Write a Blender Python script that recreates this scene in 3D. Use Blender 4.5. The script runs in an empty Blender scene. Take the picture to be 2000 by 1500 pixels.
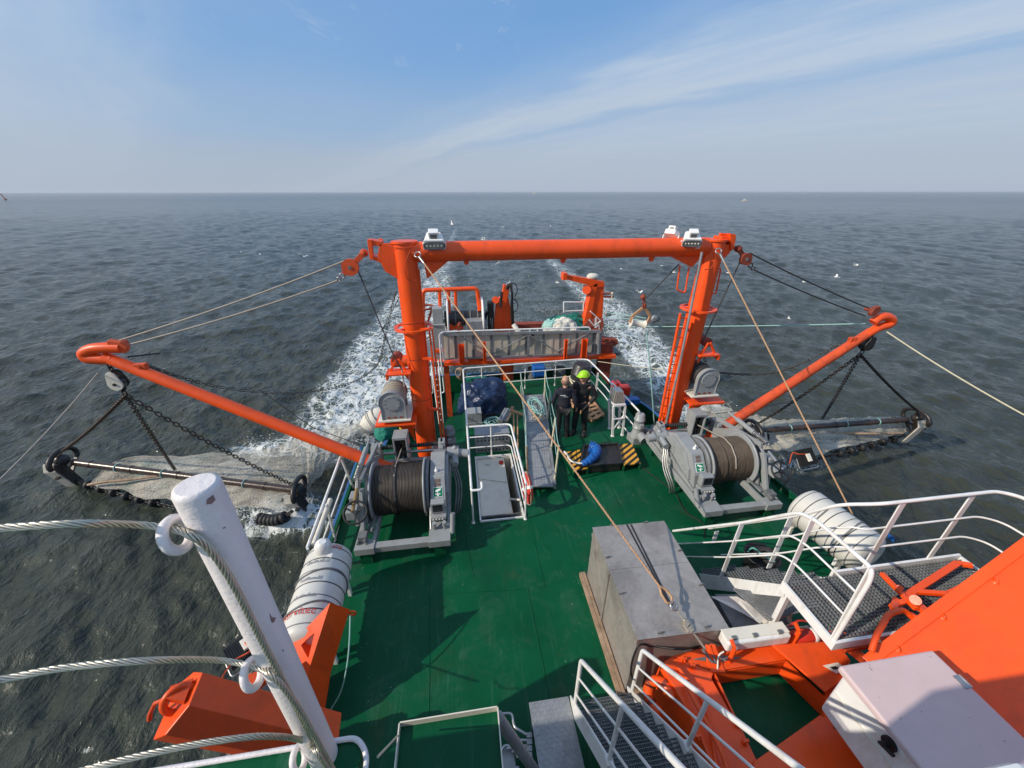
import bpy, math, random
import numpy as np
from mathutils import Vector, Matrix
random.seed(7); np.random.seed(7)
V = Vector
sc = bpy.context.scene
# ---------------------------------------------------------------- camera, sky, sun, exposure
CAMZ = 5.9; FPX = 750.0; TH = math.atan(.5); PSI = math.radians(7.8)
cd = bpy.data.cameras.new('camera'); cam = bpy.data.objects.new('camera', cd); sc.collection.objects.link(cam)
cd.sensor_width = 36; cd.lens = 36*FPX/2000; cd.clip_start = .02; cd.clip_end = 60000
cam.location = (0, 0, CAMZ); cam.rotation_euler = (math.pi/2-TH, 0, -PSI); sc.camera = cam
SUN_AZ = math.radians(76)      # light travels towards this bearing, measured from aft (+y) to the right (+x)
SUN_EL = math.radians(33)
ld = bpy.data.lights.new('sun', 'SUN'); ld.energy = 4.1; ld.angle = math.radians(.55); ld.color = (1, .90, .75)
sun = bpy.data.objects.new('sun', ld); sc.collection.objects.link(sun)
travel = V((math.sin(SUN_AZ)*math.cos(SUN_EL), math.cos(SUN_AZ)*math.cos(SUN_EL), -math.sin(SUN_EL)))
sun.rotation_euler = travel.to_track_quat('-Z', 'Y').to_euler()
sc.view_settings.view_transform = 'Standard'; sc.view_settings.look = 'None'; sc.view_settings.exposure = 0; sc.view_settings.gamma = 1
sc.cycles.max_bounces = 7; sc.cycles.transparent_max_bounces = 16
try: sc.cycles.use_denoising = True
except Exception: pass

class NT:
    """small node-tree writer"""
    def __init__(s, nt): s.nt = nt; nt.nodes.clear()
    def n(s, t, **k):
        nd = s.nt.nodes.new(t)
        for a, b in k.items():
            if a.startswith('i_'):
                key = a[2:]
                key = int(key) if key.isdigit() else key.replace('_', ' ')
                if hasattr(b, 'is_output'): s.nt.links.new(b, nd.inputs[key])
                else: nd.inputs[key].default_value = b
            else: setattr(nd, a, b)
        return nd
    def l(s, a, b): s.nt.links.new(a, b)
    def math(s, op, a, b=0., c=None, clamp=False):
        m = s.n('ShaderNodeMath', operation=op, i_0=a, i_1=b); m.use_clamp = clamp
        if c is not None:
            if hasattr(c, 'is_output'): s.l(c, m.inputs[2])
            else: m.inputs[2].default_value = c
        return m.outputs[0]
    def ramp(s, fac, stops, interp='LINEAR'):
        r = s.n('ShaderNodeValToRGB', i_0=fac); e = r.color_ramp; e.interpolation = interp
        while len(e.elements) < len(stops): e.elements.new(.5)
        for el, (p, c) in zip(e.elements, stops):
            el.position = p; el.color = (c, c, c, 1) if not hasattr(c, '__len__') else (*c[:3], 1)
        return r.outputs[0]
    def mix(s, f, a, b):
        m = s.n('ShaderNodeMix', data_type='RGBA')
        for i, v in ((0, f), (6, a), (7, b)):
            if hasattr(v, 'is_output'): s.l(v, m.inputs[i])
            else: m.inputs[i].default_value = v if i == 0 else (*v[:3], 1)
        return m.outputs[2]
    def noise(s, vec, scale, detail=4, rough=.55, dist=0.):
        n = s.n('ShaderNodeTexNoise', i_Scale=scale, i_Detail=detail, i_Roughness=rough, i_Distortion=dist)
        if vec is not None: s.l(vec, n.inputs['Vector'])
        return n.outputs[0]
    def mapping(s, vec, scale=(1, 1, 1), rot=(0, 0, 0), loc=(0, 0, 0)):
        m = s.n('ShaderNodeMapping'); m.inputs['Scale'].default_value = scale; m.inputs['Rotation'].default_value = rot; m.inputs['Location'].default_value = loc
        s.l(vec, m.inputs['Vector']); return m.outputs[0]

w = bpy.data.worlds.new('World'); sc.world = w; w.use_nodes = True
t = NT(w.node_tree)
sky = t.n('ShaderNodeTexSky', sky_type='NISHITA'); sky.sun_disc = False
sky.sun_elevation = SUN_EL; sky.sun_rotation = math.atan2(-travel.x, -travel.y) % (2*math.pi)
sky.altitude = 0; sky.air_density = 1.0; sky.dust_density = 1.2; sky.ozone_density = 1.6
tc = t.n('ShaderNodeTexCoord'); D = tc.outputs['Generated']
sep = t.n('ShaderNodeSeparateXYZ', i_0=D); dz = t.math('MAXIMUM', sep.outputs[2], 0.)
den = t.math('ADD', dz, .10)
cx = t.math('DIVIDE', sep.outputs[0], den); cy = t.math('DIVIDE', sep.outputs[1], den)
pv = t.n('ShaderNodeCombineXYZ', i_0=cx, i_1=cy).outputs[0]
rotv = t.mapping(pv, rot=(0, 0, math.radians(54.7)))
wob = t.noise(t.mapping(rotv, scale=(.35, 1.0, 1)), .8, 6, .58, .3)
fibre = t.noise(t.mapping(rotv, scale=(.55, 2.6, 1)), 1.5, 9, .66, .5)
yb = t.math('ADD', t.n('ShaderNodeSeparateXYZ', i_0=rotv).outputs[1], t.math('MULTIPLY', t.math('SUBTRACT', wob, .5), 1.9))
# bands of high cloud lying side by side across the sky
band = t.ramp(t.math('MULTIPLY_ADD', yb, 1/7, 1/7), [(.02, .78), (.17, .60), (.27, .14), (.40, .05), (.48, .26), (.55, .90), (.60, .95), (.635, .36), (.665, .66), (.78, .92), (1, .8)], 'EASE')
cl = t.math('MULTIPLY', band, t.math('MULTIPLY_ADD', fibre, .80, .50), clamp=True)
fine = t.math('MULTIPLY', t.ramp(t.noise(t.mapping(pv, scale=(2.0, 1.2, 1), loc=(.6, .3, 0)), 1.2, 9, .68, .5), [(.545, 0), (.72, .62)]), t.ramp(dz, [(.12, 0), (.26, 1)]))
cl = t.math('MAXIMUM', cl, fine, clamp=True)
base = t.mix(t.ramp(dz, [(.0, .5), (.12, .88)]), sky.outputs[0], t.mix(t.ramp(dz, [(.04, 0), (.30, 1)]), (3.0, 5.2, 8.2), (1.85, 4.05, 7.8)))
skyc = t.mix(t.math('MULTIPLY', cl, .92), base, (5.9, 6.9, 8.1))
hz = t.ramp(dz, [(0, 1), (.045, .84), (.12, .38), (.24, 0)], 'EASE')
skyc = t.mix(t.math('MULTIPLY', hz, .93), skyc, (4.7, 5.4, 6.45))
bg = t.n('ShaderNodeBackground', i_Color=skyc, i_Strength=.092)
out = t.n('ShaderNodeOutputWorld'); t.l(bg.outputs[0], out.inputs[0])

# ---------------------------------------------------------------- photograph geometry: a pixel's ray met with a plane of the ship
def ray(px, py):
    u = (px-1000)/FPX; v = (py-750)/FPX
    Y = math.cos(TH)-math.sin(TH)*v; Dn = math.sin(TH)+math.cos(TH)*v
    return V((u*math.cos(PSI)+Y*math.sin(PSI), -u*math.sin(PSI)+Y*math.cos(PSI), -Dn))
C0 = V((0, 0, CAMZ))
def gz(px, py, z=0.): r = ray(px, py); return C0+r*((z-CAMZ)/r.z)
def gy(px, py, y): r = ray(px, py); return C0+r*(y/r.y)
def gx(px, py, x): r = ray(px, py); return C0+r*(x/r.x)

# ---------------------------------------------------------------- mesh builder
Zv = V((0, 0, 1))
def frame(d, up=Zv):
    d = V(d).normalized()
    if abs(d.dot(up)) > .98: up = V((0, 1, 0)) if abs(d.y) < .9 else V((1, 0, 0))
    s_ = d.cross(up).normalized(); return s_, s_.cross(d).normalized(), d
class M:
    def __init__(s, T=None): s.v = []; s.f = []; s.sm = []; s.mi = []; s.T = T; s.cur = 0
    def add(s, vs, fs, smooth=False):
        o = len(s.v)
        if s.T is not None: vs = [s.T @ V(p) for p in vs]
        s.v += [tuple(p) for p in vs]
        flip = s.T is not None and s.T.determinant() < 0
        for f in fs:
            f = [i+o for i in f]
            s.f.append(f[::-1] if flip else f); s.sm.append(smooth); s.mi.append(s.cur)
        return s
    def box(s, x0, x1, y0, y1, z0, z1):
        x0, x1 = min(x0, x1), max(x0, x1); y0, y1 = min(y0, y1), max(y0, y1); z0, z1 = min(z0, z1), max(z0, z1)
        vs = [(x, y, z) for z in (z0, z1) for y in (y0, y1) for x in (x0, x1)]
        return s.add(vs, [(0, 2, 3, 1), (4, 5, 7, 6), (0, 1, 5, 4), (2, 6, 7, 3), (0, 4, 6, 2), (1, 3, 7, 5)])
    def bar(s, p0, p1, w, h, up=Zv):
        p0 = V(p0); p1 = V(p1); a, b, d = frame(p1-p0, up)
        vs = [p+a*(i*w/2)+b*(j*h/2) for p in (p0, p1) for j in (-1, 1) for i in (-1, 1)]
        return s.add(vs, [(0, 1, 3, 2), (4, 6, 7, 5), (0, 4, 5, 1), (2, 3, 7, 6), (0, 2, 6, 4), (1, 5, 7, 3)])
    def cyl(s, p0, p1, r0, r1=None, n=14, cap=True, smooth=True):
        r1 = r0 if r1 is None else r1; p0 = V(p0); p1 = V(p1); a, b, d = frame(p1-p0)
        vs = []
        for p, r in ((p0, r0), (p1, r1)):
            for i in range(n):
                t_ = 2*math.pi*i/n; vs.append(p+a*(r*math.cos(t_))+b*(r*math.sin(t_)))
        s.add(vs, [(i, (i+1) % n, n+(i+1) % n, n+i) for i in range(n)], smooth)
        if cap: s.add(vs, [tuple(range(n))[::-1], tuple(range(n, 2*n))])
        return s
    def lathe(s, p0, axis, prof, n=18, smooth=True):
        p0 = V(p0); a, b, d = frame(axis); vs = []
        for (t_, r) in prof:
            for i in range(n):
                q = 2*math.pi*i/n; vs.append(p0+d*t_+a*(r*math.cos(q))+b*(r*math.sin(q)))
        m = len(prof)
        s.add(vs, [(k*n+i, k*n+(i+1) % n, (k+1)*n+(i+1) % n, (k+1)*n+i) for k in range(m-1) for i in range(n)], smooth)
        s.add(vs, [tuple(range(n))[::-1], tuple(range((m-1)*n, m*n))]); return s
    def tube(s, pts, r, n=8, closed=False, cap=True, rs=None):
        pts = [V(p) for p in pts]; m = len(pts)
        if m < 2: return s
        tang = []
        for i in range(m):
            if closed: d = pts[(i+1) % m]-pts[i-1]
            else: d = pts[min(i+1, m-1)]-pts[max(i-1, 0)]
            tang.append(d.normalized() if d.length > 1e-9 else (tang[-1] if tang else Zv))
        a, b, _ = frame(tang[0]); vs = []
        for i in range(m):
            if i:
                ax = tang[i-1].cross(tang[i])
                if ax.length > 1e-7:
                    q = Matrix.Rotation(tang[i-1].angle(tang[i]), 3, ax.normalized()); a = q @ a
            a = (a-tang[i]*a.dot(tang[i])).normalized(); b = tang[i].cross(a)
            rr = rs[i] if rs else r
            for k in range(n):
                t_ = 2*math.pi*k/n; vs.append(pts[i]+a*(rr*math.cos(t_))+b*(rr*math.sin(t_)))
        fs = []
        for i in range(m if closed else m-1):
            j = (i+1) % m
            for k in range(n): fs.append((i*n+k, i*n+(k+1) % n, j*n+(k+1) % n, j*n+k))
        s.add(vs, fs, True)
        if cap and not closed: s.add(vs, [tuple(range(n))[::-1], tuple(range((m-1)*n, m*n))])
        return s
    def ball(s, c, r, n=12, m=8, sx=1, sy=1, sz=1, wob=0, seed=0, R=None):
        rnd = random.Random(seed); c = V(c); vs = []
        for j in range(m+1):
            ph = math.pi*j/m
            for i in range(n):
                t_ = 2*math.pi*i/n; k = r*(1+(rnd.random()-.5)*wob)
                p = V((k*sx*math.sin(ph)*math.cos(t_), k*sy*math.sin(ph)*math.sin(t_), k*sz*math.cos(ph)))
                if R is not None: p = R @ p
                vs.append(c+p)
        return s.add(vs, [(j*n+i, (j+1)*n+i, (j+1)*n+(i+1) % n, j*n+(i+1) % n) for j in range(m) for i in range(n)], True)
    def torus(s, c, axis, R_, r, n=24, m=8, a0=0, a1=2*math.pi, sx=1.):
        a, b, d = frame(axis); c = V(c); full = a1-a0 > 6.28
        k = n if full else n+1
        pts = [c+a*(R_*sx*math.cos(a0+(a1-a0)*i/n))+b*(R_*math.sin(a0+(a1-a0)*i/n)) for i in range(k)]
        return s.tube(pts, r, m, closed=full)
    def prism(s, poly, vec):
        n = len(poly); poly = [V(p) for p in poly]; vec = V(vec)
        nrm = V((0, 0, 0))
        for i in range(n): nrm += poly[i].cross(poly[(i+1) % n])
        if nrm.dot(vec) < 0: poly = poly[::-1]
        vs = poly+[p+vec for p in poly]
        return s.add(vs, [tuple(range(n))[::-1], tuple(range(n, 2*n))]+[(i, (i+1) % n, n+(i+1) % n, n+i) for i in range(n)])
    def slab(s, poly, th):
        """thick plate from any planar outline"""
        poly = [V(p) for p in poly]; nrm = V((0, 0, 0))
        for i in range(len(poly)): nrm += (poly[i]-poly[0]).cross(poly[(i+1) % len(poly)]-poly[0])
        return s.prism(poly, nrm.normalized()*th)
    def chain(s, p0, p1, sag=0., L=.12, r=.012, w=.035):
        p0 = V(p0); p1 = V(p1); n = max(3, int((p1-p0).length/(L*.74)))
        P = [p0.lerp(p1, i/n)-Zv*(sag*4*(i/n)*(1-i/n)) for i in range(n+1)]
        for i in range(n):
            d = (P[i+1]-P[i]).normalized(); a, b, _ = frame(d)
            q = a if i % 2 else b
            c = (P[i]+P[i+1])/2; h = L/2-w
            pts = []
            for k in range(5): t_ = math.pi*k/4-math.pi/2; pts.append(c+d*(h+w*math.cos(t_))+q*(w*math.sin(t_)))
            for k in range(5): t_ = math.pi*k/4+math.pi/2; pts.append(c+d*(-h+w*math.cos(t_))+q*(w*math.sin(t_)))
            s.tube(pts, r, 5, closed=True)
        return s
    def rope(s, pts, r, strands=3, pitch=None, n=6, step=None):
        """laid rope: strands wound round a centre line"""
        pts = [V(p) for p in pts]; pitch = pitch or r*9; step = step or pitch/9
        P = [pts[0]]
        for i in range(len(pts)-1):
            k = max(1, int((pts[i+1]-pts[i]).length/step))
            P += [pts[i].lerp(pts[i+1], j/k) for j in range(1, k+1)]
        L = [0]
        for i in range(1, len(P)): L.append(L[-1]+(P[i]-P[i-1]).length)
        a, b, _ = frame(P[1]-P[0]); fr = []
        for i in range(len(P)):
            d = (P[min(i+1, len(P)-1)]-P[max(i-1, 0)]).normalized()
            a = (a-d*a.dot(d)).normalized(); fr.append((a.copy(), d.cross(a)))
        rs_ = r*{3: .52, 6: .315, 8: .29}.get(strands, .4); off = r-rs_
        if strands > 4: s.tube(P, r*.52, n)
        for q in range(strands):
            s.tube([P[i]+fr[i][0]*(off*math.cos(2*math.pi*(q/strands+L[i]/pitch)))+fr[i][1]*(off*math.sin(2*math.pi*(q/strands+L[i]/pitch))) for i in range(len(P))], rs_, n, cap=True)
        return s
    def build(s, name, mat, parent=None, bevel=0, flat=False, seg=2):
        off = parent_off(parent)
        me = bpy.data.meshes.new(name)
        me.from_pydata([(p[0]-off.x, p[1]-off.y, p[2]-off.z) for p in s.v], [], s.f); me.update()
        if not flat: me.polygons.foreach_set('use_smooth', s.sm)
        mats = mat if isinstance(mat, (list, tuple)) else [mat]
        for m_ in mats: me.materials.append(m_)
        if len(mats) > 1: me.polygons.foreach_set('material_index', s.mi)
        o = bpy.data.objects.new(name, me); sc.collection.objects.link(o)
        if parent is not None: o.parent = parent
        if bevel:
            b = o.modifiers.new('bevel', 'BEVEL'); b.width = bevel; b.segments = seg; b.limit_method = 'ANGLE'; b.angle_limit = .6
        return o
def parent_off(o):
    p = V((0, 0, 0))
    while o is not None: p += V(o.location); o = o.parent
    return p
def tag(o, label=None, cat=None, group=None, kind=None):
    for k, v in (('label', label), ('category', cat), ('group', group), ('kind', kind)):
        if v: o[k] = v
    return o
def thing(name, label, cat, loc=(0, 0, 0), group=None):
    o = bpy.data.objects.new(name, None); sc.collection.objects.link(o); o.location = loc; o.empty_display_size = .1
    return tag(o, label, cat, group)
def catmull(pts, k=6):
    pts = [V(p) for p in pts]; out = []
    for i in range(len(pts)-1):
        p0 = pts[max(i-1, 0)]; p1 = pts[i]; p2 = pts[i+1]; p3 = pts[min(i+2, len(pts)-1)]
        for j in range(k):
            t_ = j/k
            out.append(.5*((2*p1)+(p2-p0)*t_+(2*p0-5*p1+4*p2-p3)*t_*t_+(3*p1-p0-3*p2+p3)*t_**3))
    return out+[pts[-1]]
def fillet(pts, r, k=5):
    """poly-line with rounded corners"""
    pts = [V(p) for p in pts]; out = [pts[0]]
    for i in range(1, len(pts)-1):
        a = (pts[i-1]-pts[i]); b = (pts[i+1]-pts[i]); q = min(r, a.length*.45, b.length*.45)
        A = pts[i]+a.normalized()*q; B = pts[i]+b.normalized()*q
        for j in range(k+1):
            t_ = j/k; out.append(A*(1-t_)**2+pts[i]*(2*t_*(1-t_))+B*t_*t_)
    return out+[pts[-1]]
def sagline(p0, p1, sag, n=14):
    p0 = V(p0); p1 = V(p1); return [p0.lerp(p1, i/n)-Zv*(sag*4*(i/n)*(1-i/n)) for i in range(n+1)]

# ---------------------------------------------------------------- procedural materials
def mat(name, col, rough=.5, var=.10, scale=3., metal=0., bump=.0, bscale=40., specks=None, spec=.5, dirt=None, dirtamt=.0, dirtscale=2.5, coat=0.):
    m = bpy.data.materials.new(name); m.use_nodes = True; t = NT(m.node_tree)
    tc = t.n('ShaderNodeTexCoord').outputs['Object']
    n = t.noise(tc, scale, 6, .6)
    c = t.mix(t.ramp(n, [(.3, 0), (.7, 1)]), tuple(x*(1-var) for x in col), tuple(min(1, x*(1+var)) for x in col))
    if dirt is not None:
        d = t.math('MULTIPLY', t.ramp(t.noise(t.mapping(tc, scale=(1, 1, .35)), dirtscale, 9, .7, .4), [(.5, 0), (.72, 1)]), dirtamt)
        c = t.mix(d, c, dirt)
    if specks is not None:
        sp = t.ramp(t.noise(tc, specks[1], 2, .5), [(specks[2], 0), (specks[2]+.03, 1)])
        c = t.mix(sp, c, specks[0])
    b = t.n('ShaderNodeBsdfPrincipled'); t.l(c, b.inputs['Base Color'])
    r = t.ramp(t.noise(tc, scale*2.3, 5, .6), [(.3, max(0, rough-.1)), (.75, min(1, rough+.12))]); t.l(r, b.inputs['Roughness'])
    b.inputs['Metallic'].default_value = metal; b.inputs['Specular IOR Level'].default_value = spec
    if coat: b.inputs['Coat Weight'].default_value = coat; b.inputs['Coat Roughness'].default_value = .15
    if bump:
        bp = t.n('ShaderNodeBump', i_Strength=bump, i_Distance=.01); t.l(t.noise(tc, bscale, 4, .6), bp.inputs['Height']); t.l(bp.outputs[0], b.inputs['Normal'])
    o = t.n('ShaderNodeOutputMaterial'); t.l(b.outputs[0], o.inputs[0]); return m
ORANGE = mat('orange_paint', (.86, .088, .008), .38, .09, 1.6, bump=.14, bscale=9, dirt=(.36, .045, .014), dirtamt=.40, dirtscale=3.6, specks=((.16, .05, .03), 21, .765))
ORANGE2 = mat('orange_paint_weathered', (.62, .075, .014), .55, .16, 3, bump=.15, bscale=14, dirt=(.14, .03, .015), dirtamt=.7, dirtscale=5)
RUST = mat('rusty_red_steel', (.26, .045, .022), .7, .3, 6, bump=.3, dirt=(.08, .03, .02), dirtamt=.7, dirtscale=6)
WHITE = mat('white_paint', (.78, .78, .77), .38, .05, 4, bump=.06, bscale=20, dirt=(.40, .29, .19), dirtamt=.50, dirtscale=4.5, specks=((.30, .16, .09), 24, .772))
WHITE_FG = mat('thick_white_paint', (.74, .69, .69), .42, .05, 4, bump=.35, bscale=70, dirt=(.60, .52, .50), dirtamt=.5, dirtscale=7)  # white warmed a little, painting in pink light bounced off orange steel
CREAM = mat('cream_paint', (.72, .68, .59), .5, .06, 3, bump=.05, dirt=(.35, .27, .18), dirtamt=.35)
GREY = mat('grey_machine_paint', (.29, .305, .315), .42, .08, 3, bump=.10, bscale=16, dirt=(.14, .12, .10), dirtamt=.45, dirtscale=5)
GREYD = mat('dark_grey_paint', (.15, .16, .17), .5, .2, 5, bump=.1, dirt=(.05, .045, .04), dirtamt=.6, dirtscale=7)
BLACK = mat('black_rubber', (.012, .012, .013), .6, .3, 8, bump=.1)
BLACKM = mat('black_steel', (.02, .019, .019), .4, .4, 9, bump=.2, dirt=(.07, .035, .02), dirtamt=.5, dirtscale=9)
BROWNM = mat('wet_brown_steel', (.045, .028, .022), .28, .3, 7, bump=.2, dirt=(.10, .045, .02), dirtamt=.5, dirtscale=8)
CHAINM = mat('rusty_chain', (.05, .033, .024), .5, .4, 20, metal=.4)
CHAING = mat('grey_chain', (.10, .095, .085), .45, .3, 20, metal=.5)
STEEL = mat('bare_steel', (.42, .42, .42), .35, .15, 8, metal=.8, dirt=(.20, .12, .07), dirtamt=.5)
ALU = mat('weathered_aluminium', (.30, .31, .325), .5, .16, 5, metal=.35, bump=.1, dirt=(.12, .11, .10), dirtamt=.6, dirtscale=4)
WIRE = mat('galvanised_wire', (.56, .52, .43), .36, .15, 60, metal=.75)
WIREW = mat('thin_wire_rope', (.34, .30, .25), .6, .2, 30)
WIRED = mat('dark_wire_rope', (.035, .034, .036), .6, .2, 30)
ROPE_TAN = mat('tan_rope', (.50, .30, .17), .8, .2, 40, bump=.3)
ROPE_WHITE = mat('pale_rope', (.62, .56, .40), .8, .15, 40, bump=.3)
ROPE_GREEN = mat('green_rope', (.10, .36, .30), .75, .2, 40)
ROPE_TEAL = mat('pale_teal_rope', (.28, .50, .46), .75, .2, 40)
BLUEP = mat('blue_hull_paint', (.03, .12, .34), .45, .12, 2, dirt=(.10, .10, .10), dirtamt=.4)
BLUEB = mat('bright_blue_plastic', (.012, .115, .42), .4, .3, 14, bump=.5, bscale=30)
TARP = mat('navy_tarpaulin', (.012, .030, .085), .38, .2, 4, bump=1., bscale=4)
WOOD = mat('raw_pallet_wood', (.48, .27, .14), .75, .25, 6, bump=.3)
WOODW = mat('weathered_timber', (.30, .20, .13), .8, .35, 7, bump=.3, dirt=(.45, .40, .33), dirtamt=.5, dirtscale=6)
YEL = mat('yellow_plastic', (.75, .46, .03), .45)
REDP = mat('red_gloss', (.55, .035, .02), .35, .1)
SKIN = mat('skin', (.50, .27, .19), .5, .08, 12)
NAVY = mat('navy_cloth', (.011, .013, .026), .85, .2, 14, bump=.2)
BLACKC = mat('black_cloth', (.009, .0095, .012), .7, .25, 14, bump=.3)
LIME = mat('lime_helmet', (.36, .70, .02), .3, .05)
NETG = mat('green_netting', (.012, .20, .15), .8, .35, 18, bump=.8, bscale=40)
NETW = mat('white_netting', (.60, .58, .52), .85, .2, 18, bump=.8, bscale=40)
BARREL = mat('black_barrel_plastic', (.028, .028, .03), .42, .2, 6)
GULLW = mat('white_feathers', (.80, .80, .78), .7, .05)
GULLG = mat('grey_feathers', (.34, .35, .37), .7, .1)
GALV = None
# ================================================================ the setting: sea, hull, decks
SEA = -2.5
def sea():
    rr = [2.0]
    while rr[-1] < 20000: rr.append(rr[-1]*(1.0062 if rr[-1] < 230 else 1.010 if rr[-1] < 1200 else 1.04)+.004)
    r = np.array(rr)
    fa = np.radians(np.arange(-70, 70.01, .19)); ba = np.radians(np.arange(74, 286.01, 8.))
    th = np.concatenate([fa, ba])-PSI*0+PSI
    R, Tt = np.meshgrid(r, th, indexing='ij')
    x = R*np.sin(Tt); y = R*np.cos(Tt)
    rng = np.random.default_rng(5)
    z = np.zeros_like(x); sp = np.where(R < 230, R*.0063+.004, np.where(R < 1200, R*.0101, R*.041))
    for i in range(140):
        L = .40*(16/.40)**rng.random(); k = 2*math.pi/L
        a = rng.normal(math.radians(70), .95)
        amp = .0066*min(L, 3.2)**.60*(.6+.8*rng.random()); ph = rng.random()*6.28
        z += np.clip((L/sp-2.0)/1.6, 0, 1)*amp*np.sin(k*(x*math.sin(a)+y*math.cos(a))+ph)
    # foam: streaks of broken water astern, along the nets and where the gear cuts the surface
    def sm(a, b, v): q = np.clip((v-a)/(b-a), 0, 1); return q*q*(3-2*q)
    Lout = np.interp(y, [9, 12.5, 18, 32, 45, 72, 140, 313], [-6.2, -7.4, -7.5, -6.8, -5.4, -2.4, .3, 1.7])
    Lin = np.interp(y, [9, 15, 20, 32, 45, 72, 140, 313], [-3.5, -1.2, .0, .5, 0., .6, 1.8, 3.2])
    wl = sm(0, 1.1, x-Lout)*sm(0, 1.6, Lin-x)*sm(10.5, 13, y)
    wl *= np.interp(y, [9, 16, 30, 55, 80, 140, 320], [.84, .80, .66, .54, .44, .30, .10])
    Rin = np.interp(y, [9, 14, 20, 31, 45, 63, 140], [7.0, 8.0, 8.6, 9.6, 10.8, 12.3, 13])
    Rout = np.interp(y, [9, 14, 20, 31, 45, 63, 140], [9.6, 11.6, 13, 14.6, 14.4, 14.6, 15])
    wr = sm(0, 1.2, x-Rin)*sm(0, 1.6, Rout-x)*sm(9, 12, y)*np.interp(y, [9, 16, 30, 55, 80, 140], [.8, .80, .72, .5, .34, .06])
    mid = sm(-1, 1.5, x)*sm(0, 3, 11-x)*sm(13, 18, y)*np.interp(y, [10, 30, 80, 200], [.20, .17, .12, .0])
    def blob(cx_, cy_, rx, ry, p=1.): return np.exp(-(((x-cx_)/rx)**2+((y-cy_)/ry)**2)**p)
    sp_ = 1.25*blob(-5.9, 9.2, 1.5, .55)+.9*blob(-5.2, 8.9, .8, .5)+.8*blob(-7.4, 12.7, 1.6, .6)+.7*blob(9.6, 13.4, 1.6, .8)+.5*blob(11.2, 9.3, 1.2, .5)+.25*blob(-4.0, 5.5, .8, 1.2)
    sp_ += .28*blob(-3.9, 3.6, .7, .9)
    f = np.clip(np.maximum.reduce([wl, wr, mid, sp_]), 0, 1.2)
    near = R < 120
    z += f*near*.05*np.sin(x*5.3+np.sin(y*3.1)*2)*np.sin(y*4.7+np.cos(x*2.9)*2)
    z += .22*np.clip(sp_-.6, 0, 1)*(1+.6*np.sin(x*9)*np.sin(y*11))
    z += SEA
    nr, nt = x.shape
    co = np.stack([x, y, z], -1).reshape(-1, 3)
    i = np.arange(nr-1)[:, None]; j = np.arange(nt)[None, :]; j2 = (j+1) % nt
    fs = np.stack([i*nt+j, (i+1)*nt+j, (i+1)*nt+j2, i*nt+j2], -1).reshape(-1, 4)[:, ::-1]
    me = bpy.data.meshes.new('sea')
    me.vertices.add(len(co)); me.vertices.foreach_set('co', co.ravel())
    me.loops.add(fs.size); me.loops.foreach_set('vertex_index', fs.ravel().astype(np.int32))
    me.polygons.add(len(fs)); me.polygons.foreach_set('loop_start', (np.arange(len(fs))*4).astype(np.int32)); me.polygons.foreach_set('loop_total', np.full(len(fs), 4, np.int32))
    me.update(calc_edges=True); me.polygons.foreach_set('use_smooth', np.ones(len(fs), bool))
    at = me.attributes.new('foam', 'FLOAT', 'POINT'); at.data.foreach_set('value', f.ravel().astype(np.float32))
    m = bpy.data.materials.new('sea_water'); m.use_nodes = True; t = NT(m.node_tree)
    P = t.n('ShaderNodeTexCoord').outputs['Object']
    foam = t.n('ShaderNodeAttribute', attribute_name='foam').outputs['Fac']
    rot = t.mapping(P, rot=(0, 0, math.radians(20)), scale=(1, .66, 1))
    def ridge(v, sc, d, w): return t.math('MULTIPLY', t.math('SUBTRACT', 1., t.math('MULTIPLY', t.math('ABSOLUTE', t.math('SUBTRACT', t.noise(v, sc, d, .55, .25), .5)), 3.2)), w)
    h = t.math('ADD', t.math('MULTIPLY', t.noise(rot, .6, 4, .55, .3), .75), ridge(rot, .85, 3, .20))
    h = t.math('ADD', h, ridge(t.mapping(P, rot=(0, 0, -.5), scale=(1, .7, 1)), 2.1, 3, .085))
    h = t.math('ADD', h, t.math('MULTIPLY', t.noise(rot, 2.3, 5, .62, .4), .50))
    h = t.math('ADD', h, t.math('MULTIPLY', t.noise(t.mapping(P, rot=(0, 0, -.35), scale=(1, .55, 1)), 5.5, 4, .6, .3), .24))
    bp = t.n('ShaderNodeBump', i_Strength=.95, i_Distance=.30, i_Height=h)
    # lace: thin walls of a warped cell pattern, more of it where the water is more broken
    wv = t.n('ShaderNodeTexNoise', i_Scale=1.6, i_Detail=4); t.l(P, wv.inputs['Vector'])
    add = t.n('ShaderNodeVectorMath', operation='MULTIPLY_ADD', i_0=wv.outputs['Color'], i_1=(1.1, 1.1, 0)); t.l(P, add.inputs[2])
    st = t.mapping(add.outputs[0], scale=(1, .62, .0))
    v1 = t.n('ShaderNodeTexVoronoi', feature='DISTANCE_TO_EDGE', i_Scale=2.1, i_Vector=st).outputs['Distance']
    v2 = t.n('ShaderNodeTexVoronoi', feature='DISTANCE_TO_EDGE', i_Scale=5.2, i_Vector=st).outputs['Distance']
    pat = t.noise(t.mapping(P, scale=(1, .45, 1)), .55, 6, .62, .6)
    dens = t.math('MULTIPLY', foam, t.ramp(pat, [(.28, .25), (.62, 1.25)]))
    e1 = t.math('SUBTRACT', t.math('MULTIPLY', dens, .155), v1)
    e2 = t.math('SUBTRACT', t.math('MULTIPLY', dens, .125), v2)
    e3 = t.math('SUBTRACT', t.math('MULTIPLY', t.noise(P, 9, 5, .7), t.math('MULTIPLY', dens, .62)), .30)
    k = t.math('MAXIMUM', t.math('MULTIPLY', e1, 14, clamp=True), t.math('MAXIMUM', t.math('MULTIPLY', e2, 16, clamp=True), t.math('MULTIPLY', e3, 9, clamp=True)))
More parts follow.
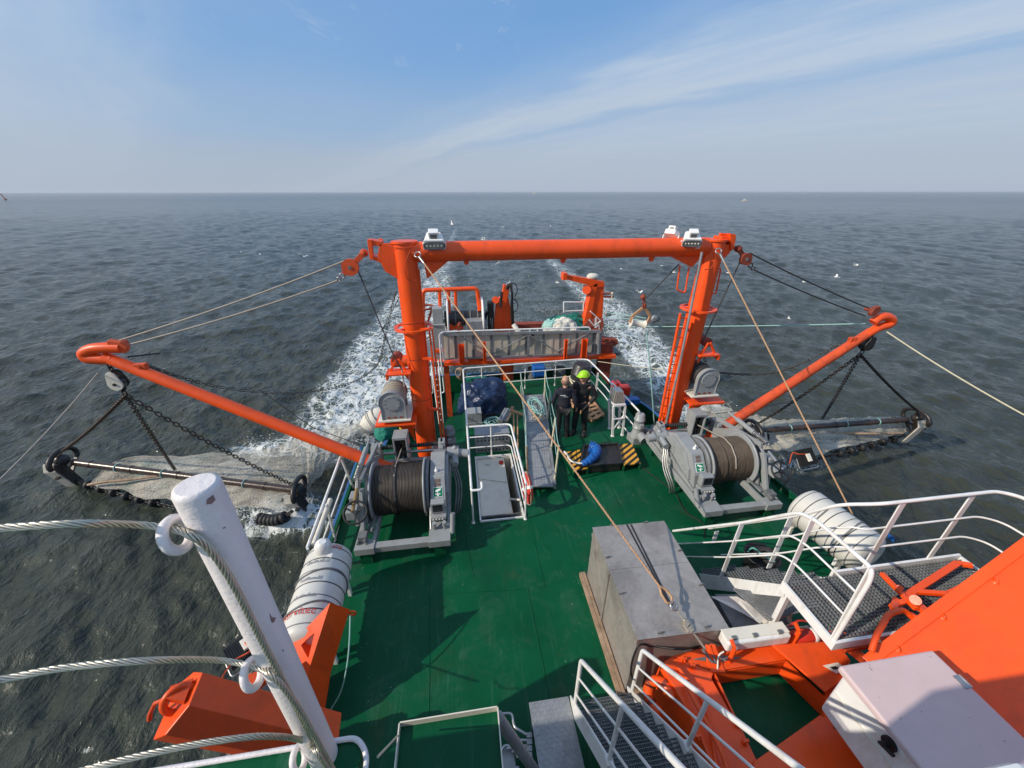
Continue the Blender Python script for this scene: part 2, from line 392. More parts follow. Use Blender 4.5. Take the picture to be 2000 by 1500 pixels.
    # loose flecks of foam on the open water
    fl = t.math('MULTIPLY', t.ramp(t.noise(t.mapping(P, scale=(.5, 1.6, 1), rot=(0, 0, .5)), 1.1, 3, .5), [(.735, 0), (.79, .45)]), t.ramp(t.noise(P, 7, 4, .7), [(.52, 0), (.62, 1)]))
    k = t.math('MAXIMUM', t.math('MULTIPLY', k, .92), fl, clamp=True)
    turb = t.math('MULTIPLY', t.math('MULTIPLY', foam, t.ramp(pat, [(.3, .4), (.6, 1)])), .75, clamp=True)
    big = t.noise(P, .06, 3, .5)
    wc = t.mix(t.ramp(big, [(.35, 0), (.65, 1)]), (.035, .036, .023), (.043, .050, .038))
    wc = t.mix(turb, wc, (.13, .165, .145))
    c = t.mix(k, wc, (.66, .69, .69))
    b = t.n('ShaderNodeBsdfPrincipled', i_IOR=1.333); t.l(c, b.inputs['Base Color'])
    far = t.n('ShaderNodeVectorMath', operation='LENGTH', i_0=P).outputs['Value']
    rg = t.ramp(t.math('MULTIPLY', far, 1/600), [(.03, .05), (.25, .10), (1, .20)])      # ripples too far off to resolve
    t.l(t.math('ADD', t.math('MULTIPLY', k, .5), rg, clamp=True), b.inputs['Roughness']); t.l(bp.outputs[0], b.inputs['Normal'])
    o = t.n('ShaderNodeOutputMaterial'); t.l(b.outputs[0], o.inputs[0])
    me.materials.append(m)
    o = bpy.data.objects.new('sea', me); sc.collection.objects.link(o); o['kind'] = 'structure'
sea()
def spray():
    rnd = random.Random(4); m = M()
    for (cx_, cy_, rx, ry, h_, n) in ((-5.9, 9.1, 1.1, .45, .55, 520), (-5.3, 9.0, .5, .35, .4, 240), (-7.4, 13.2, 1.2, .5, .25, 160), (9.9, 13.3, 1.3, .5, .35, 220), (-6.9, 15, .6, 2.2, .2, 140)):
        for i in range(n):
            a = rnd.gauss(0, .5); b = rnd.gauss(0, .5); z = SEA+.04+h_*rnd.random()**2.2; r = rnd.uniform(.008, .026)
            c = V((cx_+a*rx, cy_+b*ry, z)); p = [c+V((rnd.uniform(-r, r), rnd.uniform(-r, r), rnd.uniform(-r, r))) for _ in range(4)]
            m.add(p, [(0, 1, 2), (0, 2, 3), (0, 3, 1), (1, 3, 2)])
    o = m.build('sea_spray', SPRAY); o['kind'] = 'stuff'
SPRAY = mat('spray_white', (.75, .77, .77), .6, .05)
spray()

# green deck paint: scuffs, flecks of salt, faint rusty patches
def deckmat():
    m = bpy.data.materials.new('green_deck_paint'); m.use_nodes = True; t = NT(m.node_tree)
    P = t.n('ShaderNodeTexCoord').outputs['Object']
    n = t.noise(P, .9, 7, .6, .3)
    c = t.mix(t.ramp(n, [(.3, 0), (.7, 1)]), (.0008, .066, .026), (.0016, .088, .036))
    rustp = t.math('MULTIPLY', t.ramp(t.noise(P, 1.3, 6, .65, .6), [(.545, 0), (.66, 1)]), .42)
    c = t.mix(rustp, c, (.030, .055, .018))
    scr = t.ramp(t.noise(t.mapping(P, scale=(5, .7, 1), rot=(0, 0, .5)), 1.6, 8, .75, 1.2), [(.58, 0), (.66, 1)])
    c = t.mix(t.math('MULTIPLY', scr, .38), c, (.05, .16, .10))
    salt = t.math('MULTIPLY', t.ramp(t.noise(P, 2.1, 9, .74, .8), [(.51, 0), (.66, 1)]), .34)
    c = t.mix(salt, c, (.050, .125, .085))
    drag = t.ramp(t.noise(t.mapping(P, scale=(9, .35, 1), rot=(0, 0, -.16)), 1.1, 9, .78, .6), [(.575, 0), (.66, 1)])
    c = t.mix(t.math('MULTIPLY', drag, .30), c, (.055, .12, .085))
    wet = t.math('MULTIPLY', t.ramp(t.noise(t.mapping(P, scale=(1, .5, 1)), .55, 4, .55, .4), [(.5, 0), (.60, 1)]), .45)
    c = t.mix(wet, c, (.0006, .044, .020))
    gr = t.ramp(t.noise(P, 3.2, 9, .72), [(.55, 0), (.75, 1)])
    c = t.mix(t.math('MULTIPLY', gr, .40), c, (.004, .038, .018))
    sp = t.math('MULTIPLY', t.ramp(t.noise(P, 34, 1, .5), [(.760, 0), (.78, 1)]), t.ramp(t.noise(P, .8, 2, .5), [(.48, 0), (.6, 1)]))
    c = t.mix(sp, c, (.45, .47, .42))
    b = t.n('ShaderNodeBsdfPrincipled'); t.l(c, b.inputs['Base Color'])
    t.l(t.ramp(t.noise(P, 2.2, 7, .65), [(.3, .30), (.7, .55)]), b.inputs['Roughness']); b.inputs['Specular IOR Level'].default_value = .15
    bp = t.n('ShaderNodeBump', i_Strength=.18, i_Distance=.01); t.l(t.noise(P, 7, 5, .6), bp.inputs['Height']); t.l(bp.outputs[0], b.inputs['Normal'])
    o = t.n('ShaderNodeOutputMaterial'); t.l(b.outputs[0], o.inputs[0]); return m
DECK = deckmat()
def struct(name, m, mt, bevel=0): o = m.build(name, mt, None, bevel); o['kind'] = 'structure'; return o
HX = 2.08                                   # the ship's centre line
hullpts = [(-2.72, -4), (-2.72, 9.5), (-2.45, 11.5), (-1.9, 13.2), (-1.75, 15.2), (5.95, 15.2), (6.1, 13.2), (6.6, 11.5), (6.9, 9.5), (6.9, -4)]
def wall(poly, z0, z1, th, m):
    for (a, b) in zip(poly[:-1], poly[1:]):
        m.bar((a[0], a[1], (z0+z1)/2), (b[0], b[1], (z0+z1)/2), th, z1-z0)
def ring_poly(y1):
    return [p for p in hullpts]
h = M(); wall(hullpts, -4.2, -1.15, .10, h)
wall([(-2.72, -4), (-2.72, 8.6)], -1.15, .05, .06, h); wall([(6.9, 8.6), (6.9, -4)], -1.15, .05, .06, h)
hull = h.build('ship_hull', BLUEP); tag(hull, 'blue painted hull side showing along the left and right edges of the green deck', 'ship hull')
m = M()
for (xa, xb, ya, yb) in ((-2.68, .15, -4, 8.6), (1.01, 6.86, -4, 8.6), (.15, 1.01, -4, 5.67), (.15, 1.01, 7.71, 8.6)): m.box(xa, xb, ya, yb, -.16, 0)
m.prism([(-.12, 8.6, 0), (4.86, 8.6, 0), (4.86, 12.0, 0), (-.12, 12.0, 0)], (0, 0, -.16))
m.box(-.12, 4.86, 11.9, 12.0, -2, -.16); m.box(-.12, -.05, 8.6, 11.9, -2, -.16); m.box(4.8, 4.86, 8.6, 11.9, -2, -.16); m.box(-2.68, -.12, 8.5, 8.6, -2, -.16); m.box(4.86, 6.86, 8.5, 8.6, -2, -.16)
# weld seams of the plating
for (a, b) in (((1042, 1050), (1065, 1150)), ((1030, 1150), (1073, 1362)), ((1185, 935), (1225, 1020)), ((1155, 935), (1200, 1025)), ((840, 1130), (838, 1400)), ((1030, 1150), (860, 1160)), ((905, 1020), (925, 1130))):
    p = gz(*a, 0); q = gz(*b, 0)
    m.tube([p+Zv*.001, q+Zv*.001], .007, 6)
struct('deck', m, DECK)
m = M(); m.prism([(x, y, -2.0) for x, y in hullpts if y > 0][:8]+[], (0, 0, -.1)) if False else None
m = M(); m.prism([(-2.70, 8.4, -2), (6.88, 8.4, -2), (6.55, 11.5, -2), (6.05, 13.2, -2), (5.9, 15.1, -2), (-1.7, 15.1, -2), (-1.85, 13.2, -2), (-2.4, 11.5, -2)], (0, 0, -.1))
wall([(-2.66, 8.65), (-2.66, 9.5), (-2.39, 11.5), (-1.84, 13.2), (-1.69, 15.13), (5.89, 15.13), (6.04, 13.2), (6.54, 11.5), (6.84, 9.5), (6.84, 8.65)], -1.98, -1.16, .012, m)
struct('lower_deck', m, DECK)
# raised coaming along the edges of the working deck
m = M()
for x in (-2.64, 6.82): m.box(x-.03, x+.03, -3.9, 8.55, .0, .12)
struct('deck_edge', m, DECK)
# the deck the photograph was taken from: green with a white rolled rim, over a white deckhouse
m = M(); P0 = gz(708, 1437, 4.0)
m.box(-7.5, P0.x, -6, P0.y-.005, 3.82, 3.985); m.box(P0.x+.001, 1.0, -6, .36, 3.82, 3.985); m.box(1.0, 6.9, -6, -.35, 3.82, 3.985)  # middle slab extended out of view, shaped to shade the cabinet and crane jib
struct('upper_deck', m, DECK)
m = M()
m.tube(fillet([(-7.5, P0.y, 3.995), (P0.x-.02, P0.y, 3.995), (P0.x+.03, P0.y-.06, 3.995), (P0.x+.03, -.35, 3.995)], .07), .010, 8)
m2 = M(); m2.box(-2.6, 6.8, -6, -.45, .02, 3.88)
m3 = M(); m3.box(-.5, 1.0, .02, .20, 3.99, 4.95); tag(m3.build('bulwark', WHITE, None, .02), 'added unseen white block below the camera, there to shade the cabinet and crane jib', 'bulwark')  # added unseen block, sized to throw shade on cabinet and crane jib
dh = m2.build('deckhouse', WHITE); tag(dh, 'white deckhouse under the deck the camera stands on', 'deckhouse')
struct('upper_deck_rim', m, WHITE_FG)
# ================================================================ gantry and what hangs on it
LB = V((-1.04, 8.05, 0)); LT = gy(790, 474, 8.0); RB = V((5.24, 7.92, 0)); RT = gy(1397, 470, 8.0)
g = thing('gantry', 'tall orange portal gantry of two round posts and a round crossbeam spanning the deck', 'gantry', LB)
for B, T, L in ((LB, LT, 1), (RB, RT, -1)):
    m = M(); m.cyl(B, T, .225, .215, 28); m.cyl(T, T+Zv*.035, .25, None, 28)
    p = m.build('post', ORANGE, g)
    k = M(); ax = (T-B)
    side = V((L, 0, 0))
    # stiffener strip up the inboard face
    a = B+side*.22; b = T+side*.21-ax*.10
    k.bar(a, b, .05, .10, V((0, 1, 0))); k.build('stiffener', ORANGE, g)
A = gy(815, 492, 8.0); Bm = gy(1370, 482, 8.0)
m = M(); m.cyl(A-V((.12, 0, 0)), Bm+V((.1, 0, 0)), .19, None, 30); m.build('crossbeam', ORANGE, g)
# gussets under the beam, outboard brackets
m = M(); m.prism([gy(826, 505, 7.96), gy(878, 508, 7.96), gy(862, 522, 7.96), gy(834, 545, 7.96)], (0, .10, 0)); m.build('gusset', ORANGE, g)
m = M(); m.prism([gy(1308, 500, 7.96), gy(1372, 500, 7.96), gy(1352, 522, 7.96)], (0, .10, 0)); m.build('gusset', ORANGE, g)
m = M()
m.prism([gy(742, 476, 7.9), gy(778, 474, 7.9), gy(782, 548, 7.9), gy(752, 530, 7.9), gy(737, 500, 7.9)], (0, .05, 0))
m.prism([gy(718, 468, 7.9), gy(745, 472, 7.9), gy(745, 482, 7.9), gy(718, 478, 7.9)], (0, .28, 0))
m.prism([gy(724, 498, 7.9), gy(745, 506, 7.9), gy(745, 514, 7.9), gy(724, 506, 7.9)], (0, .28, 0))
m.prism([gy(717, 468, 7.88), gy(726, 468, 7.88), gy(729, 507, 7.88), gy(722, 507, 7.88)], (0, .10, 0))
m.prism([gy(740, 465, 8.15), gy(748, 468, 8.15), gy(752, 525, 8.15), gy(744, 515, 8.15)], (0, .06, 0))
m.build('outboard_bracket', ORANGE, g, .006)
m = M()
m.prism([gy(1402, 474, 7.9), gy(1430, 480, 7.9), gy(1424, 496, 7.9), gy(1388, 528, 7.9)], (0, .05, 0))
m.prism([gy(1410, 462, 7.9), gy(1438, 464, 7.9), gy(1436, 474, 7.9), gy(1408, 470, 7.9)], (0, .28, 0))
m.prism([gy(1408, 455, 8.0), gy(1438, 458, 8.0), gy(1432, 484, 8.0), gy(1424, 494, 8.0), gy(1402, 492, 8.0)], (0, .06, 0))
m.prism([gy(1426, 456, 7.86), gy(1438, 458, 7.86), gy(1434, 486, 7.86), gy(1428, 490, 7.86)], (0, .12, 0))
m.build('outboard_bracket', ORANGE, g, .006)
for (px, py) in ((911, 512), (1100, 509), (1273, 506)):
    m = M(); c = gy(px, py, 7.97); m.prism([c+V((-.07, 0, .05)), c+V((.07, 0, .05)), c+V((.035, 0, -.05)), c+V((-.035, 0, -.05))], (0, .035, 0)); m.cyl(c+V((0, -.012, -.03)), c+V((0, .0, -.03)), .02, None, 10); m.build('lifting_lug', ORANGE, g)
def post_at(B, T, z): return B.lerp(T, (z-B.z)/(T.z-B.z))
for B, T, L, px, py in ((LB, LT, 1, 795, 641), (RB, RT, -1, 1358, 603)):
    z = gy(px, py, 8.0).z; c = post_at(B, T, z)
    m = M()
    for k in range(24):
        a0 = 2*math.pi*k/24; a1 = 2*math.pi*(k+1)/24
        q = [c+V((math.cos(a)*r, math.sin(a)*r, 0)) for a, r in ((a0, .33), (a0, .40), (a1, .40), (a1, .33))]
        m.prism(q, (0, 0, .035))
    for a in (.5, 2.6, 3.7, 5.7): m.bar(c+V((.21*math.cos(a), .21*math.sin(a), .017)), c+V((.36*math.cos(a), .36*math.sin(a), .017)), .06, .03)
    m.build('collar', ORANGE, g)
    # guide-block shelf and drum shelf, both outboard
    zs = gy(790, 727, 7.8).z if L > 0 else gy(1370, 692, 7.8).z
    c = post_at(B, T, zs); m = M()
    m.box(c.x-L*.12, c.x-L*.62, 7.62, 7.95, zs, zs+.04); m.box(c.x-L*.60, c.x-L*.64, 7.62, 7.95, zs-.10, zs+.04)
    m.bar(c+V((-L*.56, -.2, .04)), c+V((-L*.40, -.2, .30)), .04, .05); m.bar(c+V((-L*.24, -.2, .04)), c+V((-L*.36, -.2, .30)), .04, .05)
    m.prism([c+V((-L*.2, -.2, -.01)), c+V((-L*.34, -.2, -.01)), c+V((-L*.2, -.2, -.22))], (0, .03, 0))
    m.build('guide_shelf', ORANGE, g, .005)
    m = M(); m.cyl(c+V((-L*.42, -.1, .26)), c+V((-L*.42, .12, .26)), .11, None, 18); m.build('guide_sheave', RUST, g)
    zd = gy(760, 822, 7.6).z if L > 0 else gy(1380, 780, 7.6).z
    c = post_at(B, T, zd); m = M()
    m.box(c.x-L*.10, c.x-L*.98, 7.42, 8.3, zd-.05, zd-.003)
    m.prism([V((c.x-L*.2, 7.6, zd-.05)), V((c.x-L*.9, 7.6, zd-.05)), V((c.x-L*.55, 7.6, zd-.16)), V((c.x-L*.3, 7.6, zd-.34)), V((c.x-L*.2, 7.6, zd-.6))], (0, .04, 0))
    m.prism([V((c.x-L*.2, 8.1, zd-.05)), V((c.x-L*.9, 8.1, zd-.05)), V((c.x-L*.2, 8.1, zd-.6))], (0, .04, 0))
    m.build('drum_shelf', ORANGE, g, .005)
# ladder on the right post
m = M(); p0 = gy(1329, 612, 7.7); p1 = gy(1281, 858, 7.7); q0 = gy(1346, 612, 7.7); q1 = gy(1303, 860, 7.7)
m.bar(p0, p1, .03, .07); m.bar(q0, q1, .03, .07)
for i in range(15): k = (i+.5)/15; m.cyl(p0.lerp(p1, k), q0.lerp(q1, k), .013, None, 6)
for k in (.12, .5, .9): m.bar(q0.lerp(q1, k), q0.lerp(q1, k)+V((.14, .2, 0)), .04, .04)
m.build('ladder', ORANGE, g)
for (a, b, cc, d) in (((1328, 518), (1322, 566), (1338, 572), (1346, 522)), ((1391, 520), (1408, 524), (1398, 574), (1383, 572))):
    m = M(); m.tube(fillet([gy(*a, 8.0), gy(*b, 8.0), gy(*cc, 8.0), gy(*d, 8.0)], .06), .018, 8); m.build('hand_hoop', ORANGE, g)
# flat cable ladder beside the left post
m = M(); p0 = gy(838, 640, 7.8); p1 = gy(868, 905, 7.75)
m.bar(p0, p1, .09, .035, V((1, 0, 0))); m.bar(p0+V((.06, .02, 0)), p1+V((.06, .02, 0)), .03, .09)
for k in (.01, .2, .56, .88): c = p0.lerp(p1, k); m.bar(c, c+V((-.22, .06, 0)), .05, .05)
m.build('cable_tray', ORANGE, g)
m = M(); m.tube([gy(1371, 492, 7.72), gy(1364, 530, 7.68), gy(1330, 700, 7.6), gy(1300, 830, 7.55), gy(1296, 858, 7.5)], .028, 8); m.build('conduit', ALU, g)
m = M(); m.tube(catmull([gy(1392, 480, 7.72), gy(1398, 500, 7.7), gy(1390, 522, 7.72), gy(1376, 527, 7.75)]), .008, 5)
m.tube(catmull([gy(802, 488, 7.76), gy(790, 520, 7.76), gy(796, 545, 7.77), gy(814, 548, 7.8)]), .008, 5)
m.tube(catmull([gy(757, 480, 7.86), gy(790, 484, 7.75), gy(826, 478, 7.78)]), .007, 5)
m.build('orange_cable', ORANGE2, g)
for k in (.32, .52, .68): m = M(); c = LB.lerp(LT, k); m.tube([c+V((.228*math.cos(a), .228*math.sin(a), -.06*math.sin(a*1.0))) for a in np.linspace(math.pi*1.0, math.pi*2, 9)], .006, 5); m.build('wire_band', RUST, g)

# floodlights: white cowl, glass face, bracket, junction box
def floodlight(c, yaw, pitch, s, label, face=True):
    r = thing('floodlight', label, 'floodlight', c, 'white floodlights on the orange steelwork')
    R = Matrix.Translation(c) @ Matrix.Rotation(yaw, 4, 'Z') @ Matrix.Rotation(-pitch, 4, 'X')
    m = M(R)
    w, h = .24*s, .17*s
    front = [(-w, 0, -h*.75), (w, 0, -h*.75), (w*.98, 0, h*.25), (w*.85, 0, h*.6), (-w*.85, 0, h*.6), (-w*.98, 0, h*.25)]
    back = [(x*.70, .30*s, z*.62+.07*s) for x, y, z in front]
    n = 6; m.add(front+back, [tuple(range(n)), tuple(range(2*n-1, n-1, -1))]+[(i, n+i, n+(i+1) % n, (i+1) % n) for i in range(n)])
    m.box(-w*.45, w*.45, .06*s, .24*s, h*.5, h*.5+.16*s)
    m.build('housing', WHITE, r, .012*s)
    m = M(R); m.tube([V((math.copysign(abs(math.cos(a))**.6, math.cos(a))*w*.92, -.012*s, math.copysign(abs(math.sin(a))**.6, math.sin(a))*h*.5-h*.1)) for a in np.linspace(0, 2*math.pi, 29)[:-1]], .018*s, 6, closed=True); m.build('bezel', GREYD, r)
    m = M(R); m.prism([V((math.copysign(abs(math.cos(a))**.6, math.cos(a))*w*.88, -.016*s, math.copysign(abs(math.sin(a))**.6, math.sin(a))*h*.46-h*.1)) for a in np.linspace(0, 2*math.pi, 29)[:-1]], (0, .01, 0)); gl = m.build('lens', LENS, r)
    m = M(R)
    for i in range(5): m.ball(V(((i-2)*w*.32, -.018*s, -h*.1)), .022*s, 8, 5)
    m.build('lamp_row', CREAM, gl)
    m = M(R); m.box(-w*.3, w*.3, .235*s, .245*s, h*.55, h*.5+.12*s); m.box(-w*.3, w*.3, .05*s, .058*s, h*.58, h*.5+.12*s); m.build('vent_plate', GREYD, r)
    m = M(R); m.bar((-w*1.03, .10*s, -h*.1), (-w*1.03, .12*s, -h*1.25), .012, .05); m.bar((w*1.03, .10*s, -h*.1), (w*1.03, .12*s, -h*1.25), .012, .05); m.box(-w*1.06, w*1.06, .07*s, .17*s, -h*1.3, -h*1.2); m.build('bracket', WHITE, r)
LENS = mat('lamp_glass', (.30, .31, .28), .12, .2, 20)
floodlight(gy(848, 478, 7.72), 0, -.42, .86, 'white floodlight on the left end of the orange gantry beam, facing the camera')
floodlight(gy(1352, 474, 7.72), -.30, -.5, .80, 'white floodlight at the right end of the gantry beam, its lens facing the camera')
floodlight(gy(1314, 460, 8.15), math.pi-.9, -.3, .66, 'white floodlight seen from behind above the right half of the gantry beam')

# orange snatch blocks at the ends of the gantry
def snatch_block(a, b, r, label, mtl, shackle):
    root = thing('snatch_block', label, 'pulley block', a, 'orange pulley blocks at the gantry ends')
    d = (b-a).normalized(); c = b
    m = M()
    m.bar(a, b+d*r*1.25, .10, .03, V((0, 1, 0))); m.build('strap', mtl, root, .006)
    m = M(); m.cyl(c+V((0, .05, 0)), c+V((0, -.035, 0)), r, None, 26); m.build('cheek', mtl, root, .008)
    m = M(); m.cyl(c+V((0, .07, 0)), c+V((0, .052, 0)), r*.9, None, 22); m.build('sheave', RUST, root)
    m = M(); m.cyl(c+V((0, -.05, 0)), c+V((0, -.03, 0)), .035, None, 12); m.build('axle_pin', GREYD, root)
    m = M(); m.cyl(a-V((0, .06, 0)), a+V((0, .08, 0)), .055, None, 14); m.ball(a, .075, 12, 8); m.build('swivel', mtl, root)
    e = b+d*r*1.5; m = M(); m.torus(e, (0, 1, .2), .045, .014, 16, 6); m.torus(e+d*.09, (.3, 1, .5), .04, .012, 16, 6); m.build('shackle', shackle, root)
    return e+d*.13
eL = snatch_block(gy(711, 494, 7.95), gy(684, 522, 7.9), .155, 'orange pulley block hanging off the left end of the gantry', ORANGE2, STEEL)
eR = snatch_block(gy(1442, 486, 7.95), gy(1457, 506, 7.9), .125, 'rust red pulley block hanging off the right end of the gantry', RUST, BLACKM)

# drum winches on the posts
def drum_winch(px, py, sx, label, rope):
    c = gy(px, py, 7.46); r = .27
    root = thing('drum_winch', label, 'winch', c, 'grey drum winches on the gantry posts')
    T = Matrix.Translation(c) @ Matrix.Diagonal((sx, 1, 1, 1))
    def plate(y0, y1, R, name, mt, fl=True):
        m = M(T); pts = []
        for k in range(21):
            a = -math.pi*.80+math.pi*1.62*k/20+math.pi/2
            pts.append(V((R*math.cos(a), y0, R*math.sin(a))))
        pts = [p for p in pts if p.z > -R*.9]+[V((-.20, y0, -.44)), V((.27, y0, -.44))][::1]
        m.prism([V((R*math.cos(a), y0, R*math.sin(a))) for a in np.linspace(-.02, math.pi*1.14, 22)]+[V((-.24, y0, -.40)), V((R, y0, -.40))], (0, y1-y0, 0))
        return m.build(name, mt, root, .008)
    plate(0, .10, r, 'end_housing', GREY)
    m = M(T); m.tube([V((r*math.cos(a), -.006, r*math.sin(a))) for a in np.linspace(-.02, math.pi*1.14, 22)]+[V((-.24, -.006, -.40))], .012, 6); m.tube([V((r, -.006, 0)), V((r, -.006, -.40))], .012, 6); m.build('rim', GREY, root)
    m = M(T); m.cyl((0, -.022, 0), (0, .004, 0), .175, None, 28); disc = m.build('cover_disc', GREY, root, .005)
    m = M(T)
    for k in range(10): a = 2*math.pi*k/10; m.cyl((.155*math.cos(a), -.034, .155*math.sin(a)), (.155*math.cos(a), -.02, .155*math.sin(a)), .011, None, 6)
    m.build('bolts', GREYD, disc)
    m = M(T)
    for k in range(3): m.box(-.14+k*.13, -.07+k*.13, -.008, .02, -.37, -.335)
    m.build('rusty_slots', RUST, root)
    m = M(T); m.box(-.34, .36, -.05, .80, -.44, -.402); m.build('base_plate', CREAM, root, .005)
    m = M(T); m.cyl((0, .1, 0), (0, .62, 0), .16, None, 20); m.lathe((0, .60, 0), (0, 1, 0), [(0, .16), (0, .27), (.03, .27), (.03, .16)], 24); m.build('drum', GREYD, root)
    m = M(T)
    for k in range(13): m.torus((0, .135+.036*k, 0), (0, 1, 0), .225+.02*(k % 3 == 1), .021, 24, 6)
    m.build('wound_wire', rope, root)
    m = M(T); m.box(-.22, .22, .60, .70, -.40, .14); m.build('back_frame', GREYD, root, .01)
drum_winch(765, 788, 1, 'grey drum winch with light cable on the shelf of the left gantry post', CREAM if False else WIREW)
drum_winch(1384, 742, -1, 'grey drum winch with black cable on the shelf of the right gantry post', WIRED)

# ---------------------------------------------------------------- booms
def boom(foot, tip, hook, label, blk, eyec):
    root = thing('boom', label, 'boom', foot, 'orange outrigger booms')
    m = M(); m.cyl(foot, tip, .125, .105, 22); m.build('spar', ORANGE if foot.x < 2 else ORANGE2, root)
    m = M(); m.tube(catmull(hook, 5), .10, 12, rs=None); m.build('hooked_head', ORANGE, root)
    m = M(); m.ball(foot, .15, 14, 10); d = (foot-tip).normalized(); m.bar(foot+d*.05, foot+d*.38, .06, .16); m.cyl(foot+d*.38-V((0, .1, 0)), foot+d*.38+V((0, .1, 0)), .07, None, 12); m.build('heel_fitting', ORANGE, root)
    m = M(); s = tip+(foot-tip)*.12; m.box(s.x-.10, s.x+.10, s.y-.05, s.y+.05, s.z+.06, s.z+.18); m.cyl(s+V((0, -.07, .12)), s+V((0, .07, .12)), .03, None, 10); m.build('deck_eye', ORANGE2, root, .01)
    m = M(); a = blk[0]; b = blk[1]; d = (b-a).normalized(); u = V((0, 0, 1))
    m.slab([a-u*.10, b-u*.12, b+d*.08, b+u*.10, a+u*.11, a-d*.05], .10); m.cyl(V(((a+b)/2))-V((0, .07, 0)), V(((a+b)/2))+V((0, .15, 0)), .05, None, 12); m.build('head_block', eyec, root, .015)
    return root
footL = gz(765, 917, .55); tipL = gy(205, 697, 7.6)
hookL = [gy(p[0], p[1], 7.58) for p in ((222, 702), (190, 701), (170, 699), (165, 690), (180, 682), (205, 679), (238, 679))]
boom(footL, tipL, hookL, 'long orange boom swung out over the water on the left side', (gy(222, 672, 7.62), gy(247, 675, 7.62)), ORANGE2)
footR = gz(1392, 848, .55); tipR = gy(1700, 648, 7.6)
hookR = [gy(p[0], p[1], 7.58) for p in ((1688, 656), (1715, 640), (1735, 634), (1742, 626), (1733, 619), (1718, 620), (1705, 630))]
boom(footR, tipR, hookR, 'long orange boom swung out over the water on the right side', (gy(1698, 608, 7.62), gy(1708, 604, 7.62)), RUST)

# hanging blocks at the boom tips
def tip_block(a, b, pale, label):
    root = thing('hanging_block', label, 'pulley block', a, 'pulley blocks under the boom tips')
    d = (b-a).normalized(); s_ = d.cross(V((0, 1, 0))).normalized(); L = (b-a).length
    def cheek(off, name, mt, k=1.):
        m = M(); c0 = a+d*L*.25+V((0, off, 0)); c1 = a+d*L*.62+V((0, off, 0)); pts = []
        for i in range(9): q = math.pi*i/8+math.pi/2; pts.append(c0+(s_*math.sin(q)*0+s_*math.cos(q-math.pi/2)*.09*k-d*math.sin(q-math.pi/2)*.09*k))
        for i in range(9): q = math.pi*i/8; pts.append(c1-(s_*math.cos(q)*.13*k)+d*math.sin(q)*.13*k)
        m.prism(pts, (0, .03, 0)); m.build(name, mt, root, .006)
    cheek(-.10, 'cheek', pale); cheek(.06, 'cheek', BLACKM)
    m = M(); c1 = a+d*L*.62; m.cyl(c1-V((0, .07, 0)), c1+V((0, .06, 0)), .115, None, 18); m.build('sheave', BLACKM, root)
    m = M(); m.cyl(c1-V((0, .115, 0)), c1-V((0, .09, 0)), .03, None, 10); m.build('axle_pin', BLACKM, root)
    m = M(); m.chain(a-d*.12, a+d*L*.22, 0, .10, .014, .03); m.build('link', CHAINM, root)
    m = M(); e = b; m.ball(e-d*.06, .085, 12, 8, 1, .6, 1); m.build('swivel', BLACKM, root)
apL = gy(246, 772, 7.6); apR = gy(1680, 692, 7.6)
tip_block(gy(218, 722, 7.6), gy(240, 762, 7.6), CREAM, 'pulley block with pale cheek plate hanging under the left boom tip')
tip_block(gy(1703, 655, 7.6), gy(1684, 684, 7.6), BLACKM, 'all black pulley block hanging under the right boom tip')

